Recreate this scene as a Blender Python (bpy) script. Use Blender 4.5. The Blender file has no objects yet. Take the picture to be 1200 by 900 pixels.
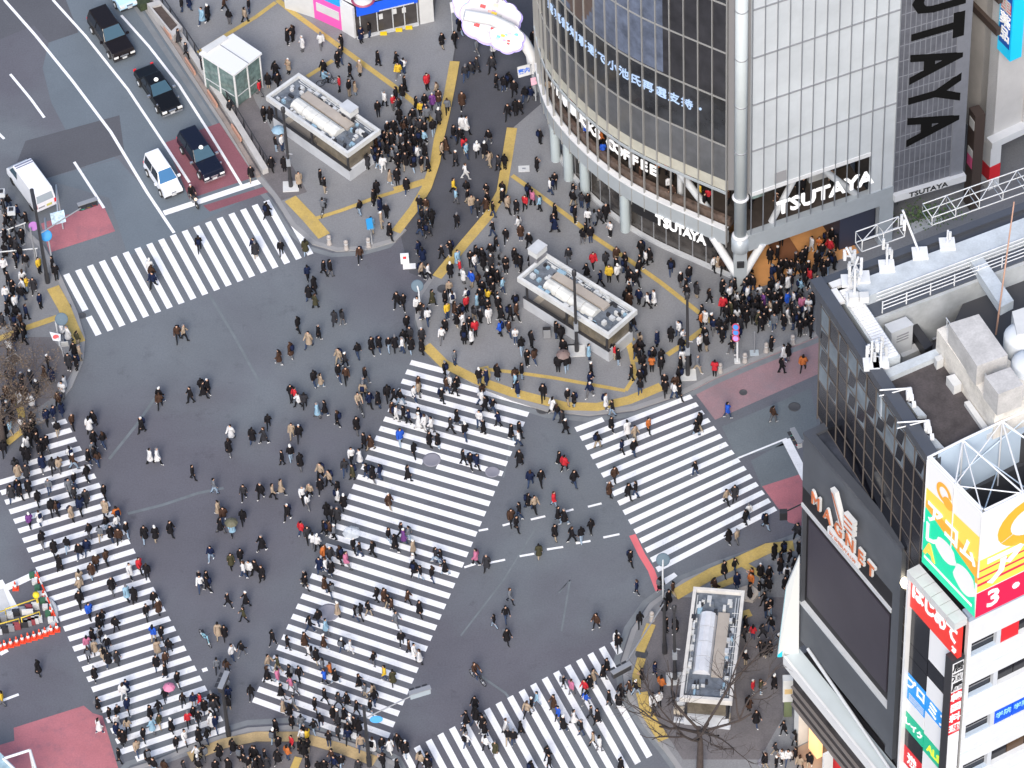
import bpy, bmesh, math, random
from math import sin, cos, pi, radians, sqrt, atan2
from mathutils import Vector, Matrix
random.seed(7)
S = bpy.context.scene
COL = S.collection
# ---------------- camera: an observation deck 228 m above the crossing ----------------
FPX, PITCH, ROLL, CAMH = 5167.3, 0.84982, 0.05213, 227.57
_F = Vector((0, cos(PITCH), -sin(PITCH)))
_R0 = Vector((1, 0, 0)); _D0 = Vector((0, -sin(PITCH), -cos(PITCH)))
_R = _R0 * cos(ROLL) + _D0 * sin(ROLL)
_D = _D0 * cos(ROLL) - _R0 * sin(ROLL)
_C = Vector((0, -CAMH / math.tan(PITCH), CAMH))
cd = bpy.data.cameras.new('camera'); cam = bpy.data.objects.new('camera', cd); COL.objects.link(cam)
cam.matrix_world = Matrix(((_R.x, -_D.x, -_F.x, _C.x), (_R.y, -_D.y, -_F.y, _C.y), (_R.z, -_D.z, -_F.z, _C.z), (0, 0, 0, 1)))
cd.sensor_width = 36; cd.lens = 36 * FPX / 1200; cd.clip_end = 3000; cd.clip_start = 5
S.camera = cam
# ---------------- light: bright hazy winter afternoon, the square itself in soft shade ----------------
SUN_EL, SUN_AZ = radians(42), radians(186)
w = bpy.data.worlds.new('World'); S.world = w; w.use_nodes = True
nt = w.node_tree; bg = nt.nodes['Background']
sky = nt.nodes.new('ShaderNodeTexSky'); sky.sky_type = 'NISHITA'; sky.sun_disc = False
sky.sun_elevation = SUN_EL; sky.sun_rotation = SUN_AZ; sky.air_density = 1.0; sky.dust_density = 2.5; sky.ozone_density = 1.0
nt.links.new(sky.outputs[0], bg.inputs[0]); bg.inputs[1].default_value = 0.125
sl = bpy.data.lights.new('sun', 'SUN'); sl.energy = 1.7; sl.angle = radians(20); sl.color = (1, 0.94, 0.87)
sun = bpy.data.objects.new('sun', sl); COL.objects.link(sun)
_sd = Vector((sin(SUN_AZ) * cos(SUN_EL), cos(SUN_AZ) * cos(SUN_EL), sin(SUN_EL)))
sun.rotation_euler = _sd.to_track_quat('Z', 'Y').to_euler(); sun.location = (0, 0, 80)
S.view_settings.view_transform = 'Standard'; S.view_settings.look = 'None'
S.view_settings.exposure = 0.92; S.view_settings.gamma = 1; S.view_settings.use_curve_mapping = False

# ---------------- helpers ----------------
def P(x, y, z=0.0):
    """point of the place seen at photo position (x, y), at height z"""
    v = _F * FPX + _R * (x - 600) + _D * (y - 450)
    t = (z - CAMH) / v.z
    p = _C + v * t
    return Vector((p.x, p.y, z))
def PJ(p):
    q = Vector(p) - _C; w_ = q.dot(_F)
    return 600 + FPX * q.dot(_R) / w_, 450 + FPX * q.dot(_D) / w_
def lin(c):
    return tuple((v / 12.92 if v <= .04045 else ((v + .055) / 1.055) ** 2.4) for v in c)
MATS = {}
def mat(name, col, rough=.7, metal=0, var=.0, scale=3.0, emit=0, spec=.5, bump=0, alpha=1, fine=0):
    if name in MATS: return MATS[name]
    m = bpy.data.materials.new(name); m.use_nodes = True; n = m.node_tree; b = n.nodes['Principled BSDF']
    b.inputs['Base Color'].default_value = (*col, 1); b.inputs['Roughness'].default_value = rough
    b.inputs['Metallic'].default_value = metal; b.inputs['Specular IOR Level'].default_value = spec
    if emit:
        b.inputs['Emission Color'].default_value = (*col, 1); b.inputs['Emission Strength'].default_value = emit
    if alpha < 1: b.inputs['Alpha'].default_value = alpha
    if var:
        g = n.nodes.new('ShaderNodeNewGeometry'); t = n.nodes.new('ShaderNodeTexNoise'); t.inputs['Scale'].default_value = 1 / scale
        t.inputs['Detail'].default_value = 8; t.inputs['Roughness'].default_value = .65
        n.links.new(g.outputs['Position'], t.inputs['Vector'])
        r = n.nodes.new('ShaderNodeMapRange'); r.inputs[1].default_value = .3; r.inputs[2].default_value = .7
        r.inputs[3].default_value = 1 - var; r.inputs[4].default_value = 1 + var
        n.links.new(t.outputs[0], r.inputs[0])
        h = n.nodes.new('ShaderNodeVectorMath'); h.operation = 'SCALE'; h.inputs[0].default_value = col
        n.links.new(r.outputs[0], h.inputs['Scale'])
        last = h.outputs[0]
        if fine:
            t2 = n.nodes.new('ShaderNodeTexNoise'); t2.inputs['Scale'].default_value = 9; t2.inputs['Detail'].default_value = 4
            n.links.new(g.outputs['Position'], t2.inputs['Vector'])
            r2 = n.nodes.new('ShaderNodeMapRange'); r2.inputs[1].default_value = .3; r2.inputs[2].default_value = .7
            r2.inputs[3].default_value = 1 - fine; r2.inputs[4].default_value = 1 + fine
            n.links.new(t2.outputs[0], r2.inputs[0])
            h2 = n.nodes.new('ShaderNodeVectorMath'); h2.operation = 'SCALE'
            n.links.new(last, h2.inputs[0]); n.links.new(r2.outputs[0], h2.inputs['Scale']); last = h2.outputs[0]
        n.links.new(last, b.inputs['Base Color'])
        if emit: n.links.new(last, b.inputs['Emission Color'])
    MATS[name] = m
    return m
class MB:
    """collects faces; build() links them as one mesh object"""
    def __init__(s): s.v = []; s.f = []; s.m = []; s.smooth = []
    def face(s, pts, mi=0, sm=False):
        i = len(s.v); s.v += [Vector(p) for p in pts]; s.f.append(tuple(range(i, i + len(pts)))); s.m.append(mi); s.smooth.append(sm); return s
    def raw(s, vs, fs, mi=0, sm=False, mx=None):
        i = len(s.v); s.v += [(mx @ Vector(p)) if mx else Vector(p) for p in vs]
        for f in fs: s.f.append(tuple(i + k for k in f)); s.m.append(mi); s.smooth.append(sm)
        return s
    def prism(s, poly, z0, z1, mi=0, mx=None, side=None):
        n = len(poly); vs = [(p[0], p[1], z0) for p in poly] + [(p[0], p[1], z1) for p in poly]
        a = sum(poly[i][0] * poly[(i + 1) % n][1] - poly[(i + 1) % n][0] * poly[i][1] for i in range(n))
        o = list(range(n)) if a > 0 else list(range(n))[::-1]
        fs = [tuple(n + k for k in o), tuple(o[::-1])] + [(o[i], o[(i + 1) % n], n + o[(i + 1) % n], n + o[i]) for i in range(n)]
        k = len(s.f); s.raw(vs, fs, mi, False, mx)
        if side is not None:
            for j in range(k + 2, len(s.f)): s.m[j] = side
        return s
    def box(s, c, d, mi=0, mx=None):
        x, y, z = c; a, b, h = d[0] / 2, d[1] / 2, d[2] / 2
        return s.prism([(x - a, y - b), (x + a, y - b), (x + a, y + b), (x - a, y + b)], z - h, z + h, mi, mx)
    def obox(s, a, b, wd, z0, z1, mi=0):
        """box along the plan segment a-b, of width wd"""
        a = Vector(a[:2]); b = Vector(b[:2]); d = (b - a).normalized(); n = Vector((-d.y, d.x)) * wd / 2
        return s.prism([a - n, b - n, b + n, a + n], z0, z1, mi)
    def tube(s, pts, r, mi=0, seg=8, r2=None, caps=True, mx=None, sm=True):
        pts = [Vector(p) for p in pts]; n = len(pts); rings = []; up = None
        for i, p in enumerate(pts):
            d = (pts[min(i + 1, n - 1)] - pts[max(i - 1, 0)]).normalized()
            if up is None: up = Vector((0, 0, 1)) if abs(d.z) < .9 else Vector((1, 0, 0))
            u = d.cross(up).normalized(); v = u.cross(d).normalized(); up = v
            rr = r if r2 is None else r + (r2 - r) * i / (n - 1)
            if isinstance(r, (list, tuple)): rr = r[i]
            rings.append([p + (u * cos(2 * pi * k / seg) + v * sin(2 * pi * k / seg)) * rr for k in range(seg)])
        vs = [q for g in rings for q in g]; fs = []
        for i in range(n - 1):
            for k in range(seg):
                a, b = i * seg + k, i * seg + (k + 1) % seg
                fs.append((a, b, b + seg, a + seg))
        s.raw(vs, fs, mi, sm, mx)
        if caps:
            s.raw(rings[0], [tuple(range(seg))[::-1]], mi, False, mx); s.raw(rings[-1], [tuple(range(seg))], mi, False, mx)
        return s
    def lathe(s, prof, c=(0, 0, 0), seg=12, mi=0, mx=None, sm=True):
        vs = []; fs = []
        for r, z in prof:
            vs += [(c[0] + r * cos(2 * pi * k / seg), c[1] + r * sin(2 * pi * k / seg), c[2] + z) for k in range(seg)]
        for i in range(len(prof) - 1):
            for k in range(seg):
                a, b = i * seg + k, i * seg + (k + 1) % seg; fs.append((a, b, b + seg, a + seg))
        fs.append(tuple(range((len(prof) - 1) * seg, len(prof) * seg))); fs.append(tuple(range(seg))[::-1])
        return s.raw(vs, fs, mi, sm, mx)
    def disc(s, c, nrm, r, th, mi=0, seg=20, sy=1):
        nrm = Vector(nrm).normalized(); q = nrm.to_track_quat('Z', 'Y').to_matrix().to_4x4(); q.translation = Vector(c)
        poly = [(r * cos(2 * pi * k / seg), r * sy * sin(2 * pi * k / seg)) for k in range(seg)]
        return s.prism(poly, -th / 2, th / 2, mi, q)
    def ribbon(s, path, wd, z0, z1, mi=0):
        p = [Vector(q[:2]) for q in path]; n = len(p); L = []; R = []
        for i in range(n):
            d = (p[min(i + 1, n - 1)] - p[max(i - 1, 0)]).normalized(); nn = Vector((-d.y, d.x)) * wd / 2
            L.append(p[i] + nn); R.append(p[i] - nn)
        for i in range(n - 1):
            a, b, c, d = R[i], R[i + 1], L[i + 1], L[i]
            if z1 - z0 < .001: s.face([(a.x, a.y, z1), (b.x, b.y, z1), (c.x, c.y, z1), (d.x, d.y, z1)], mi)
            else: s.prism([a, b, c, d], z0, z1, mi)
        return s
    def sheet(s, poly, z, mi=0):
        n = len(poly); a = sum(poly[i][0] * poly[(i + 1) % n][1] - poly[(i + 1) % n][0] * poly[i][1] for i in range(n))
        if a < 0: poly = poly[::-1]
        return s.face([(p[0], p[1], z) for p in poly], mi)
    def build(s, name, mats, parent=None, tri=False):
        me = bpy.data.meshes.new(name)
        off = Vector(parent['_o']) if parent and '_o' in parent else (Vector((0, 0, 0)))
        me.from_pydata([tuple(p - off) for p in s.v], [], s.f)
        if not isinstance(mats, (list, tuple)): mats = [mats]
        for m in mats: me.materials.append(m)
        me.polygons.foreach_set('material_index', [min(k, len(mats) - 1) for k in s.m]); me.polygons.foreach_set('use_smooth', s.smooth)
        me.update()
        o = bpy.data.objects.new(name, me); COL.objects.link(o)
        if parent: o.parent = parent
        return o
    def own(s, name, mats, label, cat, group=None, loc=None):
        """a thing that is one mesh, origin at its base"""
        if loc is None:
            n = len(s.v); loc = Vector((sum(p.x for p in s.v) / n, sum(p.y for p in s.v) / n, min(p.z for p in s.v)))
        loc = Vector(loc); s.v = [p - loc for p in s.v]
        o = s.build(name, mats); o.location = loc; return tag(o, label, cat, group)
    def struct(s, name, mats):
        o = s.build(name, mats); o['kind'] = 'structure'; return o
def tag(o, label, cat, group=None):
    o['label'] = label; o['category'] = cat
    if group: o['group'] = group
    return o
def thing(name, label, cat, loc, group=None, rz=0, local=False):
    """an Empty at the base; parts are given in world coordinates unless local"""
    o = bpy.data.objects.new(name, None); COL.objects.link(o); o.location = loc; o.rotation_euler = (0, 0, rz)
    o.empty_display_size = .3
    if not local: o['_o'] = tuple(loc)
    return tag(o, label, cat, group)
def finish():
    for o in bpy.data.objects:
        if '_o' in o: del o['_o']
def copy_tree(o, parent=None):
    c = o.copy(); COL.objects.link(c)
    if parent: c.parent = parent
    for ch in list(o.children): copy_tree(ch, c)
    return c
def text_faces(body, size=1.0, depth=.05, bold=0.0, shear=0):
    """a text's mesh, lying in XY, centred"""
    cu = bpy.data.curves.new('t', 'FONT'); cu.body = body; cu.size = size; cu.extrude = depth; cu.offset = bold
    cu.align_x = 'CENTER'; cu.align_y = 'CENTER'; cu.resolution_u = 2; cu.shear = shear
    o = bpy.data.objects.new('t', cu); COL.objects.link(o)
    bpy.context.view_layer.update()
    me = bpy.data.meshes.new_from_object(o.evaluated_get(bpy.context.evaluated_depsgraph_get()))
    vs = [v.co.copy() for v in me.vertices]; fs = [tuple(p.vertices) for p in me.polygons]
    bpy.data.objects.remove(o); bpy.data.curves.remove(cu); bpy.data.meshes.remove(me)
    return vs, fs
def wall_mx(origin, along, up=(0, 0, 1)):
    """XY text plane -> wall: x along, y up, z outward"""
    x = Vector(along).normalized(); y = Vector(up).normalized(); z = x.cross(y).normalized()
    m = Matrix((x, y, z)).transposed().to_4x4(); m.translation = Vector(origin); return m
def put_text(mb, body, origin, along, size, mi=0, depth=.04, bold=0, sx=1, sy=1, up=(0, 0, 1), shear=0):
    vs, fs = text_faces(body, size, depth, bold, shear)
    m = wall_mx(origin, along, up) @ Matrix.Diagonal((sx, sy, 1, 1))
    return mb.raw(vs, fs, mi, False, m)
# ---------------- materials ----------------
def asphalt(name, c1, c2, sc, fine=.1):
    m = mat(name, c1, .9, var=.1, scale=sc, fine=fine); n = m.node_tree; b = n.nodes['Principled BSDF']
    g = n.nodes.new('ShaderNodeNewGeometry'); t = n.nodes.new('ShaderNodeTexNoise'); t.inputs['Scale'].default_value = .06; t.inputs['Detail'].default_value = 5
    t.inputs['Distortion'].default_value = .6
    n.links.new(g.outputs['Position'], t.inputs['Vector']); r = n.nodes.new('ShaderNodeMapRange'); r.inputs[1].default_value = .40; r.inputs[2].default_value = .60
    n.links.new(t.outputs[0], r.inputs[0]); mx = n.nodes.new('ShaderNodeMix'); mx.data_type = 'RGBA'
    mx.inputs['A'].default_value = (*c1, 1); mx.inputs['B'].default_value = (*c2, 1); n.links.new(r.outputs[0], mx.inputs['Factor'])
    # oil-dark blotches and tyre wear
    t3 = n.nodes.new('ShaderNodeTexNoise'); t3.inputs['Scale'].default_value = .55; t3.inputs['Detail'].default_value = 7; t3.inputs['Roughness'].default_value = .7
    n.links.new(g.outputs['Position'], t3.inputs['Vector']); r3 = n.nodes.new('ShaderNodeMapRange'); r3.inputs[1].default_value = .60; r3.inputs[2].default_value = .74; r3.inputs[3].default_value = 1; r3.inputs[4].default_value = .72
    n.links.new(t3.outputs[0], r3.inputs[0])
    sc1 = [x for x in n.nodes if x.bl_idname == 'ShaderNodeVectorMath'][0]; n.links.new(mx.outputs['Result'], sc1.inputs[0])
    last = b.inputs['Base Color'].links[0].from_socket; h = n.nodes.new('ShaderNodeVectorMath'); h.operation = 'SCALE'
    n.links.new(last, h.inputs[0]); n.links.new(r3.outputs[0], h.inputs['Scale']); n.links.new(h.outputs[0], b.inputs['Base Color'])
    return m
asph = asphalt('asphalt', (.100, .100, .120), (.126, .140, .158), 7)
asph_l = mat('asphalt_light', (.120, .145, .170), .9, var=.10, scale=6, fine=.08)
asph_d = mat('asphalt_dark', (.082, .085, .098), .9, var=.12, scale=6, fine=.10)
lane_street = mat('asphalt_street', (.068, .070, .082), .9, var=.14, scale=5, fine=.10)
pave = mat('paving', (.20, .204, .214), .85, var=.12, scale=5, fine=.10)
pave_d = mat('paving_worn', (.135, .126, .132), .85, var=.16, scale=4, fine=.12)
kerbm = mat('kerb_stone', (.26, .26, .265), .8, var=.1, scale=1.5)
paint = mat('road_paint', (.78, .79, .81), .6, var=.08, scale=1.2, fine=.05)
def wear(m, under, lo=.56, hi=.72, amt=.55, sc=1.6):
    n = m.node_tree; b = n.nodes['Principled BSDF']; g = n.nodes.new('ShaderNodeNewGeometry'); t = n.nodes.new('ShaderNodeTexNoise'); t.inputs['Scale'].default_value = sc; t.inputs['Detail'].default_value = 10; t.inputs['Roughness'].default_value = .8
    n.links.new(g.outputs['Position'], t.inputs['Vector']); r = n.nodes.new('ShaderNodeMapRange'); r.inputs[1].default_value = lo; r.inputs[2].default_value = hi; r.inputs[4].default_value = amt; n.links.new(t.outputs[0], r.inputs[0])
    mx = n.nodes.new('ShaderNodeMix'); mx.data_type = 'RGBA'; n.links.new(r.outputs[0], mx.inputs['Factor']); n.links.new(b.inputs['Base Color'].links[0].from_socket, mx.inputs['A']); mx.inputs['B'].default_value = (*under, 1); n.links.new(mx.outputs['Result'], b.inputs['Base Color'])
wear(paint, (.16, .17, .19))
yel = mat('tactile_yellow', (.46, .33, .10), .75, var=.12, scale=1.2, fine=.1)
yel_w = mat('tactile_worn', (.42, .31, .16), .8, var=.15, scale=1.5, fine=.1)
pink = mat('road_pink', (.38, .135, .155), .85, var=.12, scale=3, fine=.10)
pink_w = mat('road_pink_worn', (.27, .17, .185), .85, var=.14, scale=3, fine=.1)
wear(pink, (.17, .10, .13), .5, .7, .7, .7); wear(pink_w, (.17, .16, .18), .45, .7, .6, .6); wear(yel, (.22, .2, .17), .52, .75, .5, 1.2)
maroon = mat('road_maroon', (.20, .075, .095), .85, var=.12, scale=3, fine=.1)
redstrip = mat('road_red', (.66, .15, .17), .8, var=.08)
white = mat('white_metal', (.66, .67, .68), .45, var=.05, scale=1)
offw = mat('off_white', (.54, .55, .55), .6, var=.08, scale=1)
grey = mat('grey_metal', (.30, .31, .33), .5, .3)
lgrey = mat('light_grey', (.48, .50, .52), .55, var=.07, scale=1)
dark = mat('dark_metal', (.045, .045, .05), .45, .3)
black = mat('black_matt', (.012, .012, .014), .6)
rubber = mat('rubber', (.02, .02, .02), .85)
glass_d = mat('dark_glass', (.02, .026, .036), .08, spec=.8)
red = mat('sign_red', (.66, .02, .03), .5)
orange = mat('orange', (.72, .25, .02), .55)
yellow = mat('yellow', (.75, .55, .02), .5)
blue = mat('sign_blue', (.01, .12, .62), .5)
lblue = mat('light_blue', (.10, .45, .75), .5)
green = mat('sign_green', (.01, .50, .27), .5)
# ---------------- ground ----------------
def px(l, z=0.0): return [P(a, b, z) for a, b in l]
g = MB(); g.sheet([(-900, -600), (900, -600), (900, 1200), (-900, 1200)], 0); g.struct('ground', asph)
m = MB()
for q in [[(68,-20),(170,-20),(232,100),(302,206),(310,222),(205,275),(172,225),(130,155),(92,38)],
          [(52,210),(138,186),(172,225),(205,275),(150,300),(128,232)]]:
    m.sheet(px(q), .004)
m.sheet(px([(57,50),(92,38),(130,155),(135,186),(100,196),(60,120),(50,80)]), .003)
m.struct('road_lane', asph_l)
m = MB(); m.sheet(px([(-60,-40),(62,-40),(92,38),(57,50),(40,30),(-60,70)]), .005)
m.sheet(px([(30,165),(140,135),(146,180),(52,210),(20,190)]), .005); m.struct('road_patch', asph_d)
m = MB(); m.sheet(px([(470,278),(488,246),(510,195),(520,140),(530,60),(548,-30),(650,-30),(640,120),(603,148),(590,225),(550,285),(507,330),(480,320)]), .006)
m.struct('side_street', lane_street)
wear(pave, (.10, .10, .11), .50, .74, .45, .8); wear(pave_d, (.07, .065, .07), .48, .72, .5, .9); wear(asph, (.055, .055, .07), .56, .78, .5, .5); wear(asph_l, (.07, .085, .10), .55, .78, .5, .6)
seam = mat('road_seam', (.135, .155, .17), .9, var=.2, scale=1)
m = MB()
for q, w_ in [([(245,345),(275,395),(305,450)], .18), ([(128,538),(160,498),(182,466)], .2), ([(150,602),(190,592),(232,578),(262,572)], .22), ([(540,745),(590,680),(632,612)], .12),
              ([(560,790),(592,812),(600,822)], .15), ([(655,695),(668,680),(658,740)], .12), ([(605,480),(590,560)], .1)]:
    m.ribbon(px(q), w_, .009, .009)
m.struct('road_seam_lines', seam)
m = MB()
m.sheet(px([(880,540),(925,515),(945,560),(942,560),(893,572)]), .004); m.sheet(px([(846,500),(950,455),(960,510),(864,537)]), .004)
m.struct('road_repair', mat('asphalt_repair', (.125, .145, .16), .9, var=.12, scale=4, fine=.1))
# pavements
K1 = [(130,-60),(165,0),(232,100),(302,206),(322,229),(343,262),(368,284),(395,292),(430,290),(462,281),(474,268)]
PV1 = K1 + [(488,244),(510,192),(520,136),(532,62),(550,-60)]
K2 = [(507,324),(492,345),(489,370),(497,400),(522,428),(560,450),(602,467),(640,479),(690,484),(742,478),(800,459),(842,438),(880,422),(950,394),(1120,325)]
PV2 = K2 + [(1400,215),(1400,-60),(660,-60),(636,120),(602,149),(588,225),(548,287)]
K3 = [(-80,215),(-20,235),(20,262),(48,288),(68,322),(88,366),(97,396),(95,422),(82,452),(55,488),(22,506),(-80,530)]
K4 = [(100,960),(150,903),(186,892),(232,872),(290,855),(340,852),(385,864),(430,879),(466,897),(500,960)]
K5 = [(1120,560),(930,634),(852,661),(802,681),(764,708),(743,738),(731,775),(736,812),(756,848),(782,880),(800,905),(815,990)]
m = MB()
for q in (PV1, PV2, K3, K4, K5 + [(1120,990)]): m.prism([p.to_2d() for p in px(q, .12)], -.3, .12)
m.struct('pavement', pave)
m = MB()
for q in (K1, K2, K3, K4, K5): m.ribbon(px(q, .12), .34, -.2, .128)
m.struct('kerb', kerbm)
gut = MB()
for q, d in ((K1, (-6, 7)), (K2, (0, 8)), (K5, (-8, -2)), (K4, (0, -8))): gut.ribbon(px([(a + d[0], b + d[1]) for a, b in q]), .42, .007, .007)
gut.struct('gutter', mat('gutter', (.165, .18, .195), .85, var=.15, scale=1))
# darker worn paving
m = MB()
m.sheet(px([(232,62),(265,150),(330,235),(360,225),(300,120),(275,60)], .12), .124)
m.sheet(px([(785,700),(760,735),(745,775),(750,815),(775,850),(800,890),(890,890),(940,800),(930,700)], .12), .124)
m.sheet(px([(180,900),(240,878),(300,864),(350,862),(420,884),(450,905),(440,950),(160,950)], .12), .124)
m.sheet(px([(-60,395),(60,395),(88,430),(70,460),(20,495),(-60,510)], .12), .124)
m.struct('pavement_worn', pave_d)
# ---------------- painted markings ----------------
def zebra(L0, Ln, n, R0, Rn, i0, i1, clip=None):
    L0, Ln, R0, Rn = [P(*q) for q in (L0, Ln, R0, Rn)]; dL = (Ln - L0) / n; dR = (Rn - R0) / n
    z = MB(); rr = random.Random(3)
    for i in range(i0, i1 + 1):
        a, b = L0 + dL * i, R0 + dR * i; c, d = b + dR * .5, a + dL * .5
        segs = [(0, 1)]
        if clip and i in clip: segs = clip[i]
        for s0, s1 in segs: z.sheet([a.lerp(b, s0), a.lerp(b, s1), d.lerp(c, s1), d.lerp(c, s0)], .012)
    z.struct('zebra_crossing', paint)
# near the scramble's north-west: stripes run down, ends given by their upper and lower edges
T2, T17 = P(88, 317.5), P(295, 241.5); dT = (T17 - T2) / 15
B2, B14 = P(133, 386), P(299, 323); dB = (B14 - B2) / 12
z = MB()
for i in range(1, 20):
    t = T2 + dT * (i - 2); b = B2 + dB * (i - 2)
    for s0, s1 in ([(0, .60), (.70, 1)] if i == 1 else [(0, 1)]):
        q = [t, t + dT * .5, b, b - dB * .5]
        z.sheet([q[0].lerp(q[3], s0), q[1].lerp(q[2], s0), q[1].lerp(q[2], s1), q[0].lerp(q[3], s1)], .012)
z.struct('zebra_crossing', paint)
zebra((451.5,488), (354.75,695.3), 18, (600.4,529.2), (507,745.2), -6, 28,
      {-6: [(0,.31)], 3: [(0,.41),(.52,1)], 28: [(0, .8)], 2: [(0,.9),(.96,1)]})
zebra((673,500.9), (735.8,609.3), 10, (801.75,453.1), (871.5,545.9), 0, 15, {0: [(0, .25)]})
zebra((4.9,586.1), (106.6,805.5), 19, (110.2,554.9), (221.7,768.2), -6, 26, {-6: [(.84,1)], -5: [(.72,1)], -4: [(.62,1)], -3: [(.4,1)], 26: [(.1,1)], 21: [(0,.6),(.76,1)]})
a0, a1 = P(688.4, 767.8), P(567.1, 832.8); dA = (a1 - a0) / 9; bb0, bb1 = P(757.8, 888.9), P(743.3, 896.7); dBb = bb1 - bb0
z = MB()
for i in range(-2, 18):
    t = a0 + dA * i; b = bb0 + dA * i * 1.0
    q = [t - dA * .5, t, b, b - dA * .5]; s1 = {-2: .12, -1: .24}.get(i, 1)
    b2 = [q[1].lerp(q[2], s1), q[0].lerp(q[3], s1)]
    z.sheet([q[0], q[1], b2[0], b2[1]], .012)
z.struct('zebra_crossing', paint)
zz_ = .012; z = MB(); z.sheet(px([(778,678),(790,671),(794,675),(780,685)]), .012)
for q, w_ in [([(5,0),(42,42),(85,95),(130,155),(172,225),(204,273)], .22), ([(62,0),(100,42),(150,105),(190,165),(222,214)], .2), ([(142,18),(175,55),(210,100),(245,155),(283,217)], .2),
              ([(192,250),(307,212)], .5), ([(12,87),(36,116),(52,138)], .2), ([(87,190),(122,244)], .2), ([(-10,148),(5,163)], .2),
              ([(865,537),(922,514)], .14), ([(921,515),(945,562)], .6), ([(-10,697),(44,672)], .55), ([(-6,683),(16,722)], 1.1),  ([(-2,823),(22,814)], .2),
              ([(0,755+12),(9,762)], .3)]:
    zz_ += .0015; z.ribbon(px(q), w_, zz_, zz_)
for x0, y0, x1, y1 in [(609,652,626,649),(641,644,660,641),(675,637,692,634),(707,630,726,626),(622,609,639,605),(661,600,672,597),(689,594,705,590),(544,665,557,661),(572,660,592,656),(561,622,572,620),(589,616,600,613)]:
    z.ribbon(px([(x0, y0), (x1, y1)]), .17, .013, .013)
z.ribbon(px([(237,786),(243,784)]), .3, .013, .013)
z.struct('road_markings', paint)
z = MB(); z.sheet(px([(48,262),(120,238),(135,271),(58,296)]), .006); z.sheet(px([(16,853),(98,827),(109,836),(120,839),(140,905),(130,930),(-40,950),(-40,880),(0,873),(17,868)]), .006)
z.sheet(px([(893,570),(940,555),(1000,560),(970,625),(924,612)]), .007); z.struct('pink_road_surface', pink)
z = MB(); z.sheet(px([(808,452),(846,430),(990,376),(1000,420),(838,492)]), .006); z.struct('faded_pink_road_surface', pink_w)
z = MB(); z.sheet(px([(194,167),(257,144),(303,206),(222,233)]), .008); z.sheet(px([(238,241),(312,218),(318,224),(246,248)]), .008); z.struct('maroon_road_surface', maroon)
z = MB(); z.ribbon(px([(741,627),(752,650),(763,668),(772,692)]), .45, .008, .008); z.struct('red_road_strip', redstrip)
# tactile paving
z = MB()
Z_ = .128
for q, w_ in [([(499,405),(520,426),(560,446),(600,460),(662,476),(700,477),(737,469),(775,453)], .75),
              ([(560,432),(600,436),(650,443),(700,452),(733,458)], .3), ([(733,458),(745,440),(738,410),(733,398)], .3),
              ([(728,392),(738,402)], 1.0), ([(748,424),(742,413),(735,398)], .4), ([(782,416),(803,402),(825,385)], .4),
              ([(325,0),(345,16),(405,60),(460,100),(485,120),(506,142)], .42), ([(323,3),(300,20),(267,40),(232,62)], .34), ([(390,71),(360,90)], .34),
              ([(533,72),(528,100),(521,135),(514,165),(510,190),(500,220),(485,245),(464,272)], .72),
              ([(600,150),(596,175),(588,225),(573,252),(545,285),(512,325)], .75),
              ([(600,206),(627,225),(670,257),(692,275),(740,307),(775,332),(817,365),(837,380)], .36),
              ([(340,233),(362,256),(380,277)], .95), ([(368,257),(400,247),(440,232),(470,223)], .32), ([(462,223),(482,218),(498,213)], .6),
              ([(62,337),(75,360),(85,385),(93,402)], .9), ([(-20,405),(30,385),(68,372)], .5),
              ([(17,462),(25,484),(27,505),(8,520)], .5),
              ([(930,640),(900,643),(868,658),(835,672),(790,698)], .9), ([(835,690),(862,679)], .5), ([(868,660),(895,676)], .5), ([(872,716),(876,724)], .7),
              ([(565,455),(571,440),(568,430)], .5), ([(350,888),(343,905)], .5)]:
    Z_ += .0022; z.ribbon(px(q, .12), w_, Z_, Z_)
# stepped band by the lower right kerb
for k in range(7):
    Z_ += .0022; z.ribbon(px([(763 - k * 1.9, 732 + k * 4.6), (763 - k * 1.9 - 1.6, 736.8 + k * 4.6)], .12), .62 , Z_, Z_)
Z_ += .003; z.ribbon(px([(752,772),(746,792),(746,806)], .12), .55, Z_, Z_); Z_ += .003; z.ribbon(px([(752,812),(757,835),(778,868)], .12), .75, Z_, Z_)
z.struct('tactile_paving', yel)
z = MB(); z.ribbon(px([(222,888),(262,872),(300,864),(350,864),(400,878),(440,893)], .12), .8, Z_, Z_); z.struct('tactile_paving_worn', yel_w)
# manhole covers, set in the road
def manhole(x, y, r, lab, zz=.016, m_=None):
    q = MB(); c = P(x, y); q.lathe([(r, 0), (r, .006), (r * .82, .006), (r * .8, .002), (0.01, .002)], (0, 0, 0), 20)
    o = q.build('manhole_cover', m_ or mat('cover_iron', (.085, .085, .09), .6, .3, var=.1)); o.location = (c.x, c.y, zz); tag(o, lab, 'manhole cover', 'manhole covers')
mg = mat('cover_grey', (.22, .22, .26), .7, var=.1)
manhole(506, 539, .62, 'large grey manhole cover in middle of the diagonal zebra crossing', m_=mg)
manhole(577, 553, .5, 'faint grey manhole cover at right edge of the diagonal zebra crossing', m_=mg)
manhole(871, 460, .28, 'small dark manhole cover on faded pink road surface')
manhole(931, 477, .42, 'dark round manhole cover on grey road right of the blue coat')
manhole(636, 480, .45, 'dark brown utility cover beside top right corner of diagonal crossing')
manhole(78, 361, .36, 'dark cover across the yellow tactile strip on left pavement', .134)
manhole(752, 768, .42, 'grey round cover in the yellow strip by lower right kerb', .134)
manhole(519, 340, .4, 'grey round cover near the round mirror at tip of plaza', .134)
manhole(385, 718, .75, 'wide grey cover across the lower diagonal crossing stripes', m_=mg)
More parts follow.
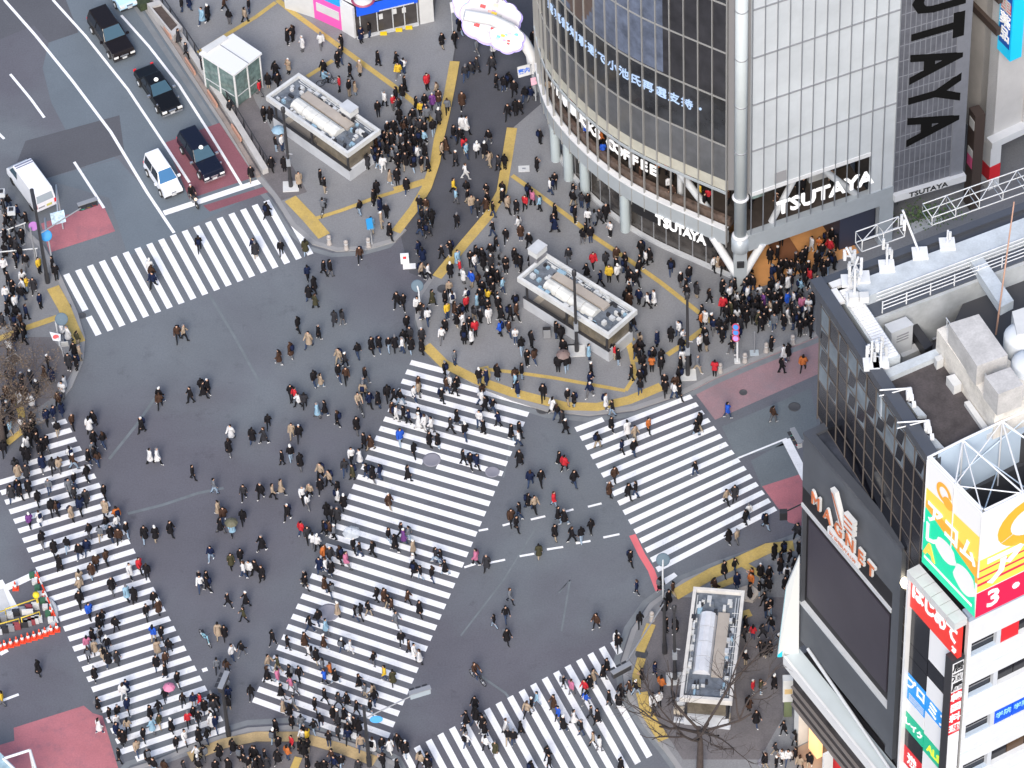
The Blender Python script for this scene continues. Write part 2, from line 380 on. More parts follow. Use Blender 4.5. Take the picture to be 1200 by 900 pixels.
manhole(96, 370, .3, 'dark cover between zebra stripe pieces at far left stripe')
manhole(358, 168, .35, 'dark round cover beside lamp post base near left subway kiosk', .134)
manhole(895, 895, .4, 'pale ringed cover on lower right plaza by the banners', .134, mg)
# ================= buildings =================
def zat(xy, py):
    """height above the plan point xy that is seen at photo row py"""
    lo, hi = -5, 120
    for _ in range(40):
        m_ = (lo + hi) / 2
        if PJ((xy[0], xy[1], m_))[1] > py: lo = m_
        else: hi = m_
    return lo
def pbox(mb, quad, z1, z0, mi=0):
    """a box whose top outline is seen at the photo points of quad"""
    return mb.prism([p.to_2d() for p in px(quad, z1)], z0, z1, mi)
# ---------- glass-fronted store on the corner ----------
qg = mat('curtain_glass', (.030, .032, .037), .12, .05, var=.5, scale=1.6, spec=.6)
qg2 = mat('curtain_glass_grey', (.12, .125, .135), .16, .2, var=.22, scale=1.3, spec=.7)
qw = mat('milky_glass_panel', (.52, .555, .58), .22, var=.10, scale=4, spec=.6)
qb = mat('blinds_cream', (.42, .41, .35), .6, var=.12, scale=.7)
mull = mat('mullion', (.40, .40, .39), .4, .4)
steel = mat('pale_steel', (.42, .46, .49), .4, .25, var=.06, scale=1)
wing = mat('wing_panel', (.12, .125, .145), .45, .1, var=.22, scale=.9)
wingl = mat('wing_joint', (.20, .21, .235), .5)
inter = mat('interior_dark', (.028, .024, .022), .7, var=.5, scale=.6)
warm = mat('wood_floor_orange_lit', (.62, .30, .11), .5, var=.15, scale=2)  # wood floor with the entrance's orange lighting put into its colour
CEN = [(3.0,25.4),(3.16,23.3),(3.60,20.9),(4.60,18.75),(5.85,16.65),(7.1,14.95),(8.4,13.45),(9.75,12.2),(11.1,11.15),(12.6,10.1),(14.1,9.05),(15.35,8.2)]
def resample(path, n):
    p = [Vector(q) for q in path]; d = [0]
    for i in range(1, len(p)): d.append(d[-1] + (p[i] - p[i-1]).length)
    out = []
    for k in range(n + 1):
        t = d[-1] * k / n; i = max(j for j in range(len(d)) if d[j] <= t + 1e-9); i = min(i, len(p) - 2)
        out.append(p[i].lerp(p[i+1], (t - d[i]) / (d[i+1] - d[i])))
    return out
def smooth_path(path, it=2):
    for _ in range(it):
        o = [path[0]]
        for a, b in zip(path, path[1:]):
            a, b = Vector(a), Vector(b); o += [a.lerp(b, .25), a.lerp(b, .75)]
        path = o + [Vector(path[-1])]
    return path
ARC = resample(smooth_path(CEN), 20)
CORN = Vector((16.25, 7.75)); R0_ = Vector((16.95, 7.62)); R1_ = Vector((27.15, 11.55)); W1_ = Vector((32.2, 13.2))
rd = (R1_ - R0_).normalized(); rn = Vector((rd.y, -rd.x))
RF = [R0_.lerp(R1_, k / 12) for k in range(13)]
TOPZ = 40.2
LV = [9.4] + [9.4 + 4.4 * k for k in range(1, 8)]
Q = thing('store_building', 'glass fronted corner store with curved dark facade and white side wall', 'building', (15, 12, 0))
def offs(path, d):
    o = []
    for i, p in enumerate(path):
        t = (path[min(i+1, len(path)-1)] - path[max(i-1, 0)]).normalized(); o.append(p + Vector((t.y, -t.x)) * d)
    return o
def band(mb, path, z0, z1, d=0, mi=0, th=.12):
    a = offs(path, d); b = offs(path, d - th)
    for i in range(len(path) - 1): mb.prism([b[i], a[i], a[i+1], b[i+1]], z0, z1, mi)
    return mb
# curved side
for k in range(7):
    z0, z1 = LV[k], LV[k + 1]
    if k == 0:
        band(MB(), ARC, z0 + 1.0, z1, 0).build('glass_band', qg2, Q); band(MB(), ARC, z0, z0 + 1.0, 0).build('spandrel', qb, Q)
    else: band(MB(), ARC, z0, z1, 0).build('glass_band', qg, Q)
    band(MB(), ARC, z1 - .06, z1 + .06, .08, th=.06).build('transom', mull, Q)
band(MB(), ARC, 9.22, 9.42, .16, th=.1).build('transom', steel, Q)
for i, p in enumerate(ARC):
    t = (ARC[min(i+1, 20)] - ARC[max(i-1, 0)]).normalized(); n_ = Vector((t.y, -t.x))
    MB().obox(p, p + n_ * .15, .06, 3.9, TOPZ).build('mullion', mull, Q)
lb = MB(); band(lb, ARC, 4.15, 5.65, .12, th=.4); lb.build('fascia_band', steel, Q)
band(MB(), ARC, 5.62, 5.74, .22, th=.4).build('fascia_cap', white, Q)
# curved second floor: open lit cafe behind the mullions
IN = offs(ARC, -3.2)
fl = MB()
for i in range(20): fl.prism([IN[i], ARC[i] + (IN[i] - ARC[i]) * .04, ARC[i+1] + (IN[i+1] - ARC[i+1]) * .04, IN[i+1]], 5.35, 5.6)
fl.build('cafe_floor', mat('cafe_floor', (.05, .04, .034), .5, var=.3, scale=.8), Q)
band(MB(), IN, 5.6, 9.3, 0).build('inner_wall', inter, Q)
band(MB(), offs(ARC, -.35), 5.6, 6.3, 0, th=.3).build('window_counter', mat('counter', (.10, .07, .055), .5, var=.6, scale=.5), Q)
for i in (3, 7, 12, 16):
    p = ARC[i].lerp(IN[i], .35); MB().tube([(p.x, p.y, 5.6), (p.x, p.y, 9.4)], .22, 0, 10).build('column', lgrey, Q)
MB().tube([(ARC[15].x + .7, ARC[15].y + .5, 9.4), (ARC[18].x + .7, ARC[18].y + .7, 5.6)], .28, 0, 8).build('diagonal_brace', lgrey, Q)
# lettering inside the second-floor glass
def arc_text(body, name, path, s0, s1, z, size, mt, d=-.15, bold=.01, sx=1, parent=Q):
    L = [0]
    for a, b in zip(path, path[1:]): L.append(L[-1] + (b - a).length)
    for j, ch in enumerate(body):
        if ch == ' ': continue
        t = s0 + (s1 - s0) * (j + .5) / len(body); i = max(k for k in range(len(L)) if L[k] <= t); i = min(i, len(path) - 2)
        p = path[i].lerp(path[i+1], (t - L[i]) / (L[i+1] - L[i])); dr = (path[i+1] - path[i]).normalized(); n_ = Vector((dr.y, -dr.x))
        p = p + n_ * d
        mb = MB(); put_text(mb, ch, (p.x, p.y, z), (dr.x, dr.y, 0), size, 0, .04, bold, sx); mb.build(name, mt, parent)
letw = mat('letter_white', (.80, .80, .80), .5, emit=.15)
arc_text('STARBUCKS', 'cafe_lettering', ARC, 4.2, 11.0, 7.9, 1.3, letw, -.3, .03)
arc_text('COFFEE', 'cafe_lettering', ARC, 11.6, 16.4, 7.9, 1.3, letw, -.3, .03)
# scrolling LED line and the big screen behind the upper curved glass
led = mat('led_text', (.34, .46, .66), .5, emit=.2)
arc_text('NHK 東京都知事選で小池氏再選支持・', 'led_ticker_text', ARC, .8, 20.6, 16.3, .98, led, .03, .0)
scr = MB(); A = resample(smooth_path(CEN), 80)
s_b = mat('screen_blue', (.095, .115, .165), .35, var=.45, scale=.9, emit=.02); s_n = mat('screen_brown', (.085, .06, .05), .35, var=.2, scale=.8, emit=.08)
s_k = mat('screen_dark', (.03, .03, .035), .3, var=.4, scale=1); s_t = mat('screen_teal', (.10, .14, .18), .35, var=.3, scale=.7, emit=.1)
def screen_col(i, z):
    c0, cz = 32, 23.0
    if (i - c0) ** 2 / 70 + (z - cz) ** 2 / 22 < 1: return 1
    if i < 62: return 3 if i < 28 and int(i * .37 + z * .8) % 3 == 0 else 0
    return 2
AO = offs(A, .035)
for i in range(4, 80):
    for k in range(16):
        z0 = 18.35 + k * (26.9 - 18.35) / 16; z1 = z0 + (26.9 - 18.35) / 16
        scr.face([(AO[i].x, AO[i].y, z0), (AO[i+1].x if i < 80 else 0, AO[i+1].y if i < 80 else 0, z0), (AO[i+1].x, AO[i+1].y, z1), (AO[i].x, AO[i].y, z1)] if i < 80 else [], screen_col(i, (z0 + z1) / 2))
scr.build('video_screen', [s_b, s_n, s_k, s_t], Q)
arc_text('渋谷', 'screen_caption', ARC, 4.6, 7.2, 20.5, 1.0, led, .06); 
# ground floor glazing of the curved side
GF = offs(ARC, -.9)
band(MB(), GF, .12, 4.2, 0).build('shopfront_glass', mat('shop_glass', (.05, .045, .042), .1, var=.7, scale=.9, spec=.8), Q)
band(MB(), offs(ARC, -.55), .12, .34, 0, th=.3).build('shopfront_plinth', lgrey, Q)
for i in range(0, 21, 1): MB().obox(GF[i], GF[i] + Vector((.05, -.05)), .07, .3, 4.2).build('shopfront_post', grey, Q)
for i in (4, 6, 8, 12):
    p = GF[i].lerp(ARC[i], .6); MB().tube([(p.x, p.y, .12), (p.x, p.y, 4.2)], .36, 0, 12).build('column', mat('pale_column', (.40, .46, .48), .35, var=.06), Q)
fb = MB(); band(fb, ARC[13:20], 3.25, 4.16, .14, th=.3); fb.build('sign_fascia', black, Q)
arc_text('TSUTAYA', 'shop_lettering', ARC, 16.5, 20.5, 3.72, 1.25, mat('letter_lit', (.85, .85, .85), .5, emit=.3), .17, .03, .82)
# corner column
cb = MB(); cb.lathe([(.43, 5.6), (.43, TOPZ)], (CORN.x, CORN.y, 0), 20); cb.build('corner_column', mat('column_pale', (.55, .60, .61), .8, var=.05), Q)
for z_ in LV: MB().lathe([(.46, z_ - .04), (.46, z_ + .04)], (CORN.x, CORN.y, 0), 20).build('column_ring', grey, Q)
for z_ in (5.45, 9.25): MB().lathe([(.52, z_ - .12), (.6, z_), (.52, z_ + .12)], (CORN.x, CORN.y, 0), 20).build('column_ring', white, Q)
MB().lathe([(.5, 3.95), (.62, 4.1), (.62, 5.3)], (CORN.x, CORN.y, 0), 20).build('column_collar', steel, Q)
vb = MB(); vb.prism([(CORN.x - .45, CORN.y - .35), (CORN.x + .45, CORN.y - .35), (CORN.x + .45, CORN.y + .35), (CORN.x - .45, CORN.y + .35)], .12, 4)
vb.build('corner_pier', steel, Q)
for e in (ARC[19], RF[1]):
    MB().tube([(CORN.x, CORN.y, .9), (e.x, e.y, 4.3)], .3, 0, 8).build('pier_strut', white, Q)
MB().box((CORN.x, CORN.y - .4, 2.9), (.5, .12, .6)).build('pier_grille', dark, Q)
# right-hand wall
def rbox(k0, k1, z0, z1, d0, d1):
    a, b = RF[0].lerp(RF[12], k0 / 12), RF[0].lerp(RF[12], k1 / 12)
    return MB().prism([a + rn * d0, b + rn * d0, b + rn * d1, a + rn * d1], z0, z1)
for k in range(7):
    rbox(0, 12, LV[k] + (.28 if k == 0 else 0), LV[k + 1], -.2, 0).build('panel_band', qw, Q)
    rbox(0, 12, LV[k+1] - .05, LV[k+1] + .05, 0, .09).build('transom', grey, Q)
rbox(0, 10, 9.4, 9.75, -.2, .05).build('window_lintel', white, Q)
rbox(10, 12, 4.15, 9.72, -.2, 0).build('end_panel', qw, Q)
rbox(-.2, 12, 4.1, 5.65, -.4, .1).build('fascia_band', steel, Q)
rbox(0, 10, 5.6, 9.4, -3.2, -3.0).build('inner_wall', inter, Q)
rbox(0, 10, 5.35, 5.64, -3, -.1).build('cafe_floor', mat('cafe_floor', None), Q)
rbox(6.3, 8.2, 5.7, 9.3, -2.9, -2.6).build('inner_panel', lgrey, Q)
for a_, b_, c_ in ((0.8, 1.8, 7.9), (7.5, 8.1, 8.9)): rbox(a_, b_, c_ - .35, c_ + .25, -1.6, -1.3).build('wall_picture', mat('mural', (.25, .34, .32), .5, var=.6, scale=.4), Q)
q0, q1 = RF[2] - rn * .5, RF[4] - rn * .5; MB().tube([(q0.x, q0.y, 5.6), (q1.x, q1.y, 9.4)], .25).build('diagonal_brace', lgrey, Q)
q0, q1 = RF[9] - rn * .5, RF[6] - rn * .5; MB().tube([(q0.x, q0.y, 5.6), (q1.x, q1.y, 9.4)], .25).build('diagonal_brace', lgrey, Q)
for i, p in enumerate(RF): MB().obox(p, p + rn * .09, .05, 4.1, TOPZ).build('mullion', mat('mullion_blue', (.30, .32, .35), .4, .4), Q)
rt = MB(); c_ = RF[0].lerp(RF[12], .52) + rn * -.05; put_text(rt, 'TSUTAYA', (c_.x, c_.y, 7.15), (rd.x, rd.y, 0), 1.75, 0, .06, .04, .98); rt.build('shop_lettering', mat('letter_lit', None), Q)
rbox(1.95, 2.9, 9.9, 10.9, 0, .05).build('vent_grille', mat('vent', (.30, .30, .31), .6), Q)
# warm open ground floor under the right-hand wall
rbox(-.3, 9.2, .125, .15, -9, .2).build('entrance_floor', warm, Q)
rbox(3.2, 5, .15, .2, -4.5, -1.2).build('entrance_mat', mat('entrance_mat', (.22, .09, .04), .8), Q)
rbox(-.3, 12, .12, 4.1, -9.4, -9.1).build('entrance_back_wall', mat('warm_wall', (.35, .22, .12), .6, var=.5, scale=.8), Q)
rbox(7.9, 10.9, .12, 4.05, -3.2, -.6).build('entrance_booth', mat('booth', (.03, .035, .06), .5), Q)
rbox(10.9, 12.1, .12, 4.12, -.5, .05).build('end_pier', steel, Q)
plnt = thing('planting', 'green leafy shrubs in planter by the side of the corner store', 'shrub', P(1085, 268))
# body and roof of the store
bd = MB(); bd.prism([tuple(p) for p in offs(ARC, -.14)] + [tuple(CORN + Vector((-.3, .5))), tuple(RF[0] - rn * .22), tuple(RF[12] - rn * .22), tuple(W1_ - rn * .4), (30.5, 26), (8, 30)], 9.42, TOPZ); bd.build('core', mat('core_grey', (.2, .2, .21), .7), Q)
# wing with the vertical name
wn = rn
def wbox(s0, s1, z0, z1, d0, d1):
    a, b = R1_.lerp(W1_, s0), R1_.lerp(W1_, s1); return MB().prism([a + wn * d0, b + wn * d0, b + wn * d1, a + wn * d1], z0, z1)
wbox(0.01, 1, 4.4, TOPZ, -.5, -.02).build('wing_wall', wing, Q)
wl = (W1_ - R1_).length
j = MB()
for k in range(1, 14):
    a, b = R1_.lerp(W1_, k / 13.5 - .006), R1_.lerp(W1_, k / 13.5 + .006)
    if k < 12: j.prism([a + wn * -.02, b + wn * -.02, b + wn * .0, a + wn * .0], 4.4, TOPZ)
for k in range(24):
    zz = 5.9 + k * 1.46; a, b = R1_.lerp(W1_, .01), R1_.lerp(W1_, .82)
    j.prism([a + wn * -.02, b + wn * -.02, b + wn * .006, a + wn * .006], zz, zz + .06)
j.build('wing_joints', wingl, Q)
wbox(.82, 1, 4.4, TOPZ, -.5, .04).build('wing_strip', mat('wing_strip', (.24, .25, .28), .4, .3, var=.1, scale=1), Q)
wt = MB(); wd_ = (W1_ - R1_).normalized(); bz = zat(R1_.lerp(W1_, .5), 147)
for n_, ch in enumerate('AYATUST'):
    zc = bz + n_ * 3.02; c_ = R1_.lerp(W1_, .49) + wn * .03
    vs, fs = text_faces(ch, 4.3, .03, .15)
    # letters turned a quarter: their tops point along the wall
    mxx = Matrix(((0, wd_.x, wn.x, c_.x), (0, wd_.y, wn.y, c_.y), (-1, 0, 0, zc), (0, 0, 0, 1)))
    wt.raw(vs, fs, 0, False, mxx @ Matrix.Diagonal((.84, 1.2, 1, 1)))
wt.build('vertical_lettering', mat('letter_dark', (.008, .008, .008), .8, spec=.05), Q)
wbox(0, 1.02, 4.25, 4.85, -1.2, .35).build('wing_canopy', white, Q)
t_ = MB(); c_ = R1_.lerp(W1_, .48) + wn * .37; put_text(t_, 'TSUTAYA', (c_.x, c_.y, 4.55), (wd_.x, wd_.y, 0), .62, 0, .02, .01, 1.1); t_.build('canopy_lettering', black, Q)
wbox(0.02, 1, .12, 4.25, -6, -5.6).build('passage_wall', mat('passage', (.07, .06, .055), .8, var=.4), Q)
# shrubs
lv = MB(); rr = random.Random(5)
for k in range(420):
    c = Vector(P(1085, 262)) + Vector((rr.gauss(0, 1.1), rr.gauss(0, .5), rr.uniform(.2, 1.6))); s_ = .16
    d = Vector((rr.gauss(0, 1), rr.gauss(0, 1), rr.gauss(0, 1))).normalized(); e = d.orthogonal().normalized()
    lv.face([c, c + d * s_, c + e * s_, ], rr.random() < .4 and 1 or 0)
lv.build('foliage', [mat('leaf', (.05, .11, .03), .7), mat('leaf_light', (.10, .16, .05), .7)], plnt)
MB().prism([p.to_2d() for p in px([(1066, 268), (1100, 255), (1104, 262), (1070, 276)])], .1, .55).build('planter', lgrey, plnt)
# slim dark sign tower between the two buildings
sg = P(1131, 213); so = thing('sign_tower', 'slim dark brown sign tower with small red and white plates', 'sign', (33.0, 14.2, 0))
c0 = Vector((33.0, 14.0)); MB().prism([c0, c0 + wd_ * .75, c0 + wd_ * .75 - wn * 1, c0 - wn * 1], .1, 9.5).build('tower_body', mat('brown_metal', (.07, .05, .042), .5, .2), so)
for z0_, z1_, mm in ((8.0, 8.9, offw), (5.3, 6.0, offw), (4.2, 5.3, mat('plate_pink', (.62, .09, .22), .5))):
    MB().prism([c0 - wn * .1 - wd_ * .03, c0 - wn * .1 + wd_ * .0, c0 - wn * .8 + wd_ * .0, c0 - wn * .8 - wd_ * .03], z0_, z1_).build('sign_plate', mm, so)
# ---------- white framed building on the far right ----------
WB = thing('shop_building', 'white framed building with dark windows and cyan sign on its corner', 'building', (34.5, 15.8, 0))
wa = P(1158, 225).to_2d(); wd2 = Vector((.88, .475)).normalized(); wn2 = Vector((wd2.y, -wd2.x))
def w2(s0, s1, z0, z1, d0, d1): 
    a, b = wa + wd2 * s0, wa + wd2 * s1; return MB().prism([a + wn2 * d0, b + wn2 * d0, b + wn2 * d1, a + wn2 * d1], z0, z1)
wwall = mat('cladding_white', (.55, .54, .53), .45, var=.07, scale=1.4)
w2(.6, 14, 5, 30, -8, -1.2).build('core', inter, WB)
w2(-.2, .6, 4.6, 30, -8, -.6).build('side_wall', mat('side_wall', (.42, .40, .38), .6, var=.15, scale=3), WB)
w2(-.2, 3.0, 4.7, 30, -1.3, -.6).build('corner_wall', wwall, WB)
for k in range(9):
    zb = 4.9 + k * 3.4; w2(3.0, 14, zb, zb + .55, -1.2, -.5).build('floor_band', wwall, WB)
    w2(3.0, 14, zb + 1.5, zb + 1.55, -1.12, -1.05).build('window_rail', grey, WB)
for s_ in (3.0, 4.4, 7.4, 10.4): w2(s_, s_ + .35, 4.9, 30, -1.2, -.45).build('pier', wwall, WB)
for s_ in (3.4, 4.8, 7.8):
    for k in range(5):
        zb = 5.45 + k * 3.4; w2(s_, s_ + (.95 if s_ == 3.4 else 2.5), zb, zb + 2.8, -1.18, -1.1).build('window', glass_d, WB)
w2(0, .9, .12, 4.4, -.9, 0).build('entrance_pier', white, WB); w2(0, 14, 4.4, 5.0, -1.1, .1).build('canopy', white, WB)
w2(.9, 14, .12, 4.3, -7, -6.8).build('ground_floor_back', mat('gf', (.12, .10, .09), .7, var=.4), WB)
w2(-.01, .91, 1.1, 2.5, -.92, .02).build('red_stripe', red, WB)
zc = zat(wa + wd2 * 0, 82) if False else 0
bs = thing('projecting_sign', 'tall cyan projecting sign with white and red lettering', 'sign', (35.3, 15.6, 13))
a_ = wa + wd2 * .35
zlo = 13.6
MB().prism([a_ - wn2 * .55, a_ + wn2 * 1.0, a_ + wn2 * 1.0 + wd2 * .95, a_ - wn2 * .55 + wd2 * .95], zlo, 30).build('sign_box', mat('cyan_panel', (.01, .50, .80), .45, emit=.15), bs)
o_ = a_ + wn2 * .22 - wd2 * .03; zc = zlo + 1
for ch, hz, mm in (('品', 0, letw), ('薬', 1.3, letw), ('里', 2.6, red), ('千', 3.9, letw), ('三', 5.2, letw)):
    t_ = MB(); 
    if ch == '里': t_.box((0, 0, 0), (1.1, 1.0, .03), 1, wall_mx((o_.x, o_.y, zc + 1 + hz), (wn2.x, wn2.y, 0)))
    put_text(t_, ch, (o_.x - wd2.x * .03, o_.y - wd2.y * .03, zc + 1 + hz), (wn2.x, wn2.y, 0), 1.25, 0, .02, .02); t_.build('sign_character', [letw if ch != '里' else offw, red], bs)
MB().box((0, 0, 0), (1.25, 7.0, .02), 0, wall_mx((o_.x, o_.y, zc + 3.5), (wn2.x, wn2.y, 0))).build('sign_panel', mat('sign_navy', (.01, .10, .45), .5), bs)
w2(-.5, -.15, 16.0, 16.6, -3, .4).build('bracket', mat('brown_metal', None), bs); w2(-.5, -.15, 19, 19.6, -3, .4).build('bracket', mat('brown_metal', None), bs)
# ---------- dark building with the rooftop deck ----------
gm = mat('parapet_grey', (.095, .102, .118), .45, .4, var=.08)
lat_d = mat('facade_glass_dark', (.005, .005, .008), .12, 0, var=.4, scale=1, spec=.25)
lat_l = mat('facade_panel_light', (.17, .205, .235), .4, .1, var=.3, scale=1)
lat_g = mat('facade_grid', (.11, .095, .085), .5)
boxg = mat('screen_housing', (.078, .086, .10), .6, 0, var=.10, scale=2)
boxd = mat('screen_housing_dark', (.010, .009, .011), .55)
scrm = mat('led_wall_off', (.042, .037, .050), .45, var=.12, scale=2.5)
decw = mat('deck_white', (.46, .50, .53), .55, var=.16, scale=1.0, fine=.06)
rwall = mat('roof_wall', (.40, .42, .43), .7, var=.22, scale=1.5)
M_ = thing('dark_building', 'dark glass building with grid facade, giant grey screen and white rooftop deck', 'building', (22, -34, 0))
A2, S2 = Vector((17.95, -30.1)), Vector((23.15, -43.5)); N2 = Vector((42, -20)); E2 = Vector((47, -31))
fd = (S2 - A2).normalized(); fn = Vector((fd.y, -fd.x)); fn = -fn if fn.x > 0 else fn
FL = (S2 - A2).length
body = MB(); body.prism([A2 + Vector((.15, 0)), S2 + Vector((.15, 0)), E2, N2], .12, 37.2); body.build('core', mat('building_core', (.055, .055, .06), .6), M_)
def fbox(s0, s1, z0, z1, d0, d1, mb=None, mi=0):
    a, b = A2 + fd * s0, A2 + fd * s1; mb = mb or MB()
    return mb.prism([a + fn * d0, b + fn * d0, b + fn * d1, a + fn * d1], z0, z1, mi)
# grid facade: panels
rr = random.Random(11); nc, nr = 12, 14; cw = FL / nc; ch = 1.62; ztop = 41.4
for r_ in range(nr):
    pm = MB()
    z1 = ztop - r_ * ch; z0 = z1 - ch
    for c in range(nc if r_ < 7 else 0):
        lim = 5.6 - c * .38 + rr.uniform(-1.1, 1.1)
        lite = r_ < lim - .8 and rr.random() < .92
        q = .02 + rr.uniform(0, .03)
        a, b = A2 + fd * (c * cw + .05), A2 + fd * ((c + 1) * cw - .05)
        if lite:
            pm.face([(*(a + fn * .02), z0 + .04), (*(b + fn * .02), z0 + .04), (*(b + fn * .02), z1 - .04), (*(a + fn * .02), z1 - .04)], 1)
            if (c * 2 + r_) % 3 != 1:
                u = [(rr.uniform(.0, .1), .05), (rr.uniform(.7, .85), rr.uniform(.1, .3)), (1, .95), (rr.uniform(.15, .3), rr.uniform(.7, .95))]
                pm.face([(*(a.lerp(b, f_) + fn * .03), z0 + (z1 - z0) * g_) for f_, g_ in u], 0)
        else: pm.face([(*(a + fn * .02), z0 + .04), (*(b + fn * q), z0 + .04), (*(b + fn * q), z1 - .04), (*(a + fn * .02), z1 - .04)], 0)
    if r_ >= 7: pm.face([(*(A2 + fd * 11.6 + fn * .02), z0), (*(S2 + fn * .02), z0), (*(S2 + fn * .02), z1), (*(A2 + fd * 11.6 + fn * .02), z1)], 0)
    pm.build('facade_panels', [lat_d, lat_l], M_)
for c in range(nc + 1): fbox(c * cw - .022, c * cw + .022, ztop - (nr if c > 9 else 7.2) * ch, ztop, 0, .07).build('facade_mullion', lat_g, M_)
for r_ in range(nr + 1): fbox(0 if r_ < 8 else 11.6, FL, ztop - r_ * ch - .022, ztop - r_ * ch + .022, 0, .06).build('facade_transom', lat_g, M_)
# parapets
fbox(-.2, FL, 41.35, 41.95, -.1, .62).build('parapet', gm, M_)
fbox(1.0, FL, 37.2, 41.4, -.3, -.02).build('parapet_inner_wall', boxg, M_)
nd = (N2 - A2).normalized(); nn_ = Vector((nd.y, -nd.x))   # points into the building (south)
def nbox(s0, s1, z0, z1, d0, d1, mb=None, mi=0):
    a, b = A2 + nd * s0, A2 + nd * s1; mb = mb or MB()
    return mb.prism([a + nn_ * d0, b + nn_ * d0, b + nn_ * d1, a + nn_ * d1], z0, z1, mi)
nbox(-.1, 27, 37, 41.6, -.35, .15).build('parapet', gm, M_)
nbox(1.4, 27, 37, 41.35, .15, 1.1).build('gutter_deck', gm, M_)
nbox(1.5, 27, 37.2, 41.9, 1.0, 2.35).build('north_deck', decw, M_)
nbox(1.6, 27, 37.2, 41.15, 2.35, 3.3).build('walkway', mat('walkway_dark', (.07, .08, .10), .6), M_)
for z_ in (41.45, 41.75, 42.05):
    for d_ in (2.5, 3.25):
        a, b = A2 + nd * 2.2 + nn_ * d_, A2 + nd * 27 + nn_ * d_; MB().tube([(*a, z_), (*b, z_)], .035, 0, 5).build('handrail', white, M_)
for k in range(14):
    a = A2 + nd * (2.2 + k * 1.55) + nn_ * 3.25; MB().tube([(*a, 41.1), (*a, 42.1)], .045, 0, 5).build('rail_post', white, M_)
nbox(1.6, 27, 37.1, 41.05, 3.3, 3.5).build('inner_wall', rwall, M_)
nbox(0.3, 1.6, 41.5, 41.75, .3, .75).build('edge_light', white, M_)
fbox(.9, 2.0, 41.6, 41.85, -.5, -.12).build('edge_light', white, M_)
# white ribbed walkway behind the street parapet
rb = MB()
for k in range(26):
    fbox(1.1 + k * .22, 1.1 + k * .22 + .16, 37.2, 41.75, -1.45, -.6, rb)
rb.build('ribbed_walkway', mat('ribbed_white', (.76, .77, .78), .45), M_)
fbox(1.0, 6.9, 37.2, 41.6, -1.55, -.5).build('ribbed_base', decw, M_)
def roofbox(name, quad, z1, z0, mt): return pbox(MB(), quad, z1, z0).build(name, mt, M_)
roofbox('pit_floor', [(1005,345),(1230,262),(1260,420),(1048,442)], 37.35, 37.0, mat('pit_floor', (.14, .14, .15), .8, var=.3, scale=1.5))
roofbox('cross_beam', [(1127,290),(1140,284),(1188,352),(1173,360)], 41.7, 41.0, decw)
roofbox('pillar', [(1121,309),(1137,304),(1139,312),(1123,317)], 41.1, 37.2, rwall)
roofbox('low_wall', [(1062,366),(1120,345),(1123,357),(1067,378)], 39.0, 37.2, rwall)
roofbox('low_wall', [(1128,352),(1146,348),(1176,388),(1160,394)], 39.2, 37.2, rwall)
roofbox('dark_beam', [(1047,354),(1054,350),(1093,404),(1084,410)], 39.4, 38.6, dark)
roofbox('plant_deck', [(1150,330),(1230,300),(1240,345),(1168,372)], 38.2, 37.2, mat('walkway_dark', None))
roofbox('white_beam', [(1030,436),(1098,408),(1101,417),(1034,446)], 41.3, 38, decw)
roofbox('roof_slab', [(1034,446),(1101,416),(1163,507),(1097,535)], 40.9, 37, mat('membrane_dark', (.06, .052, .054), .85, var=.4, scale=1.3, fine=.15))
roofbox('east_roof', [(1163,507),(1101,416),(1140,330),(1400,300),(1400,520)], 39.6, 37, mat('building_core', None))
roofbox('plinth', [(1098,386),(1111,380),(1140,392),(1230,455),(1166,482)], 43.0, 40.6, mat('stained_white', (.60, .57, .52), .7, var=.22, scale=1.1, fine=.1))
roofbox('plinth_block', [(1095,418),(1103,415),(1106,420),(1098,424)], 41.6, 40.8, offw)
roofbox('plinth_block', [(1109,441),(1119,438),(1127,449),(1118,453)], 41.6, 40.8, offw)
roofbox('channel', [(1130,471),(1136,469),(1163,507),(1157,510)], 41.2, 40.8, offw)
roofbox('plant_slab', [(1112,379),(1147,368),(1181,416),(1145,429)], 44.6, 42.9, mat('slab_stained', (.44, .43, .42), .75, var=.18, scale=1.0, fine=.08))
roofbox('plant_box', [(1154,441),(1184,430),(1199,451),(1170,462)], 44.7, 42.9, mat('slab_stained', None))
roofbox('side_plant', [(1186,365),(1230,350),(1240,385),(1192,392)], 44, 40, offw)
# cylindrical tanks
for (x, y, r_) in ((1197, 394, 1.0), (1204, 425, .9)):
    c = P(x, y, 43.5); tk = MB(); tk.lathe([(r_, -3), (r_, 0), (r_ * .94, .14), (r_ * .6, .3), (.02, .36)], (0, 0, 0), 20)
    tag(o_ := tk.build('roof_tank', mat('tank_blue_white', (.60, .64, .68), .45, var=.05)), 'white rounded tank at right edge of the dark building roof' if y == 392 else 'lower pale blue tank at far right edge of the roof', 'tank', 'roof tanks'); o_.location = c
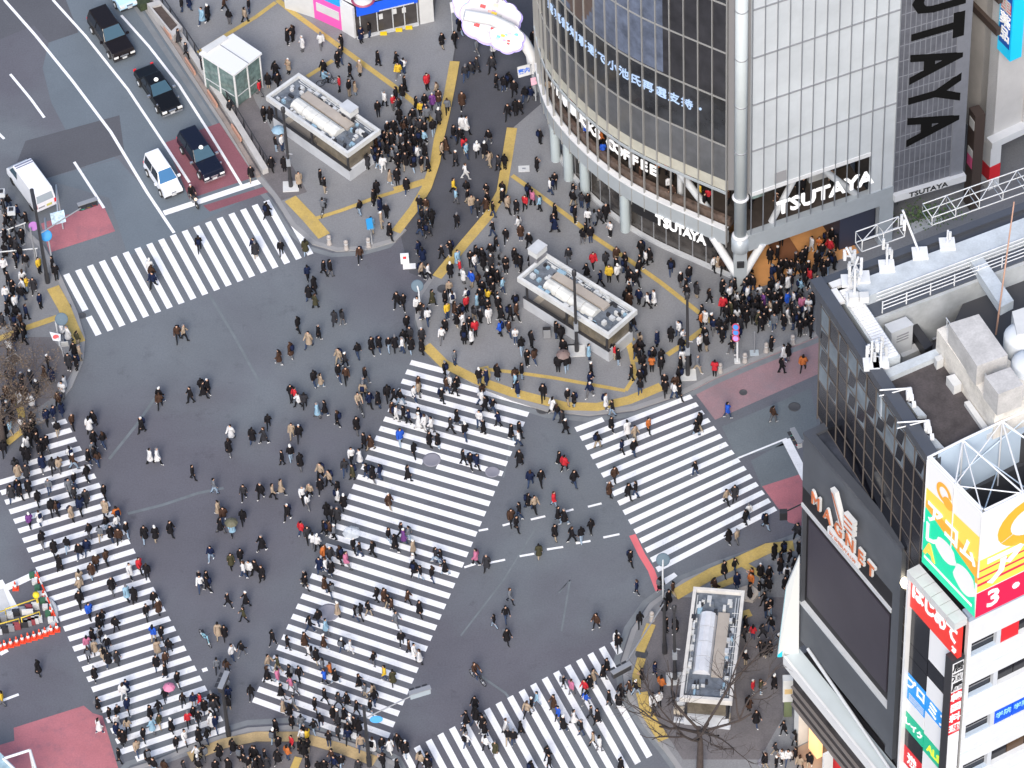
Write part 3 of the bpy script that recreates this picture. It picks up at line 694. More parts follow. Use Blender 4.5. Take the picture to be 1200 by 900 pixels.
# machines on the roof: things of their own
def roofthing(name, quad, z1, z0, mt, label, cat, group=None, grille=None, rot=None):
    ctr = sum((P(a, b, z0).to_2d() for a, b in quad), Vector((0, 0))) / len(quad); t = thing(name, label, cat, (ctr.x, ctr.y, z0), group)
    pbox(MB(), quad, z1, z0 + .12).build('casing', mt, t)
    c2 = sum((P(a, b, z1).to_2d() for a, b in quad), Vector((0, 0))) / len(quad)
    qs = [c2 + (P(a, b, z1).to_2d() - c2) * 1.05 for a, b in quad]; MB().prism(qs, z1, z1 + .06).build('lid', mt, t)
    MB().prism([c2 + (q - c2) * .7 for q in qs], z0, z0 + .13).build('feet', grey, t)
    if grille:
        q0_, q1_ = P(*quad[3], z1).to_2d(), P(*quad[2], z1).to_2d(); e = (q1_ - q0_); n2 = Vector((e.y, -e.x)).normalized()
        for k in range(3): MB().prism([q0_ + e * .25 + n2 * .03, q0_ + e * .8 + n2 * .03, q0_ + e * .8 - n2 * .02, q0_ + e * .25 - n2 * .02], z1 - .5 - k * .22, z1 - .4 - k * .22).build('louvre', grey, t)
    return t
roofthing('air_conditioner', [(1021,359),(1043,352),(1051,359),(1029,367)], 40.0, 37.35, lgrey, 'taller pale grey roof machine nearest the walkway railing', 'air conditioner', 'roof machines', 1)
roofthing('air_conditioner', [(1037,381),(1061,372),(1070,381),(1045,391)], 40.7, 37.35, lgrey, 'square pale grey roof machine beside the dark slanted beam', 'air conditioner', 'roof machines', 1)
roofthing('roof_cabinet', [(1053,411),(1078,401),(1084,408),(1058,419)], 38.6, 37.35, offw, 'low flat grey cabinet in front of the two roof machines', 'cabinet')
# antenna clusters and masts
def mast(x, y, z0, h, label, kind='antenna_mast', panels=3, lean=(0, 0), seed=1, foot=True):
    c = P(x, y, z0); t = thing(kind, label, 'antenna', c, 'roof antennas'); rr = random.Random(seed)
    top = c + Vector((lean[0], lean[1], h)); MB().tube([c, top], .07, 0, 8).build('pole', white, t)
    if foot: MB().box((c.x, c.y, c.z + .08), (.9, .9, .16)).build('foot', white, t)
    for k in range(panels):
        a = rr.uniform(0, 6.28); q = c.lerp(top, rr.uniform(.45, 1)) + Vector((cos(a) * .32, sin(a) * .32, 0))
        MB().box((q.x, q.y, q.z), (.16, .12, rr.uniform(.4, .9))).build('antenna_panel', rr.choice([white, offw, lgrey]), t)
        MB().tube([c.lerp(top, .7), q], .03, 0, 5).build('bracket', lgrey, t)
mast(1001, 352, 41.9, 2.6, 'tallest white antenna cluster at the roof corner over the crowd', panels=8, seed=2)
mast(1010, 326, 41.9, 2.2, 'leaning white antenna behind the corner cluster', panels=5, lean=(-.9, .4), seed=3)
mast(995, 330, 41.9, 1.8, 'white antenna with twin panels at the roof edge corner', panels=5, lean=(.5, .2), seed=9)
mast(1039, 313, 41.9, 1.9, 'white mast with square foot beside the corner antennas', panels=4, seed=4)
mast(1078, 298, 41.9, 2.9, 'thin leaning mast on square foot on north deck', panels=2, lean=(-1.0, .8), seed=5)
mast(1110, 287, 41.9, 1.2, 'short pale blue stub mast on square foot', panels=1, seed=6)
mast(1021, 428, 41.8, 2.0, 'white antenna stand at lower end of ribbed walkway', panels=6, seed=7)
mast(1032, 426, 41.8, 1.8, 'second antenna stand beside the white beam', panels=5, seed=8)
for x in (1000, 1012):
    c = P(x, 352, 41.9); MB().box((c.x, c.y - .1, c.z + .35), (.55, .45, .5)).own('equipment_box', offw, ('left' if x == 1000 else 'right') + ' white box of the pair under the corner antennas', 'equipment box')
for n_, (x, y, lb) in enumerate([(1065, 470, 'white floodlight stand on the parapet beside black roof deck, upper one'), (1086, 508, 'white floodlight stand on the parapet beside black roof deck, lower one')]):
    c = P(x, y, 41.4); t = thing('floodlight_stand', lb, 'floodlight', c)
    MB().tube([c + Vector((-1.6, .4, .6)), c + Vector((0, 0, 1.1)), c + Vector((0, 0, 0))], .05).build('frame', white, t)
    MB().tube([c + Vector((-1.6, .4, .1)), c + Vector((0, 0, 1.1))], .04).build('arm', white, t)
    MB().box((c.x, c.y, c.z + .6), (.35, .5, .5)).build('lamp_housing', white, t)
    MB().prism([c.to_2d() + Vector(v) for v in ((-.1, .1), (.5, -.3), (.9, -1.0), (.4, -1.0))], 41.0, 41.25).build('base', decw, t)
    for k in range(3): MB().box((c.x + .1 * k, c.y - .35 * k, c.z + .9 - .2 * k), (.22, .3, .25)).build('lamp', white, t)
c = P(1167, 392, 39.7); MB().tube([c, P(1178, 255, 39.7) * 0 + Vector((c.x + .5, c.y + .1, 50.5))], .06, 0, 6, r2=.04).own('thin_pole', mat('rust_pole', (.50, .30, .22), .6), 'thin rust coloured pole rising from the roof in front of the cross beam', 'pole')
# frames outside the north parapet
def truss(name, label, quad_lo, z, h, wd, loc):
    a, b = P(*quad_lo[0], z), P(*quad_lo[1], z); t = thing(name, label, 'steel frame', a, 'roof frames'); d = (b - a); n = Vector((-d.y, d.x, 0)).normalized() * wd
    for u in (Vector((0, 0, 0)), n, Vector((0, 0, h)), n + Vector((0, 0, h))): MB().tube([a + u, b + u], .04, 0, 5).build('rail', offw, t)
    k = max(2, int(d.length / 1.4))
    for i in range(k + 1):
        p = a + d * i / k; MB().tube([p, p + n, p + n + Vector((0, 0, h)), p + Vector((0, 0, h)), p], .03, 0, 5).build('hoop', offw, t)
        if i < k: MB().tube([p + Vector((0, 0, h)), p + d / k + n + Vector((0, 0, h))], .026, 0, 5).build('brace', white, t)
truss('roof_frame', 'long white lattice frame along the roof edge at far right', [(1092, 264), (1230, 215)], 41.5, .65, 1.2, None)
truss('roof_frame', 'short grey frame behind the antennas at the roof edge', [(1010, 295), (1060, 277)], 41.5, .9, .8, None)
# lower part: housing of the giant screen
Bx, By = Vector((16.98, -31.6)), Vector((21.9, -40.75)); bdv = (By - Bx).normalized(); bn = Vector((bdv.y, -bdv.x)); bn = -bn if bn.x > 0 else bn; BL = (By - Bx).length
def bbox(s0, s1, z0, z1, d0, d1, mb=None, mi=0):
    a, b = Bx + bdv * s0, Bx + bdv * s1; mb = mb or MB(); return mb.prism([a + bn * d0, b + bn * d0, b + bn * d1, a + bn * d1], z0, z1, mi)
bbox(0, BL, 25.4, 30.0, -3.2, 0).build('housing_top', boxg, M_)
bbox(-.02, BL, 30.0, 30.3, -.55, .03).build('housing_cap', gm, M_); bbox(0, .5, 29.6, 30.31, -2.3, -.3).build('housing_cap', gm, M_)
bbox(.5, BL - .4, 29.7, 30.08, -3.4, -.6).build('ledge_tray', mat('tray', (.035, .04, .055), .6, var=.5, scale=1), M_)
bbox(0, BL - .75, 23.9, 25.4, -.4, -.02).build('dark_band', boxd, M_); bbox(BL - .75, BL, 9.9, 25.4, -3, 0).build('housing_side', boxg, M_)
bbox(0, BL - .75, 23.55, 23.85, -.5, .06).build('light_ledge', lgrey, M_)
bbox(0, .15, 9.9, 23.3, -.6, 0).build('housing_edge', gm, M_)
bbox(.15, BL - .75, 14.4, 23.55, -.4, -.28).build('screen_recess', boxd, M_)
bbox(.5, BL - 1.2, 15.2, 22.6, -.28, -.18).build('video_screen', scrm, M_)
bbox(0, BL - .75, 14.2, 14.4, -.35, .03).build('light_ledge', lgrey, M_)
bbox(.15, BL - .75, 10.6, 14.1, -.5, -.02).build('lower_panel', boxg, M_)
bbox(BL, BL + .6, 9, 30.1, -3, -.35).build('return_side', boxd, M_)
# canopy and lower floors
bbox(-.1, BL + 2.2, 8.95, 9.35, -.15, .9).build('canopy', mat('canopy_pale', (.50, .56, .58), .5, var=.06), M_)
bbox(-.12, BL + 2.2, 8.5, 9.42, .9, 1.06).build('canopy_edge', white, M_)
a, b = Bx + bdv * 1.2, Bx + bdv * (BL + 1.8)
MB().tube([(a.x - .1, a.y, 10.9), (b.x - .5, b.y, 9.6)], .12, 0, 6).build('canopy_beam', lgrey, M_)
bbox(.3, BL + 1, 9.0, 9.3, -.5, -.16).build('canopy_gutter', boxd, M_)
bbox(0, BL + 6, 4.3, 8.6, -2, .35).build('mid_floor', mat('mid_glass', (.028, .026, .028), .15, var=.4, scale=1.2), M_)
for z_ in (4.2, 5.1, 6.0): bbox(-.02, BL + 6, z_ - .05, z_ + .07, .3, .5).build('floor_line', mat('stone_line', (.17, .155, .15), .5), M_)
bbox(.1, BL + 6, .12, 4.1, -5, -4.8).build('shop_back', mat('warm_wall', None), M_)
bbox(0, .5, .12, 4.1, -1, .2).build('shop_pier', offw, M_)
bbox(1.1, 2.1, .3, 3.6, -.6, -.2).build('shop_display', mat('display_glow', (.85, .50, .22), .5, emit=.7), M_)
bbox(.6, 6, .125, .15, -4.5, .9).build('shop_floor', mat('shop_floor', (.40, .29, .22), .5, var=.1), M_)
tx = MB(); c = Bx + bdv * 6.6 + bn * .37; put_text(tx, 'SHIBUYA109', (*c, 7.6), (bdv.x, bdv.y, 0), .8, 0, .03, .02, 1.0); tx.build('wall_lettering', letw, M_)
bbox(4.3, 4.45, 1.0, 4.2, .2, .9).build('door_sign_frame', white, M_)
# big lettering with the emblem
sgn = thing('rooftop_sign', 'orange and white six letter sign with magnet emblem on grey wall', 'sign', (*(Bx + bdv * 5), 25)); ow = mat('letter_orange', (.50, .15, .06), .5)
for body_, s_, z_, sz in (('M', 2.0, 26.0, 1.55), ('A', 3.35, 25.95, 1.5), ('G', 4.65, 25.9, 1.55), ('N', 5.95, 25.9, 1.55), ('E', 7.2, 25.8, 1.55), ('T', 8.35, 25.7, 1.5)):
    c = Bx + bdv * s_ * .93
    lt = MB(); put_text(lt, body_, (*(c + bn * .2), z_), (bdv.x, bdv.y, 0), sz, 0, .07, .07, .80); put_text(lt, body_, (*(c + bn * .31), z_), (bdv.x, bdv.y, 0), sz, 1, .03, .0, .80)
    lt.build('letter', [offw, ow], sgn)
em = MB(); c = Bx + bdv * 4.4
q = wall_mx((*(c + bn * .3), 27.2), (bdv.x, bdv.y, 0))
em.raw([(-.6, 2.2, 0), (-.15, 2.2, 0), (.9, -.1, 0), (.4, -.1, 0), (-.6, 2.2, .3), (-.15, 2.2, .3), (.9, -.1, .3), (.4, -.1, .3)], [(3, 2, 1, 0), (4, 5, 6, 7), (0, 1, 5, 4), (1, 2, 6, 5), (2, 3, 7, 6), (3, 0, 4, 7)], 0, False, q)
em.raw([(-.5, 2.0, .31), (-.3, 2.0, .31), (.75, 0, .31), (.55, 0, .31)], [(0, 3, 2, 1)][::-1], 1, False, q)
for k in range(3): em.box((1.35, .3 + k * .5, .15), (1.0, .34, .3), 0, q); em.box((1.35, .3 + k * .5, .31), (.8, .14, .04), 1, q)
em.build('emblem', [offw, ow], sgn)
t_ = MB(); t_.box((0, 0, 0), (3.3, .55, .2), 0, wall_mx((*(Bx + bdv * 4.7 + bn * .1), 24.6), (bdv.x, bdv.y, 0))); put_text(t_, 'by SHIBUYA109', (*(Bx + bdv * 4.7 + bn * .22), 24.6), (bdv.x, bdv.y, 0), .42, 1, .01, 0, 1); t_.build('small_lettering', [white, ow], sgn)
# pale banner sticking out of the building corner over the street
bq = [P(937, 652, 19), P(936, 768, 9.1), P(911, 770, 9.1), P(921, 690, 15.5)]
bt = thing('hanging_banner', 'white banner with cyan edge sticking out at the dark building corner', 'banner', (bq[1].x, bq[1].y, 9))
mb = MB(); tv = Vector((.0, .18, 0)); mb.raw(bq + [p + tv for p in bq], [(0, 1, 2, 3), (7, 6, 5, 4), (0, 4, 5, 1), (1, 5, 6, 2), (2, 6, 7, 3), (3, 7, 4, 0)]); mb.build('cloth', mat('banner_white', (.58, .60, .59), .6), bt)
mb = MB(); e0, e1 = bq[3], bq[2]; off_ = Vector((.28, -.01, 0)); f_ = Vector((0, -.012, 0)); mb.face([e0 + f_, e1 + f_, e1 + off_ + f_, e0 + off_ + f_]); mb.build('cyan_edge', mat('cyan_edge', (.02, .50, .62), .5), bt)
c = P(930, 800, 4); t = thing('street_signboard', 'white cream signboard with green base under dark building corner', 'signboard', (c.x - .3, c.y + .4, .12))
MB().box((c.x - .3, c.y + .4, 2.9), (.7, .5, 2.2)).build('board', offw, t); MB().box((c.x - .3, c.y + .4, 1.0), (.5, .4, 1.7)).build('base', mat('olive_base', (.14, .17, .09), .6), t); MB().box((c.x - .3, c.y + .14, 2.9), (.5, .03, .5)).build('panel', mat('tan_panel', (.55, .40, .2), .5), t)
rq = P(972, 860, 3.4); t = thing('corner_signboard', 'white framed red signboard at the bottom under dark building', 'signboard', (rq.x, rq.y, .12))
MB().obox(rq, Vector((rq.x, rq.y, 0)).to_2d() + bdv * 1.6, .14, .12, 3.4).build('frame', white, t); MB().obox(rq.to_2d() + bn * .09 + bdv * .2, rq.to_2d() + bdv * 1.5 + bn * .09, .04, .6, 3.0).build('panel', red, t)
t_ = MB(); c = rq.to_2d() + bdv * .9 + bn * .12; put_text(t_, 'SALE', (*c, 2.2), (bdv.x, bdv.y, 0), .5, 0, .01, .01); 
# ---------- white office building with the advertising ----------
O = thing('office_building', 'white tiled office building with banded windows and coloured sign panels', 'building', (28, -46, 0))
L0, C0 = Vector((22.45, -41.35)), Vector((24.72, -45.35)); Rr = Vector((25.12, -44.98)) + Vector((.46, -.888)) * .2; rdv = Vector((.888, .46)).normalized(); rnn = Vector((rdv.y, -rdv.x)); ldv = (C0 - L0).normalized(); lnn = Vector((ldv.y, -ldv.x)); lnn = -lnn if lnn.x > 0 else lnn; LL = (C0 - L0).length
tile = mat('white_tile', (.66, .68, .70), .4, var=.05, scale=.8)
pc_ = C0 - lnn * .12 - ldv * .75
MB().prism([L0 - lnn * .12, pc_, pc_ + rdv * 11, pc_ + rdv * 11 - rnn * 6, L0 + rdv * 9 + Vector((0, 1))], -2.7, 28.8).build('core', boxd, O)
def lbox(s0, s1, z0, z1, d0, d1, mb=None, mi=0):
    a, b = L0 + ldv * s0, L0 + ldv * s1; mb = mb or MB(); return mb.prism([a + lnn * d0, b + lnn * d0, b + lnn * d1, a + lnn * d1], z0, z1, mi)
def obx(s0, s1, z0, z1, d0, d1, mb=None, mi=0):
    a, b = Rr + rdv * s0, Rr + rdv * s1; mb = mb or MB(); return mb.prism([a + rnn * d0, b + rnn * d0, b + rnn * d1, a + rnn * d1], z0, z1, mi)
lbox(-.12, .06, -2.7, 28.9, -.1, .35).build('edge_strip', white, O)
lbox(0, LL + .1, 25.8, 28.7, -.1, .18).build('red_panel', mat('panel_red', (.70, .035, .025), .4, emit=.12), O)
t_ = MB(); 
for k, ch_ in enumerate('はじめて'): 
    c = L0 + ldv * (.75 + k * 1.1) + lnn * .2; put_text(t_, ch_, (*c, 27.5), (ldv.x, ldv.y, 0), 1.5, 0, .02, .06, .8)
t_.build('panel_lettering', letw, O)
c = L0 + ldv * (LL - .25) + lnn * .2; t_ = MB(); put_text(t_, '2F', (*c, 26.3), (ldv.x, ldv.y, 0), .6, 0, .02, .02, .7); t_.build('panel_lettering', letw, O)
for k in range(6): lbox(.1 + k * .78, .84 + k * .78, 28.75, 29.35, -.3, .55).build('cornice_tile', offw, O)
ph = 1.5; zt = 25.7; bp = mat('panel_blue', (.02, .27, .72), .4, emit=.1); gp = mat('panel_green', (.01, .42, .24), .4, emit=.1); wp = mat('panel_white', (.70, .71, .73), .4, emit=.04); bk = mat('panel_black', (.012, .012, .016), .15)
cols = [[('k',0,3.35),('k',3.35,4.6),('k',4.6,6.2),('b',6.2,7.75),('l',7.75,8.7),('w',8.7,9.9),('g',9.9,11.6),('k',11.6,13.2),('r',13.2,15),('w',15,18),('k',18,25)],
        [('w',0,3.0),('k',3.0,4.6),('w',4.6,6.4),('b',6.4,7.9),('w',7.9,10.1),('g',10.1,11.8),('w',11.8,25)]]
mm_ = {'k': bk, 'b': bp, 'l': bp, 'w': wp, 'g': gp, 'r': red}
for ci, cl in enumerate(cols):
    s0, s1 = (.1, LL * .40) if ci == 0 else (LL * .40 + .06, LL - .05)
    for kd, a_, b_ in cl: lbox(s0, s1, zt - b_ + .05, zt - a_, -.05, .06).build('window' if kd == 'k' else 'sign_panel', mm_[kd], O)
for tx_, s_, z_, mt_, sz in (('プロ', .2, 6.98, letw, 1.15), ('ミス', .7, 7.15, letw, 1.35), ('レイク', .2, 10.75, letw, .72), ('ALSA', .7, 10.95, mat('letter_lime', (.65, .75, .05), .5, emit=.2), .95), ('満', .2, 14.1, letw, 1.1)):
    t_ = MB(); put_text(t_, tx_, (*(L0 + ldv * LL * s_ + lnn * .09), zt - z_), (ldv.x, ldv.y, 0), sz, 0, .015, .03, .85); t_.build('panel_lettering', mt_, O)
t_ = MB()
for k in range(4): lbox(.3, LL * .38, zt - 8.0 - k * .17, zt - 7.93 - k * .17, .06, .08, t_)
t_.build('small_print', mat('print_grey', (.5, .55, .6), .5), O)
# corner sign column
sc_ = thing('sign_column', 'narrow dark framed column of stacked shop signs on building corner', 'sign', (25, -45.5, 5)); cA = C0 + lnn * .55 + ldv * .12
MB().prism([cA, cA + rdv * .85 + lnn * 0, cA + rdv * .85 - rnn * .65, cA - rnn * .65], 4, 25.9).build('frame', dark, sc_)
for z1_, z0_, mt_, tt, tm in ((25.6, 22.9, wp, '居酒屋', black), (22.85, 18.9, red, '韓国料理', letw), (18.85, 15.4, wp, '', black), (15.35, 11.6, wp, 'カラオケ', mat('txt_blue', (.03, .16, .55), .5)), (11.55, 8.2, mat('deep_green', (.012, .10, .03), .5), '個室和食', letw), (8.1, 4.2, wp, '', black)):
    q0_, q1_ = cA + rdv * .06 + rnn * .03, cA + rdv * .8 + rnn * .03; MB().prism([q0_, q1_, q1_ - rnn * .05, q0_ - rnn * .05], z0_, z1_).build('sign_plate', mt_, sc_)
    for k, ch_ in enumerate(tt):
        t_ = MB(); c = q0_.lerp(q1_, .5) + rnn * .02; n_ = len(tt); zz = z1_ - (z1_ - z0_) * (k + .5) / n_; put_text(t_, ch_, (*c, zz), (rdv.x, rdv.y, 0), .78, 0, .01, .02); t_.build('sign_character', tm, sc_)
# right side: white bands and windows
ztops = 28.3; zs = [zat(Rr + rdv * .6, y) for y in (752, 771, 799, 818, 845, 865, 893, 912)]
fh = (zs[0] - zs[6]) / 3
obx(0, 11, 28.6 - (28.6 - zs[0]), 28.9, -.3, 0).build('wall_band', tile, O)
obx(-.1, 11, 28.9, 29.3, -.6, .12).build('cornice', mat('cornice_grey', (.30, .36, .45), .5), O)
cols2 = [('r', 'k', 'k'), ('k', 'k', 'k'), ('B', 'B', 'k'), ('k', 'brown', 'k'), ('k', 'k', 'k')]
for k in range(6):
    z1 = zs[0] - k * fh; z0 = z1 - 1.35
    obx(0, 11, z0 - (fh - 1.35), z0, -.3, 0 if k % 1 == 0 else 0).build('wall_band', tile, O)
    obx(0, 11, z0 - (fh - 1.35) * .5 - .02, z0 - (fh - 1.35) * .5 + .02, 0, .015).build('band_joint', mat('joint', (.52, .62, .60), .5), O)
    obx(.0, .28, z0, z1, -.3, -.01).build('pier', tile, O); obx(.3, 2.0, z0, z1, -.5, -.32).build('window', bk, O)
    obx(.3, 2.0, z0 + .02, z0 + .14, -.3, -.04).build('sill', mat('sill_blue', (.45, .53, .62), .5), O); obx(.3, 2.0, z0 + .62, z0 + .66, -.32, -.28).build('window_rail', grey, O)
    obx(2.0, 2.3, z0, z1, -.3, -.02).build('pier', mat('pier_grey', (.55, .58, .62), .5), O)
    for j_ in range(6):
        kd = (cols2[k % 5] + ('k', 'k', 'k'))[j_]; s_ = 2.35 + j_ * 1.25
        if kd == 'B':
            obx(s_, s_ + 1.2, z0, z1, -.2, -.06).build('sign_panel', mat('blue_sign', (.005, .08, .70), .4, emit=.1), O); t_ = MB(); put_text(t_, '学院', (*(Rr + rdv * (s_ + .6) - rnn * .04), z0 + .7), (rdv.x, rdv.y, 0), .55, 0, .01, .0); t_.build('panel_lettering', mat('aqua', (.35, .75, .85), .5), O)
        else: obx(s_, s_ + 1.2, z0, z1, -.2 if kd == 'r' else -.4, -.06 if kd == 'r' else -.3).build('sign_panel' if kd == 'r' else 'window', {'r': red, 'k': bk, 'brown': mat('brown_window', (.07, .035, .012), .3)}[kd], O)
# advertising hoarding on the roof
H = thing('billboard', 'large two sided rooftop billboard with orange, green and white advertising', 'billboard', (25, -45, 30))
q0, q1, q2 = Vector((22.85, -41.65)), Vector((25.4, -45.85)), Vector((25.4, -45.85)) + rdv * 9; hl = (q1 - q0).normalized(); hn = Vector((hl.y, -hl.x)); hn = -hn if hn.x > 0 else hn; HL = (q1 - q0).length
zb, zt2 = 30.0, 39.1
ad_w = mat('ad_white', (.76, .76, .76), .4, emit=.05); ad_o = mat('ad_orange', (.80, .36, .03), .4, emit=.12); ad_y = mat('ad_yellow', (.85, .58, .08), .4, emit=.12); ad_g = mat('ad_green', (.0, .62, .33), .4, emit=.12); ad_r = mat('ad_red', (.80, .01, .06), .4, emit=.15)
def hbox(s0, s1, z0, z1, d0, d1, mb=None, mi=0):
    a, b = q0 + hl * s0, q0 + hl * s1; mb = mb or MB(); return mb.prism([a + hn * d0, b + hn * d0, b + hn * d1, a + hn * d1], z0, z1, mi)
def kbox(s0, s1, z0, z1, d0, d1, mb=None, mi=0):
    a, b = q1 + rdv * s0, q1 + rdv * s1; mb = mb or MB(); return mb.prism([a + rnn * d0, b + rnn * d0, b + rnn * d1, a + rnn * d1], z0, z1, mi)
hbox(0, HL, zb, zt2, -.25, 0).build('left_panel', ad_w, H); kbox(0.0, 9, zb, zt2, -.25, 0).build('right_panel', ad_w, H)
def hface(pts, mt, name, d=.01):
    MB().face([(*(q0 + hl * s + hn * d), z) for s, z in pts]).build(name, mt, H)
hface([(0, 35.6), (HL, 35.6), (HL, 33.0), (0, 31.5)][::-1], ad_o, 'orange_field'); hface([(0, 36.6), (HL, 37.0), (HL, 34.8), (0, 35.6)][::-1], ad_y, 'yellow_field', .012)
hface([(0, 35.0), (HL * .95, 33.4), (HL, 30.0), (0, 30.0)][::-1], ad_g, 'green_field', .018)
t_ = MB()
for ang in range(1): pass
for cx, cz, rx, rz, d in ((HL * .42, 33.0, .95, .85, .03), (HL * .78, 32.2, 1.0, 1.1, .03)):
    pts = [(cx + rx * cos(2 * pi * k / 24) * (1 + .1 * sin(5 * k)), cz + rz * sin(2 * pi * k / 24)) for k in range(24)]
    t_.face([(*(q0 + hl * s + hn * d), z) for s, z in pts])
t_.build('white_blobs', ad_w, H)
t_ = MB(); put_text(t_, 'アコム', (*(q0 + hl * HL * .5 + hn * .05), 34.9), (hl.x, hl.y, 0), 1.9, 0, .02, .05, .8); t_.build('advert_lettering', letw, H)
t_ = MB(); put_text(t_, 'レ', (*(q0 + hl * .75 + hn * .05), 33.0), (hl.x, hl.y, 0), 1.9, 0, .02, .06, .8); t_.build('advert_lettering', letw, H)
t_ = MB(); put_text(t_, 'A', (*(q0 + hl * .65 + hn * .05), 31.6), (hl.x, hl.y, 0), 1.6, 0, .02, .06, .9); t_.build('advert_lettering', ad_y, H)
hface([(.2, 30.9), (HL - .3, 30.9), (HL - .3, 30.65), (.2, 30.65)][::-1], letw, 'white_line', .04)
def ring(c, ux, r, th, sxx, mt, name):
    m_ = MB()
    for k in range(20):
        a, b = 2 * pi * k / 24, 2 * pi * (k + 1) / 24
        f = lambda t, rr_: (*(c[:2] + ux * cos(t) * rr_ * sxx).to_tuple(), c[2] + sin(t) * rr_) if False else (c[0] + ux.x * cos(t) * rr_ * sxx, c[1] + ux.y * cos(t) * rr_ * sxx, c[2] + sin(t) * rr_)
        m_.face([f(a, r - th), f(a, r), f(b, r), f(b, r - th)])
    return m_.build(name, mt, H)
ring((*(q0 + hl * 1.6 + hn * .03), 37.6), hl, .75, .3, .9, ad_o, 'logo'); t_ = MB(); t_.disc((*(q0 + hl * 2.0 + hn * .03), 37.1), (hn.x, hn.y, 0), .45, .02); t_.build('logo_dot', ad_o, H)
cpt = (*(q1 + rdv * 3.3 + rnn * .03), 36.6); ring(cpt, rdv, 1.9, .75, 1.15, ad_o, 'logo'); t_ = MB(); t_.disc((*(q1 + rdv * 3.9 + rnn * .035), 36.2), (rnn.x, rnn.y, 0), .8, .02); t_.build('logo_dot', ad_o, H)
kbox(0, 9, 32.2, 35.0, 0, .02).build('orange_field', ad_y, H); kbox(0, 9, 32.75, 32.95, 0, .03).build('red_line', ad_r, H); kbox(0, 9, 33.35, 33.5, 0, .03).build('red_line', ad_r, H); kbox(0, 9, 34.0, 34.12, 0, .03).build('red_line', ad_r, H)
kbox(0, 9, 30.0, 32.1, 0, .035).build('red_field', ad_r, H)
t_ = MB(); put_text(t_, 'アコム', (*(q1 + rdv * 4.4 + rnn * .07), 33.6), (rdv.x, rdv.y, 0), 2.9, 0, .02, .08, .95); t_.build('advert_lettering', letw, H)
t_ = MB(); put_text(t_, '3・4F', (*(q1 + rdv * 3.1 + rnn * .06), 31.1), (rdv.x, rdv.y, 0), 2.0, 0, .02, .04, 1); t_.build('advert_lettering', letw, H)
bwi = mat('billboard_inner', (.50, .60, .70), .6)
q3 = q0 + rdv * 9 + Vector((0, .5)); MB().prism([q0, q3, q3 - rnn * .1, q0 - rnn * .1], 31, zt2 - .3).build('rear_panel', bwi, H)
MB().sheet([q0, q1, q2, q3], 31.5).build('inner_floor', mat('inner_floor', (.05, .07, .11), .7), H)
def V3(p, z): return Vector((p.x, p.y, z))
nodes_t = [V3(q0, zt2), V3(q1, zt2), V3(q0 + rdv * 2.3, zt2 + .1), V3(q1 + rdv * 2.8 + Vector((-.1, 0)), zt2), V3(q0 + rdv * 4.9, zt2 + .1), V3(q1 + rdv * 5.8, zt2), V3(q0 + rdv * 7.4, zt2), V3(q1 + rdv * 8.9, zt2), V3(q0.lerp(q1, .5), zt2)]
for i_, j_, r_ in ((0,1,.07),(0,2,.08),(2,4,.08),(4,6,.08),(1,3,.07),(3,5,.07),(5,7,.07),(2,3,.06),(3,4,.06),(4,5,.06),(2,8,.05),(1,2,.04),(8,3,.04),(5,6,.05),(4,8,.04)):
    MB().tube([nodes_t[i_], nodes_t[j_]], r_, 0, 6).build('truss_bar', white, H)
for i_ in range(9):
    p = nodes_t[i_]; MB().tube([p - Vector((0, 0, .2)), p - Vector((0, 0, 5.5))], .06, 0, 6).build('truss_post', white, H)
    MB().tube([p - Vector((0, 0, .2)), nodes_t[(i_ + 3) % 9] - Vector((0, 0, 4))], .04, 0, 6).build('truss_brace', bwi, H)
lp = P(1062, 683, 27.5); t = thing('wall_lamp', 'glowing round lamp between dark building and red panel', 'lamp', (lp.x + .6, lp.y, 27)); MB().lathe([(.05, -.34), (.3, -.2), (.36, 0), (.3, .2), (.05, .34)], (lp.x, lp.y, 27.5), 12).build('globe', mat('lamp_glow', (1, .85, .6), .5, emit=4), t); MB().tube([(lp.x, lp.y, 27.5), (lp.x + .9, lp.y, 27.4)], .05).build('bracket', grey, t)

for t_ in (O, H, sc_): t_.location = Vector(t_.location) + Vector((-.22, -2.14, 2.8))

rr = random.Random(31)
for k in range(16):
    x, y, zz = rr.choice([(rr.uniform(1016, 1050), rr.uniform(372, 405), 37.5), (rr.uniform(1065, 1110), rr.uniform(372, 400), 37.6), (rr.uniform(1110, 1150), rr.uniform(340, 372), 37.6)])
    a = P(x, y, zz); dd = (fd if k % 2 else nd) * rr.uniform(.8, 2.4); MB().tube([a, (a.x + dd.x, a.y + dd.y, zz)], rr.uniform(.04, .11), 0, 6).build('roof_pipe', [lgrey, grey, offw][k % 3], M_)
for k in range(10):
    x, y = rr.uniform(1180, 1212), rr.uniform(405, 480); a = P(x, y, 41); MB().tube([a, (a.x + .1, a.y, 42.4), (a.x + rr.uniform(-.9, .9), a.y + rr.uniform(-.9, .9), 42.6)], .09, 0, 8).build('duct', mat('duct_blue2', (.20, .30, .42), .45), M_)
for k in range(12):
    a = P(1101, 384, 43.05).lerp(P(1168, 480, 43.05), k / 12 + .02); MB().tube([(a.x + .35, a.y + .1, 43.0), (a.x + .35, a.y + .1, 43.7)], .035, 0, 5).build('rail_post', lgrey, M_)
a, b = P(1101, 384, 43.0), P(1168, 480, 43.0); MB().tube([(a.x + .35, a.y + .1, 43.7), (b.x + .35, b.y + .1, 43.7)], .035, 0, 5).build('handrail', lgrey, M_)
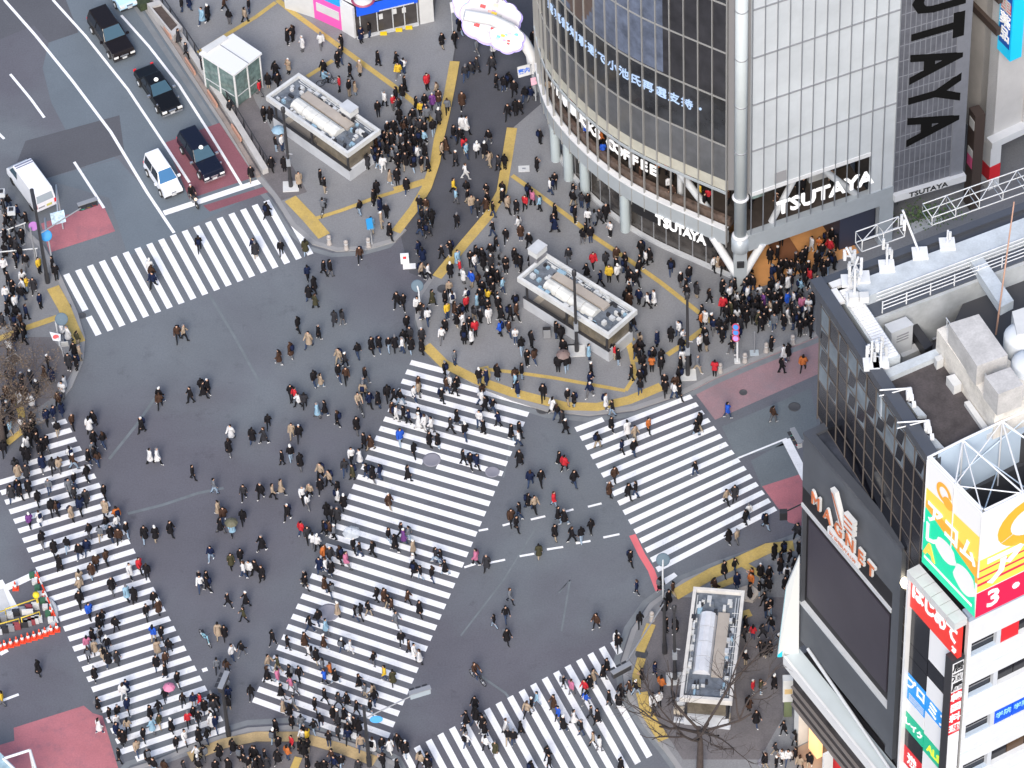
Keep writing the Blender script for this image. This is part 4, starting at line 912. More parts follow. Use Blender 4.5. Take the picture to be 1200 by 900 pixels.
# ================= street things =================
# ---------- subway entrance kiosks ----------
roof_g = mat('roof_tray_grey', (.13, .15, .18), .6, var=.35, scale=.5)
rvault = mat('roof_vault_white', (.60, .60, .57), .35, var=.22, scale=1.1)
rtan = mat('roof_tan', (.36, .32, .28), .7, var=.1, scale=1)
wallw = mat('kiosk_white', (.46, .48, .51), .5, var=.14, scale=1.5)
beige = mat('kiosk_beige', (.42, .37, .30), .6, var=.15, scale=1)
wear(roof_g, (.05, .05, .055), .5, .7, .7, 1.5)
def kiosk(label, c, zt, seed, tall=None, dirty=False, foot=None):
    """c: roof corners in photo order: far-left, far-right, near-right, near-left"""
    q = [P(a, b, zt).to_2d() for a, b in c]; ctr = sum(q, Vector((0, 0))) / 4
    t = thing('subway_entrance', label, 'subway entrance', (ctr.x, ctr.y, .12), 'subway entrance kiosks on the plazas')
    lx = (q[2] - q[1]); Lm = lx.length; lx.normalize(); wy = (q[0] - q[1]); Wm = wy.length; wy = Vector((-lx.y, lx.x)) * (1 if Vector((-lx.y, lx.x)).dot(wy) > 0 else -1)
    O_ = q[1]
    def at_(u, v): return O_ + lx * u + wy * v
    def kb(u0, u1, v0, v1, z0, z1, mt, name, mb=None):
        m_ = mb or MB(); m_.prism([at_(u0, v0), at_(u1, v0), at_(u1, v1), at_(u0, v1)], z0, z1)
        return m_.build(name, mt, t) if mb is None else m_
    L, W = Lm, Wm
    rim = mat('rim_white', (.55, .56, .56), .45, var=.16, scale=1) if not dirty else mat('rim_dusty', (.60, .58, .55), .6, var=.15, scale=.8)
    e = .22
    for (u0, u1, v0, v1) in ((0, L, 0, e), (0, L, W - e, W), (0, e, e, W - e), (L - e, L, e, W - e)): kb(u0, u1, v0, v1, zt - .45, zt, rim, 'roof_rim')
    kb(e, L - e, e, W - e, zt - .5, zt - .3, roof_g, 'roof')
    # white vaulted skylight with a tan strip beside it
    u0, u1 = L * .22, L * .76; vv = W * .30; vb = MB(); prof = [(0, 0), (.18, .28), (.55, .42), (1.0, .42), (1.35, .25), (1.5, 0)]; sc_w = W * .34 / 1.5
    for k in range(4):
        ua, ub = u0 + (u1 - u0) * k / 4 + .02, u0 + (u1 - u0) * (k + 1) / 4 - .02
        for a, b in zip(prof, prof[1:]):
            A_, B_ = at_(ua, W * .82 - a[0] * sc_w), at_(ua, W * .82 - b[0] * sc_w); C_, D_ = at_(ub, W * .82 - b[0] * sc_w), at_(ub, W * .82 - a[0] * sc_w)
            vb.face([(*A_, zt - .3 + a[1]), (*B_, zt - .3 + b[1]), (*C_, zt - .3 + b[1]), (*D_, zt - .3 + a[1])], 0, True)
        for uu in (ua, ub): vb.face([(*at_(uu, W * .82 - a[0] * sc_w), zt - .3 + a[1]) for a in prof])
    vb.build('roof_skylight', rvault if not dirty else mat('vault_shiny', (.66, .67, .70), .35, .15, var=.25), t)
    kb(u0 - .1, u1 + .15, W * .24, W * .46, zt - .3, zt - .08, rtan, 'roof_strip')
    # services on the roof
    rr = random.Random(seed)
    for k in range(64):
        uu = e + .15 + (L - 2 * e - .4) * rr.random(); v_ = rr.choice([W * .12, W * .17, W * .88, W * .85]); 
        if uu < L * .2 or uu > L * .8: v_ = W * rr.uniform(.15, .85)
        s1, s2 = rr.uniform(.15, .45), rr.uniform(.1, .3); kb(uu, uu + s1, v_, v_ + s2, zt - .3, zt - .3 + rr.uniform(.12, .35), rr.choice([lgrey, offw, offw, roof_g, dark, mat('duct_blue', (.25, .38, .48), .5)]), 'roof_unit')
    for v_ in (W * .10, W * .15, W * .9): 
        a, b = at_(e + .3, v_), at_(L - e - .3, v_); MB().tube([(*a, zt - .2), (*b, zt - .2)], .04, 0, 5).build('roof_pipe', lgrey, t)
    for k in range(9):
        a, b = at_(L * .2 + k * L * .06, W * .05), at_(L * .2 + k * L * .06, W * .2); MB().tube([(*a, zt - .17), (*b, zt - .17)], .03, 0, 4).build('roof_rung', offw, t)
    # posts, low wall, stair
    for u, v in ((.5, .4), (L - .5, .4), (.5, W - .4), (L - .5, W - .4), (L * .5, W - .4), (L * .5, .4)):
        p = at_(u, v); MB().tube([(*p, .12), (*p, zt - .45)], .09, 0, 8).build('post', dark, t)
    i_ = .25
    kb(i_, L - i_, i_, i_ + .16, .12, 1.15, wallw, 'low_wall'); kb(i_, L - i_, W - i_ - .16, W - i_, .12, 1.15, wallw, 'low_wall')
    kb(L - i_ - .16, L - i_, i_ + .16, W - i_ - .16, .12, 1.15, wallw, 'low_wall')
    kb(i_ - .02, L - i_ + .02, W - i_ - .2, W - i_ + .02, 1.15, 1.22, dark, 'wall_cap'); kb(i_ - .02, L - i_ + .02, i_ - .02, i_ + .2, 1.15, 1.22, dark, 'wall_cap')
    kb(L * .55, L - .42, .45, W - .45, .12, zt - .5, mat('kiosk_glass', (.14, .12, .09), .2, var=.4, scale=.8), 'inner_glass')
    kb(.3, L - .42, .42, W - .42, .121, .16, beige, 'floor')
    for k in range(8): kb(.9 + k * .3, 1.2 + k * .3, .6, W - .6, .16, .2 + k * .04, mat('stair', (.22, .2, .18), .7), 'step')
    if tall:
        u, v, w_, d_, h_, = tall; kb(u, u + w_, v, v + d_, .12, h_ - .5, mat('pylon_grey', (.22, .22, .24), .4, .3), 'pylon'); kb(u - .05, u + w_ + .05, v - .05, v + d_ + .05, h_ - .5, h_, offw, 'pylon_sign'); kb(u - .08, u + w_ + .08, v - .08, v + d_ + .08, h_, h_ + .08, wallw, 'pylon_cap')
    return t, at_
kiosk('subway entrance kiosk with white vaulted roof beside glass lift, upper left', [(308,110),(350,85),(446,152),(402,187)], 3.3, 1, tall=(5.2, .02, 1.0, .7, 3.95))
kiosk('subway entrance kiosk with white vaulted roof in the middle of the central plaza', [(603,323),(640,296),(747,363),(707,397)], 3.3, 2, tall=(-.5, .2, .7, 1.0, 4.3))
t, _ = kiosk('longest subway entrance kiosk behind the bare tree, lower right plaza', [(813,685),(873,692),(858,822),(790,818)], 3.3, 3, dirty=True)
c = P(820, 838, .6); 
for k, (y0, z_) in enumerate(((822, .9), (832, .6), (845, .3))):
    a, b = P(790, y0 - 3, z_), P(856, y0 + 6, z_); MB().obox(a, b, .35, .12, z_).build('entrance_step', wallw if k != 1 else beige, t)
# ---------- glass lift shelter ----------
q = px([(233,62),(273,39),(307,62),(274,88)], 3.6); ctr = sum((p.to_2d() for p in q), Vector((0, 0))) / 4
t = thing('lift_shelter', 'white roofed green glass lift shelter beside the road barrier', 'lift shelter', (*ctr, .12))
ia = [ctr + (p.to_2d() - ctr) * .9 for p in q]
MB().prism([p.to_2d() for p in q], 3.42, 3.6).build('roof', mat('roof_bright', (.66, .67, .68), .4), t)
a, b = (q[0] + q[3]) / 2, (q[1] + q[2]) / 2; MB().obox(q[0].lerp(q[1], .52), q[3].lerp(q[2], .52), .06, 3.6, 3.64).build('roof_seam', grey, t)
MB().prism([p.to_2d() for p in px([(236,57),(262,41),(268,45),(242,62)], 3.7)], 3.45, 3.72).build('roof_hatch', offw, t)
gg = mat('green_glass', (.13, .19, .18), .1, var=.5, scale=.5, spec=.8)
for k in range(4):
    a, b = ia[k], ia[(k + 1) % 4]; MB().obox(a, b, .06, .2, 3.4).build('glass_wall', gg, t)
    for f in (0, .5): p = a.lerp(b, f); MB().tube([(*p, .12), (*p, 3.4)], .09, 0, 8).build('post', offw, t)
    MB().obox(a.lerp(b, .05), a.lerp(b, .95), .1, 1.1, 1.18).build('rail', lgrey, t)
# ---------- long barrier with orange panels along the road ----------
t = thing('roadside_barrier', 'long pale concrete barrier with orange panels along the left road', 'barrier', P(240, 105))
bp_ = px([(160,-20),(176,8),(205,50),(232,92),(262,138),(290,184),(302,204)], .5); bp_ = [p + Vector((.55, .35, 0)) for p in bp_]
MB().ribbon(bp_, .45, .1, .62).build('base', mat('concrete_pale', (.42, .41, .40), .8, var=.12, scale=1), t)
MB().ribbon([p + Vector((-.5, -.3, 0)) for p in bp_], .3, .1, .3).build('ledge', mat('concrete_brown', (.24, .20, .18), .85, var=.2, scale=1), t)
for x, y in ((186,28),(214,70),(240,108),(268,148)):
    a, b = P(x, y, .6), P(x + 11, y + 17, .6); a = a + Vector((.2, .2, 0)); b = b + Vector((.2, .2, 0)); MB().obox(a, b, .12, .3, .66).build('orange_panel', mat('salmon_panel', (.45, .25, .18), .6), t)
for i_, (a, b) in enumerate(zip(bp_, bp_[1:])):
    for f in (0, .33, .66): p = a.lerp(b, f) + Vector((.35, .2, 0)); MB().tube([(p.x, p.y, .12), (p.x, p.y, 1.15)], .05, 0, 6).build('rail_post', dark, t)
MB().ribbon([p + Vector((.35, .2, 0)) for p in bp_], .07, 1.05, 1.13).build('rail', dark, t)
# planter
q = px([(172,4),(187,0),(214,32),(203,42)], .9); ctr = sum((p.to_2d() for p in q), Vector((0, 0))) / 4
t = thing('planter', 'long pale stone planter of bare soil at the top left', 'planter', (*ctr, .12))
oq = [p.to_2d() for p in q]; iq = [ctr + (p - ctr) * .74 for p in oq]
for k in range(4): MB().prism([oq[k], oq[(k+1) % 4], iq[(k+1) % 4], iq[k]], .12, .9).build('rim', mat('concrete_pale', None), t)
MB().prism(iq, .12, .72).build('soil', mat('soil', (.07, .052, .045), .95, var=.3, scale=.3), t)
q = px([(150,-12),(166,-20),(176,2),(164,6)], .8); MB().prism([p.to_2d() for p in q], .12, .8).own('planter', mat('hedge_dark', (.03, .045, .02), .9, var=.5, scale=.3), 'dark hedge box at the very top left edge of the barrier', 'planter', loc=(q[0].x, q[0].y, .12))
# ---------- pink and blue shop booth ----------
t = thing('shop_booth', 'small shop booth with pink side, blue fascia and glass front', 'kiosk', P(440, 20))
bA, bB, bC, bD = P(370, 21).to_2d(), P(403, 36).to_2d(), P(418, 45).to_2d(), P(508, 24).to_2d(); H_ = 3.0
up2 = Vector((1.5, 7))
MB().prism([bA, bB, bC, bD, bD + Vector((1, 9)), bA + Vector((-1, 8))], .12, H_ - .5).build('walls', mat('booth_dark', (.05, .045, .045), .4, var=.4, scale=1), t)
def wallseg(a, b, z0, z1, mt, name, th=.12, out=.08):
    d = (b - a).normalized(); n = Vector((d.y, -d.x)) * out; return MB().obox(a + n, b + n, th, z0, z1).build(name, mt, t)
wallseg(bA, bB, .12, 2.7, mat('pink_panel', (.78, .10, .42), .5), 'pink_panel'); wallseg(bA.lerp(bB, .12), bA.lerp(bB, .92), 1.1, 1.9, offw, 'pink_panel_sign', .06, .17)
wallseg(bB, bC, .12, 3.2, white, 'white_corner', .2); wallseg(bA + Vector((-2.2, 1.2)), bA, .12, 3.0, offw, 'side_wall')
wallseg(bC + Vector((.1, 0)), bC.lerp(bD, .80), 2.5, 3.3, mat('fascia_blue', (.01, .10, .72), .45), 'fascia', .25, .2); wallseg(bA, bB, 2.7, 3.3, mat('fascia_lightblue', (.02, .32, .80), .45), 'fascia', .25, .2)
wallseg(bC.lerp(bD, .82), bD, .12, 3.0, offw, 'white_pier', .3)
wallseg(bC.lerp(bD, .3), bC.lerp(bD, .75), 2.55, 2.62, offw, 'fascia_stripe', .05, .36)
for f in (.05, .27, .47, .62, .79): p = bC.lerp(bD, f); wallseg(p, bC.lerp(bD, f + .012), .12, 2.5, lgrey, 'door_frame', .1, .1)
wallseg(bC, bC.lerp(bD, .8), .12, .2, lgrey, 'threshold', .3, .15)
for f in (.35, .55, .68): p = bC.lerp(bD, f); MB().box((p.x, p.y - .35, .2), (.5, .25, .16)).build('door_mat', yellow, t)
for f, z_ in ((.30, 1.5), (.48, 1.7), (.60, 1.6)): wallseg(bC.lerp(bD, f), bC.lerp(bD, f + .05), z_, z_ + .5, offw, 'window_notice', .04, .12)
MB().prism([bA + Vector((-.1, .2)), bB, bC + Vector((.05, .1)), bD, bD + Vector((1, 9)), bA + Vector((-1, 8))], 3.3, 3.42).build('roof', mat('roof_white_disc', (.7, .7, .72), .5), t)
m_ = MB(); c = bC.lerp(bD, .12) + Vector((0, .35)); m_.lathe([(.9, 0), (.9, .03)], (c.x, c.y, 3.43), 20); m_.build('round_logo', mat('logo_maroon', (.30, .06, .12), .5), t); m_ = MB(); m_.lathe([(.72, 0), (.72, .03)], (c.x, c.y, 3.47), 20); m_.build('round_logo', offw, t)
# ---------- cloud-shaped street gate sign on its curved white arch ----------
t = thing('gate_sign', 'big white cloud shaped sign on curved white arch over the side street', 'sign', P(625, 118))
b0 = P(627, 112); zz = 7.6
ap = [P(627, 112, .1), P(626, 85, 3.2) , P(622, 62, 5.2), P(612, 42, 6.9), P(600, 22, 8.2), P(585, 6, 8.9)]
ap = [Vector((b0.x, b0.y, .12)), Vector((b0.x, b0.y, 2.6)), Vector((b0.x - .15, b0.y + .05, 4.2)), Vector((b0.x - .7, b0.y + .1, 5.6)), Vector((b0.x - 1.6, b0.y + .2, 6.8)), Vector((b0.x - 2.9, b0.y + .2, 7.7)), Vector((b0.x - 4.8, b0.y + .3, 8.2))]
MB().tube(ap[:2], .2, 0, 12).build('base_column', mat('column_grey', (.42, .43, .44), .5), t)
MB().tube(ap[1:], .42, 0, 14).build('arch', mat('arch_white', (.74, .75, .76), .4), t)
cw_ = mat('cloud_white', (.60, .58, .62), .5)
def cloud(cx, cy, r_, nm, sx=1.2):
    c = P(cx, cy, 6.2); vs = MB(); q = Matrix.Translation(c) @ Matrix.Rotation(radians(46), 4, 'X') @ Matrix.Rotation(radians(-20), 4, 'Z')
    lobes = 7; pts = []
    for k in range(42):
        a = 2 * pi * k / 42; rr_ = r_ * (1 + .10 * abs(sin(lobes * a / 2))); pts.append((rr_ * cos(a) * sx, rr_ * sin(a)))
    vs.prism(pts, -.2, .25, 0, q, side=1); vs.prism([(a * 1.07 + .05, b * 1.08 - .06) for a, b in pts], -.34, -.2, 1, q); vs.build(nm, [cw_, mat('cloud_edge', (.35, .30, .75), .5)], t); return q
rr = random.Random(4)
for cx, cy, r_ in ((572, 22, 1.55), (556, 6, 1.2), (594, 44, .95), (590, 20, 1.0)):
    q = cloud(cx, cy, r_, 'cloud_panel')
    for k in range(13):
        m_ = MB(); a, d = rr.uniform(0, 6.28), rr.uniform(.2, .75) * r_; s_ = rr.uniform(.12, .28); m_.box((d * cos(a), d * sin(a), .265 + k * .003), (s_ * 1.6, s_, .02), 0, q)
        m_.build('cloud_drawing', rr.choice([yellow, lblue, red, mat('mauve', (.45, .25, .6), .5), grey, mat('mint', (.3, .7, .55), .5), mat('peach', (.85, .5, .4), .5)]), t)
for k in range(3):
    m_ = MB(); c = P(582 + k * 6, 4 - k * 3, 7.5); m_.tube([c, c + Vector((.3, .3, 1.0)), c + Vector((.9, .6, 1.4))], .07, 0, 6); m_.build('wire_loop', offw, t)
# street lamps, poles
def pole(name, label, cat, px_b, h, r=.10, mt=dark, group=None, foot=True, top=None):
    b = P(px_b[0], px_b[1], .12); t = thing(name, label, cat, b, group)
    MB().tube([b, b + Vector((0, 0, h * .25)), b + Vector((0, 0, h))], [r * 1.15, r, r * .75], 0, 10).build('pole', mt, t)
    MB().tube([b, b + Vector((0, 0, .9))], r * 1.35, 0, 10).build('pole_base', mt, t)
    if foot: MB().box((b.x, b.y, .17), (1.15, 1.0, .09)).build('foot_slab', offw, t)
    return t, b
LG = 'dark lamp posts on the plazas'
def lamp(label, pb, h):
    t, b = pole('lamp_post', label, 'lamp post', pb, h, .12, dark, LG)
    MB().lathe([(.10, 0), (.16, .1), (.16, .5), (.08, .6), (.01, .65)], (b.x, b.y, b.z + h - .1), 12).build('lamp_head', dark, t)
    MB().tube([b + Vector((0, 0, h * .45)), b + Vector((.35, -.1, h * .45))], .05).build('bracket', grey, t)
    MB().box((b.x, b.y - .02, b.z + 2.6), (.3, .3, .7)).build('control_box', mat('box_steel', (.25, .27, .3), .5), t); return t, b
lamp('dark lamp post at left plaza corner with white square foot', (341, 219), 7.6)
lamp('dark lamp post rising in front of the middle subway kiosk', (676, 412), 7.8)
lamp('dark lamp post by the kerb amid the crowd right of middle kiosk', (806, 440), 7.9)
lamp('dark lamp post behind the bare tree on lower right plaza', (791, 796), 7.2)
# traffic signals
def signal_head(t, c, dr, along, mt=mat('signal_grey', (.36, .42, .46), .5, .2), dk=False):
    """horizontal three-light signal: c centre, dr outward facing, along its length"""
    d = Vector(along).normalized(); n = Vector(dr).normalized(); q = Matrix((d, n, Vector((0, 0, 1)))).transposed().to_4x4(); q.translation = c
    MB().box((0, 0, 0), (1.35, .30, .45), 0, q).build('signal_housing', dark if dk else mt, t)
    for k, col in enumerate(((.02, .30, .20), (.25, .16, .01), (.35, .01, .01))):
        m_ = MB(); m_.disc(q @ Vector((-.43 + .43 * k, .17, 0)), n, .15, .04); m_.build('signal_lens', mat('lens%d' % k, col, .2), t)
        m_ = MB(); m_.box((-.43 + .43 * k, .28, .18), (.34, .26, .03), 0, q); m_.build('visor', dark, t)
    m_ = MB(); m_.box((0, -.02, .30), (1.45, .34, .06), 0, q); m_.build('backboard', grey, t)
def armsig(label, base, h, arms, mt=dark, r=.13):
    t, b = pole('traffic_signal', label, 'traffic signal', base, h, r, mt, 'traffic signals', foot=False)
    for e, al, fc, wh, *dk_ in arms:
        e = Vector(e); MB().tube([b + Vector((0, 0, wh)), Vector((e.x, e.y, e.z + .1))], .05, 0, 6).build('arm', mt if mt is not dark else grey, t); signal_head(t, e, fc, al, dk=bool(dk_))
    return t, b
e1 = P(492, 812, 5.4); rdir = (P(150, 105) - P(100, 42)).normalized(); cdir = Vector((-rdir.y, rdir.x, 0))
t, b = armsig('grey traffic signal on arm from black pole at the lower diagonal crossing', (433, 897), 6.2, [(e1, (.95, .3, 0), (-.3, .95, 0), 5.0)])
sg_ = thing('street_sign', 'small blue oval sign on the signal arm at lower diagonal crossing', 'street sign', P(441, 843, 4.6)); MB().disc(P(441, 843, 4.6), (0, -.75, .66), .42, .05, sy=.55).build('sign_face', mat('sign_cyan', (.02, .24, .55), .6), sg_); MB().tube([P(441, 843, 4.6), P(436, 838, 4.6)], .03).build('clamp', grey, sg_)
e1 = P(103, 240, 5.3)
t, b = armsig('dark traffic signal over the pink patch on arm from left pavement pole', (56, 331), 7.6, [(e1, (.93, .36, 0), (.36, -.93, 0), 5.0, 1)])
MB().tube([b + Vector((0, 0, 7.5)), Vector((P(37, 222, 7.9)))], .14, 0, 8).build('upper_pole', dark, t)
e1 = P(728, 786, 4.9)
t, b = armsig('dark traffic signal on arm over lower right zebra crossing', (779, 765), 5.4, [(e1, (.85, .5, 0), (-.5, .85, 0), 5.2, 1)])
e1 = P(266, 800, 4.6)
t, b = armsig('dark pole traffic signal beside the kerb at bottom of left zebra', (268, 862), 5.2, [(P(262, 800, 5.0), (.3, .9, 0), (-.9, .3, 0), 4.6, 1)])
pl, b = pole('signal_box', 'small dark signal hanging near dark building wall over pink road', 'traffic signal', (960, 640), 5.5, .07, dark, 'traffic signals', foot=False)
e = P(918, 603, 5.0); MB().tube([b + Vector((0, 0, 5.3)), e + Vector((0, 0, .2))], .05).build('arm', dark, pl); MB().box(tuple(e), (.5, .4, .7)).build('signal_housing', dark, pl)
pl, b = pole('traffic_signal', 'grey traffic signal end on above right road by the dark building', 'traffic signal', (965, 590), 6, .09, grey, 'traffic signals', foot=False)
e = P(933, 514, 5.6); MB().tube([b + Vector((0, 0, 5.8)), e], .05).build('arm', lgrey, pl); signal_head(pl, e, (-.9, -.3, 0), (.3, -.9, 0), lgrey)
# round blue-grey mirrors / sign backs
def round_sign(label, bp, hp, z, r, col=mat('sign_back_blue', (.085, .13, .17), .7), tilt=.35, cat='street sign', group='round pale blue signs'):
    b = P(*bp, .12); t = thing('round_sign', label, cat, b, group); c = P(*hp, z)
    MB().tube([b, Vector((b.x, b.y, z - .2)), c], .06, 0, 8).build('pole', lgrey, t)
    m_ = MB(); m_.lathe([(.02, .05), (r * .5, .04), (r * .9, .02), (r, 0), (r, -.03)], (0, 0, 0), 18, 0, Matrix.Translation(c) @ Matrix.Rotation(radians(50), 4, 'X')); m_.build('sign_disc', col, t); return t
round_sign('round pale blue sign at tip of the central plaza above the road', (493, 372), (489, 335), 3.0, .44)
round_sign('round pale blue sign on post by lower end of the right crossing', (777, 700), (777, 656), 3.2, .46)
round_sign('round pale blue sign above the two people with flag, left pavement', (70, 405), (72, 374), 2.9, .46)
round_sign('flat blue disc sign beside pink patch at left crossing', (60, 300), (54, 276), 4.2, .42, mat('sign_cyan', None))
# other signs
def plate_sign(label, bp, hp, z, w_, h_, mt, cat='street sign', rot=0.3, group=None, txt=None, tm=None):
    b = P(*bp, .12); t = thing('street_sign', label, cat, b, group); c = P(*hp, z); MB().tube([b, Vector((b.x, b.y, z)), c], .05, 0, 8).build('pole', lgrey, t)
    q = Matrix.Translation(c) @ Matrix.Rotation(rot, 4, 'Z') @ Matrix.Rotation(radians(-12), 4, 'X'); MB().box((0, 0, 0), (w_, .06, h_), 0, q).build('sign_plate', mt, t)
    if txt:
        m_ = MB(); vs, fs = text_faces(txt, h_ * .5, .01, .01); m_.raw(vs, fs, 0, False, q @ Matrix.Translation((0, -.045, 0)) @ Matrix.Rotation(pi / 2, 4, 'X')); m_.build('sign_text', tm, t)
    return t, q
plate_sign('white and blue rectangular sign over the pink patch at left', (74, 268), (68, 255), 4.6, 1.0, 1.0, mat('sign_whiteblue', (.45, .58, .68), .5, var=.5, scale=.25))
t, q = plate_sign('white pillar sign with cyan top at end of left plaza', (436, 286), (433, 262), 2.4, .45, .9, mat('sign_cyan', None)); 
t, q = plate_sign('white square sign on the column of curved street gate', (632, 108), (614, 83), 3.6, .95, .9, offw, txt='案内', tm=blue)
plate_sign('pink and white small sign on the side street gate column', (628, 118), (626, 95), 3.0, .5, .6, mat('pale_pink', (.8, .45, .55), .5))
plate_sign('tall white post with lantern sign at top centre of side street', (531, 42), (532, 8), 4.4, .55, .9, white)
b = P(864, 424, .12); t = thing('street_sign', 'white post with red, white and blue no parking signs near right kerb', 'street sign', b)
MB().tube([b, b + Vector((0, 0, 3.9))], .07, 0, 8).build('pole', white, t); MB().box((b.x, b.y, .2), (.4, .4, .14)).build('foot', offw, t)
for dz, cc in ((3.7, 'b'), (3.15, 'b'), (2.55, 'r')):
    m_ = MB(); c_ = b + Vector((-.12, -.1, dz)); m_.disc(c_, (-.35, -.8, .35), .27, .04, 0); m_.build('sign_rim', mat('rim_red', (.42, .05, .10), .5), t); m_ = MB(); m_.disc(c_ + Vector((-.01, -.04, .015)), (-.35, -.8, .35), .19, .03); m_.build('sign_disc', mat('disc_blue', (.05, .22, .65), .5) if cc == 'b' else mat('mauve', None), t)
b = P(884, 414, .12); t = thing('bollard_post', 'slim dark post on small slab by right kerb', 'post', b); MB().tube([b, b + Vector((0, 0, 2.2))], .05).build('post', grey, t); MB().box((b.x, b.y, .16), (.6, .5, .08)).build('slab', mat('slab_blue', (.40, .46, .5), .6), t)
b = P(44, 318, .12); t = thing('street_sign', 'purple round sign and white rail by the crowded left pavement', 'street sign', b); MB().tube([b, b + Vector((0, 0, 4.5))], .06).build('pole', grey, t); MB().disc(P(39, 265, 4.4), (0, -.8, .5), .33, .04).build('sign_disc', mat('purple', (.30, .10, .35), .5), t)
for x, y in ((7, 237), (19, 258)):
    b = P(x, y + 22, .12); c = P(x, y, 3); m_ = MB(); t = thing('square_lantern', 'white square lantern ' + ('nearer the truck' if y == 237 else 'nearer the signal pole') + ' on left pavement', 'lamp', b, 'square lanterns'); MB().tube([b, (b.x, b.y, 2.8)], .05).build('pole', dark, t); MB().box((b.x, b.y, 3.0), (.55, .55, .35)).build('lantern', lgrey, t); MB().box((b.x, b.y, 3.2), (.32, .32, .06)).build('lantern_cap', dark, t)
t = thing('handrail', 'white handrails across the crowded left pavement', 'handrail', P(10, 285, .12))
for (x0, y0, x1, y1) in ((-10, 276, 30, 261), (-8, 296, 44, 291)):
    a, b = P(x0, y0, 1.2), P(x1, y1, 1.2); MB().tube([a, b], .05).build('rail', offw, t)
    for f in (0.05, .5, .95): p = a.lerp(b, f); MB().tube([(p.x, p.y, .12), p], .04).build('post', offw, t)
# bollards
bm = mat('bollard_stone', (.36, .33, .31), .7, var=.1)
first = None
BL_ = [(386, 286, 'at left plaza kerb, left one of three'), (406, 292, 'at left plaza kerb, middle one of three'), (432, 289, 'at left plaza kerb beside white pillar sign'), (844, 436, 'by right kerb beside seated person in red'), (873, 424, 'just right of the red and blue sign post'), (898, 412, 'by right kerb beside person in black'), (929, 403, 'rightmost on the right kerb below the crowd'), (764, 727, 'on lower right kerb above the zigzag yellow band')]
for x, y, lb in BL_:
    b = P(x, y, .12)
    if first is None:
        first = thing('bollard', '', 'bollard', b, 'stone bollards along the kerbs', local=True)
        MB().lathe([(.20, 0), (.20, .08), (.16, .1), (.15, .72), (.17, .78), (.12, .88), (.01, .92)], (0, 0, 0), 14).build('post', bm, first); MB().lathe([(.165, .55), (.165, .62)], (0, 0, 0), 14).build('band', lgrey, first); o = first
    else: o = copy_tree(first)
    o.location = b; o['label'] = 'stone bollard ' + lb
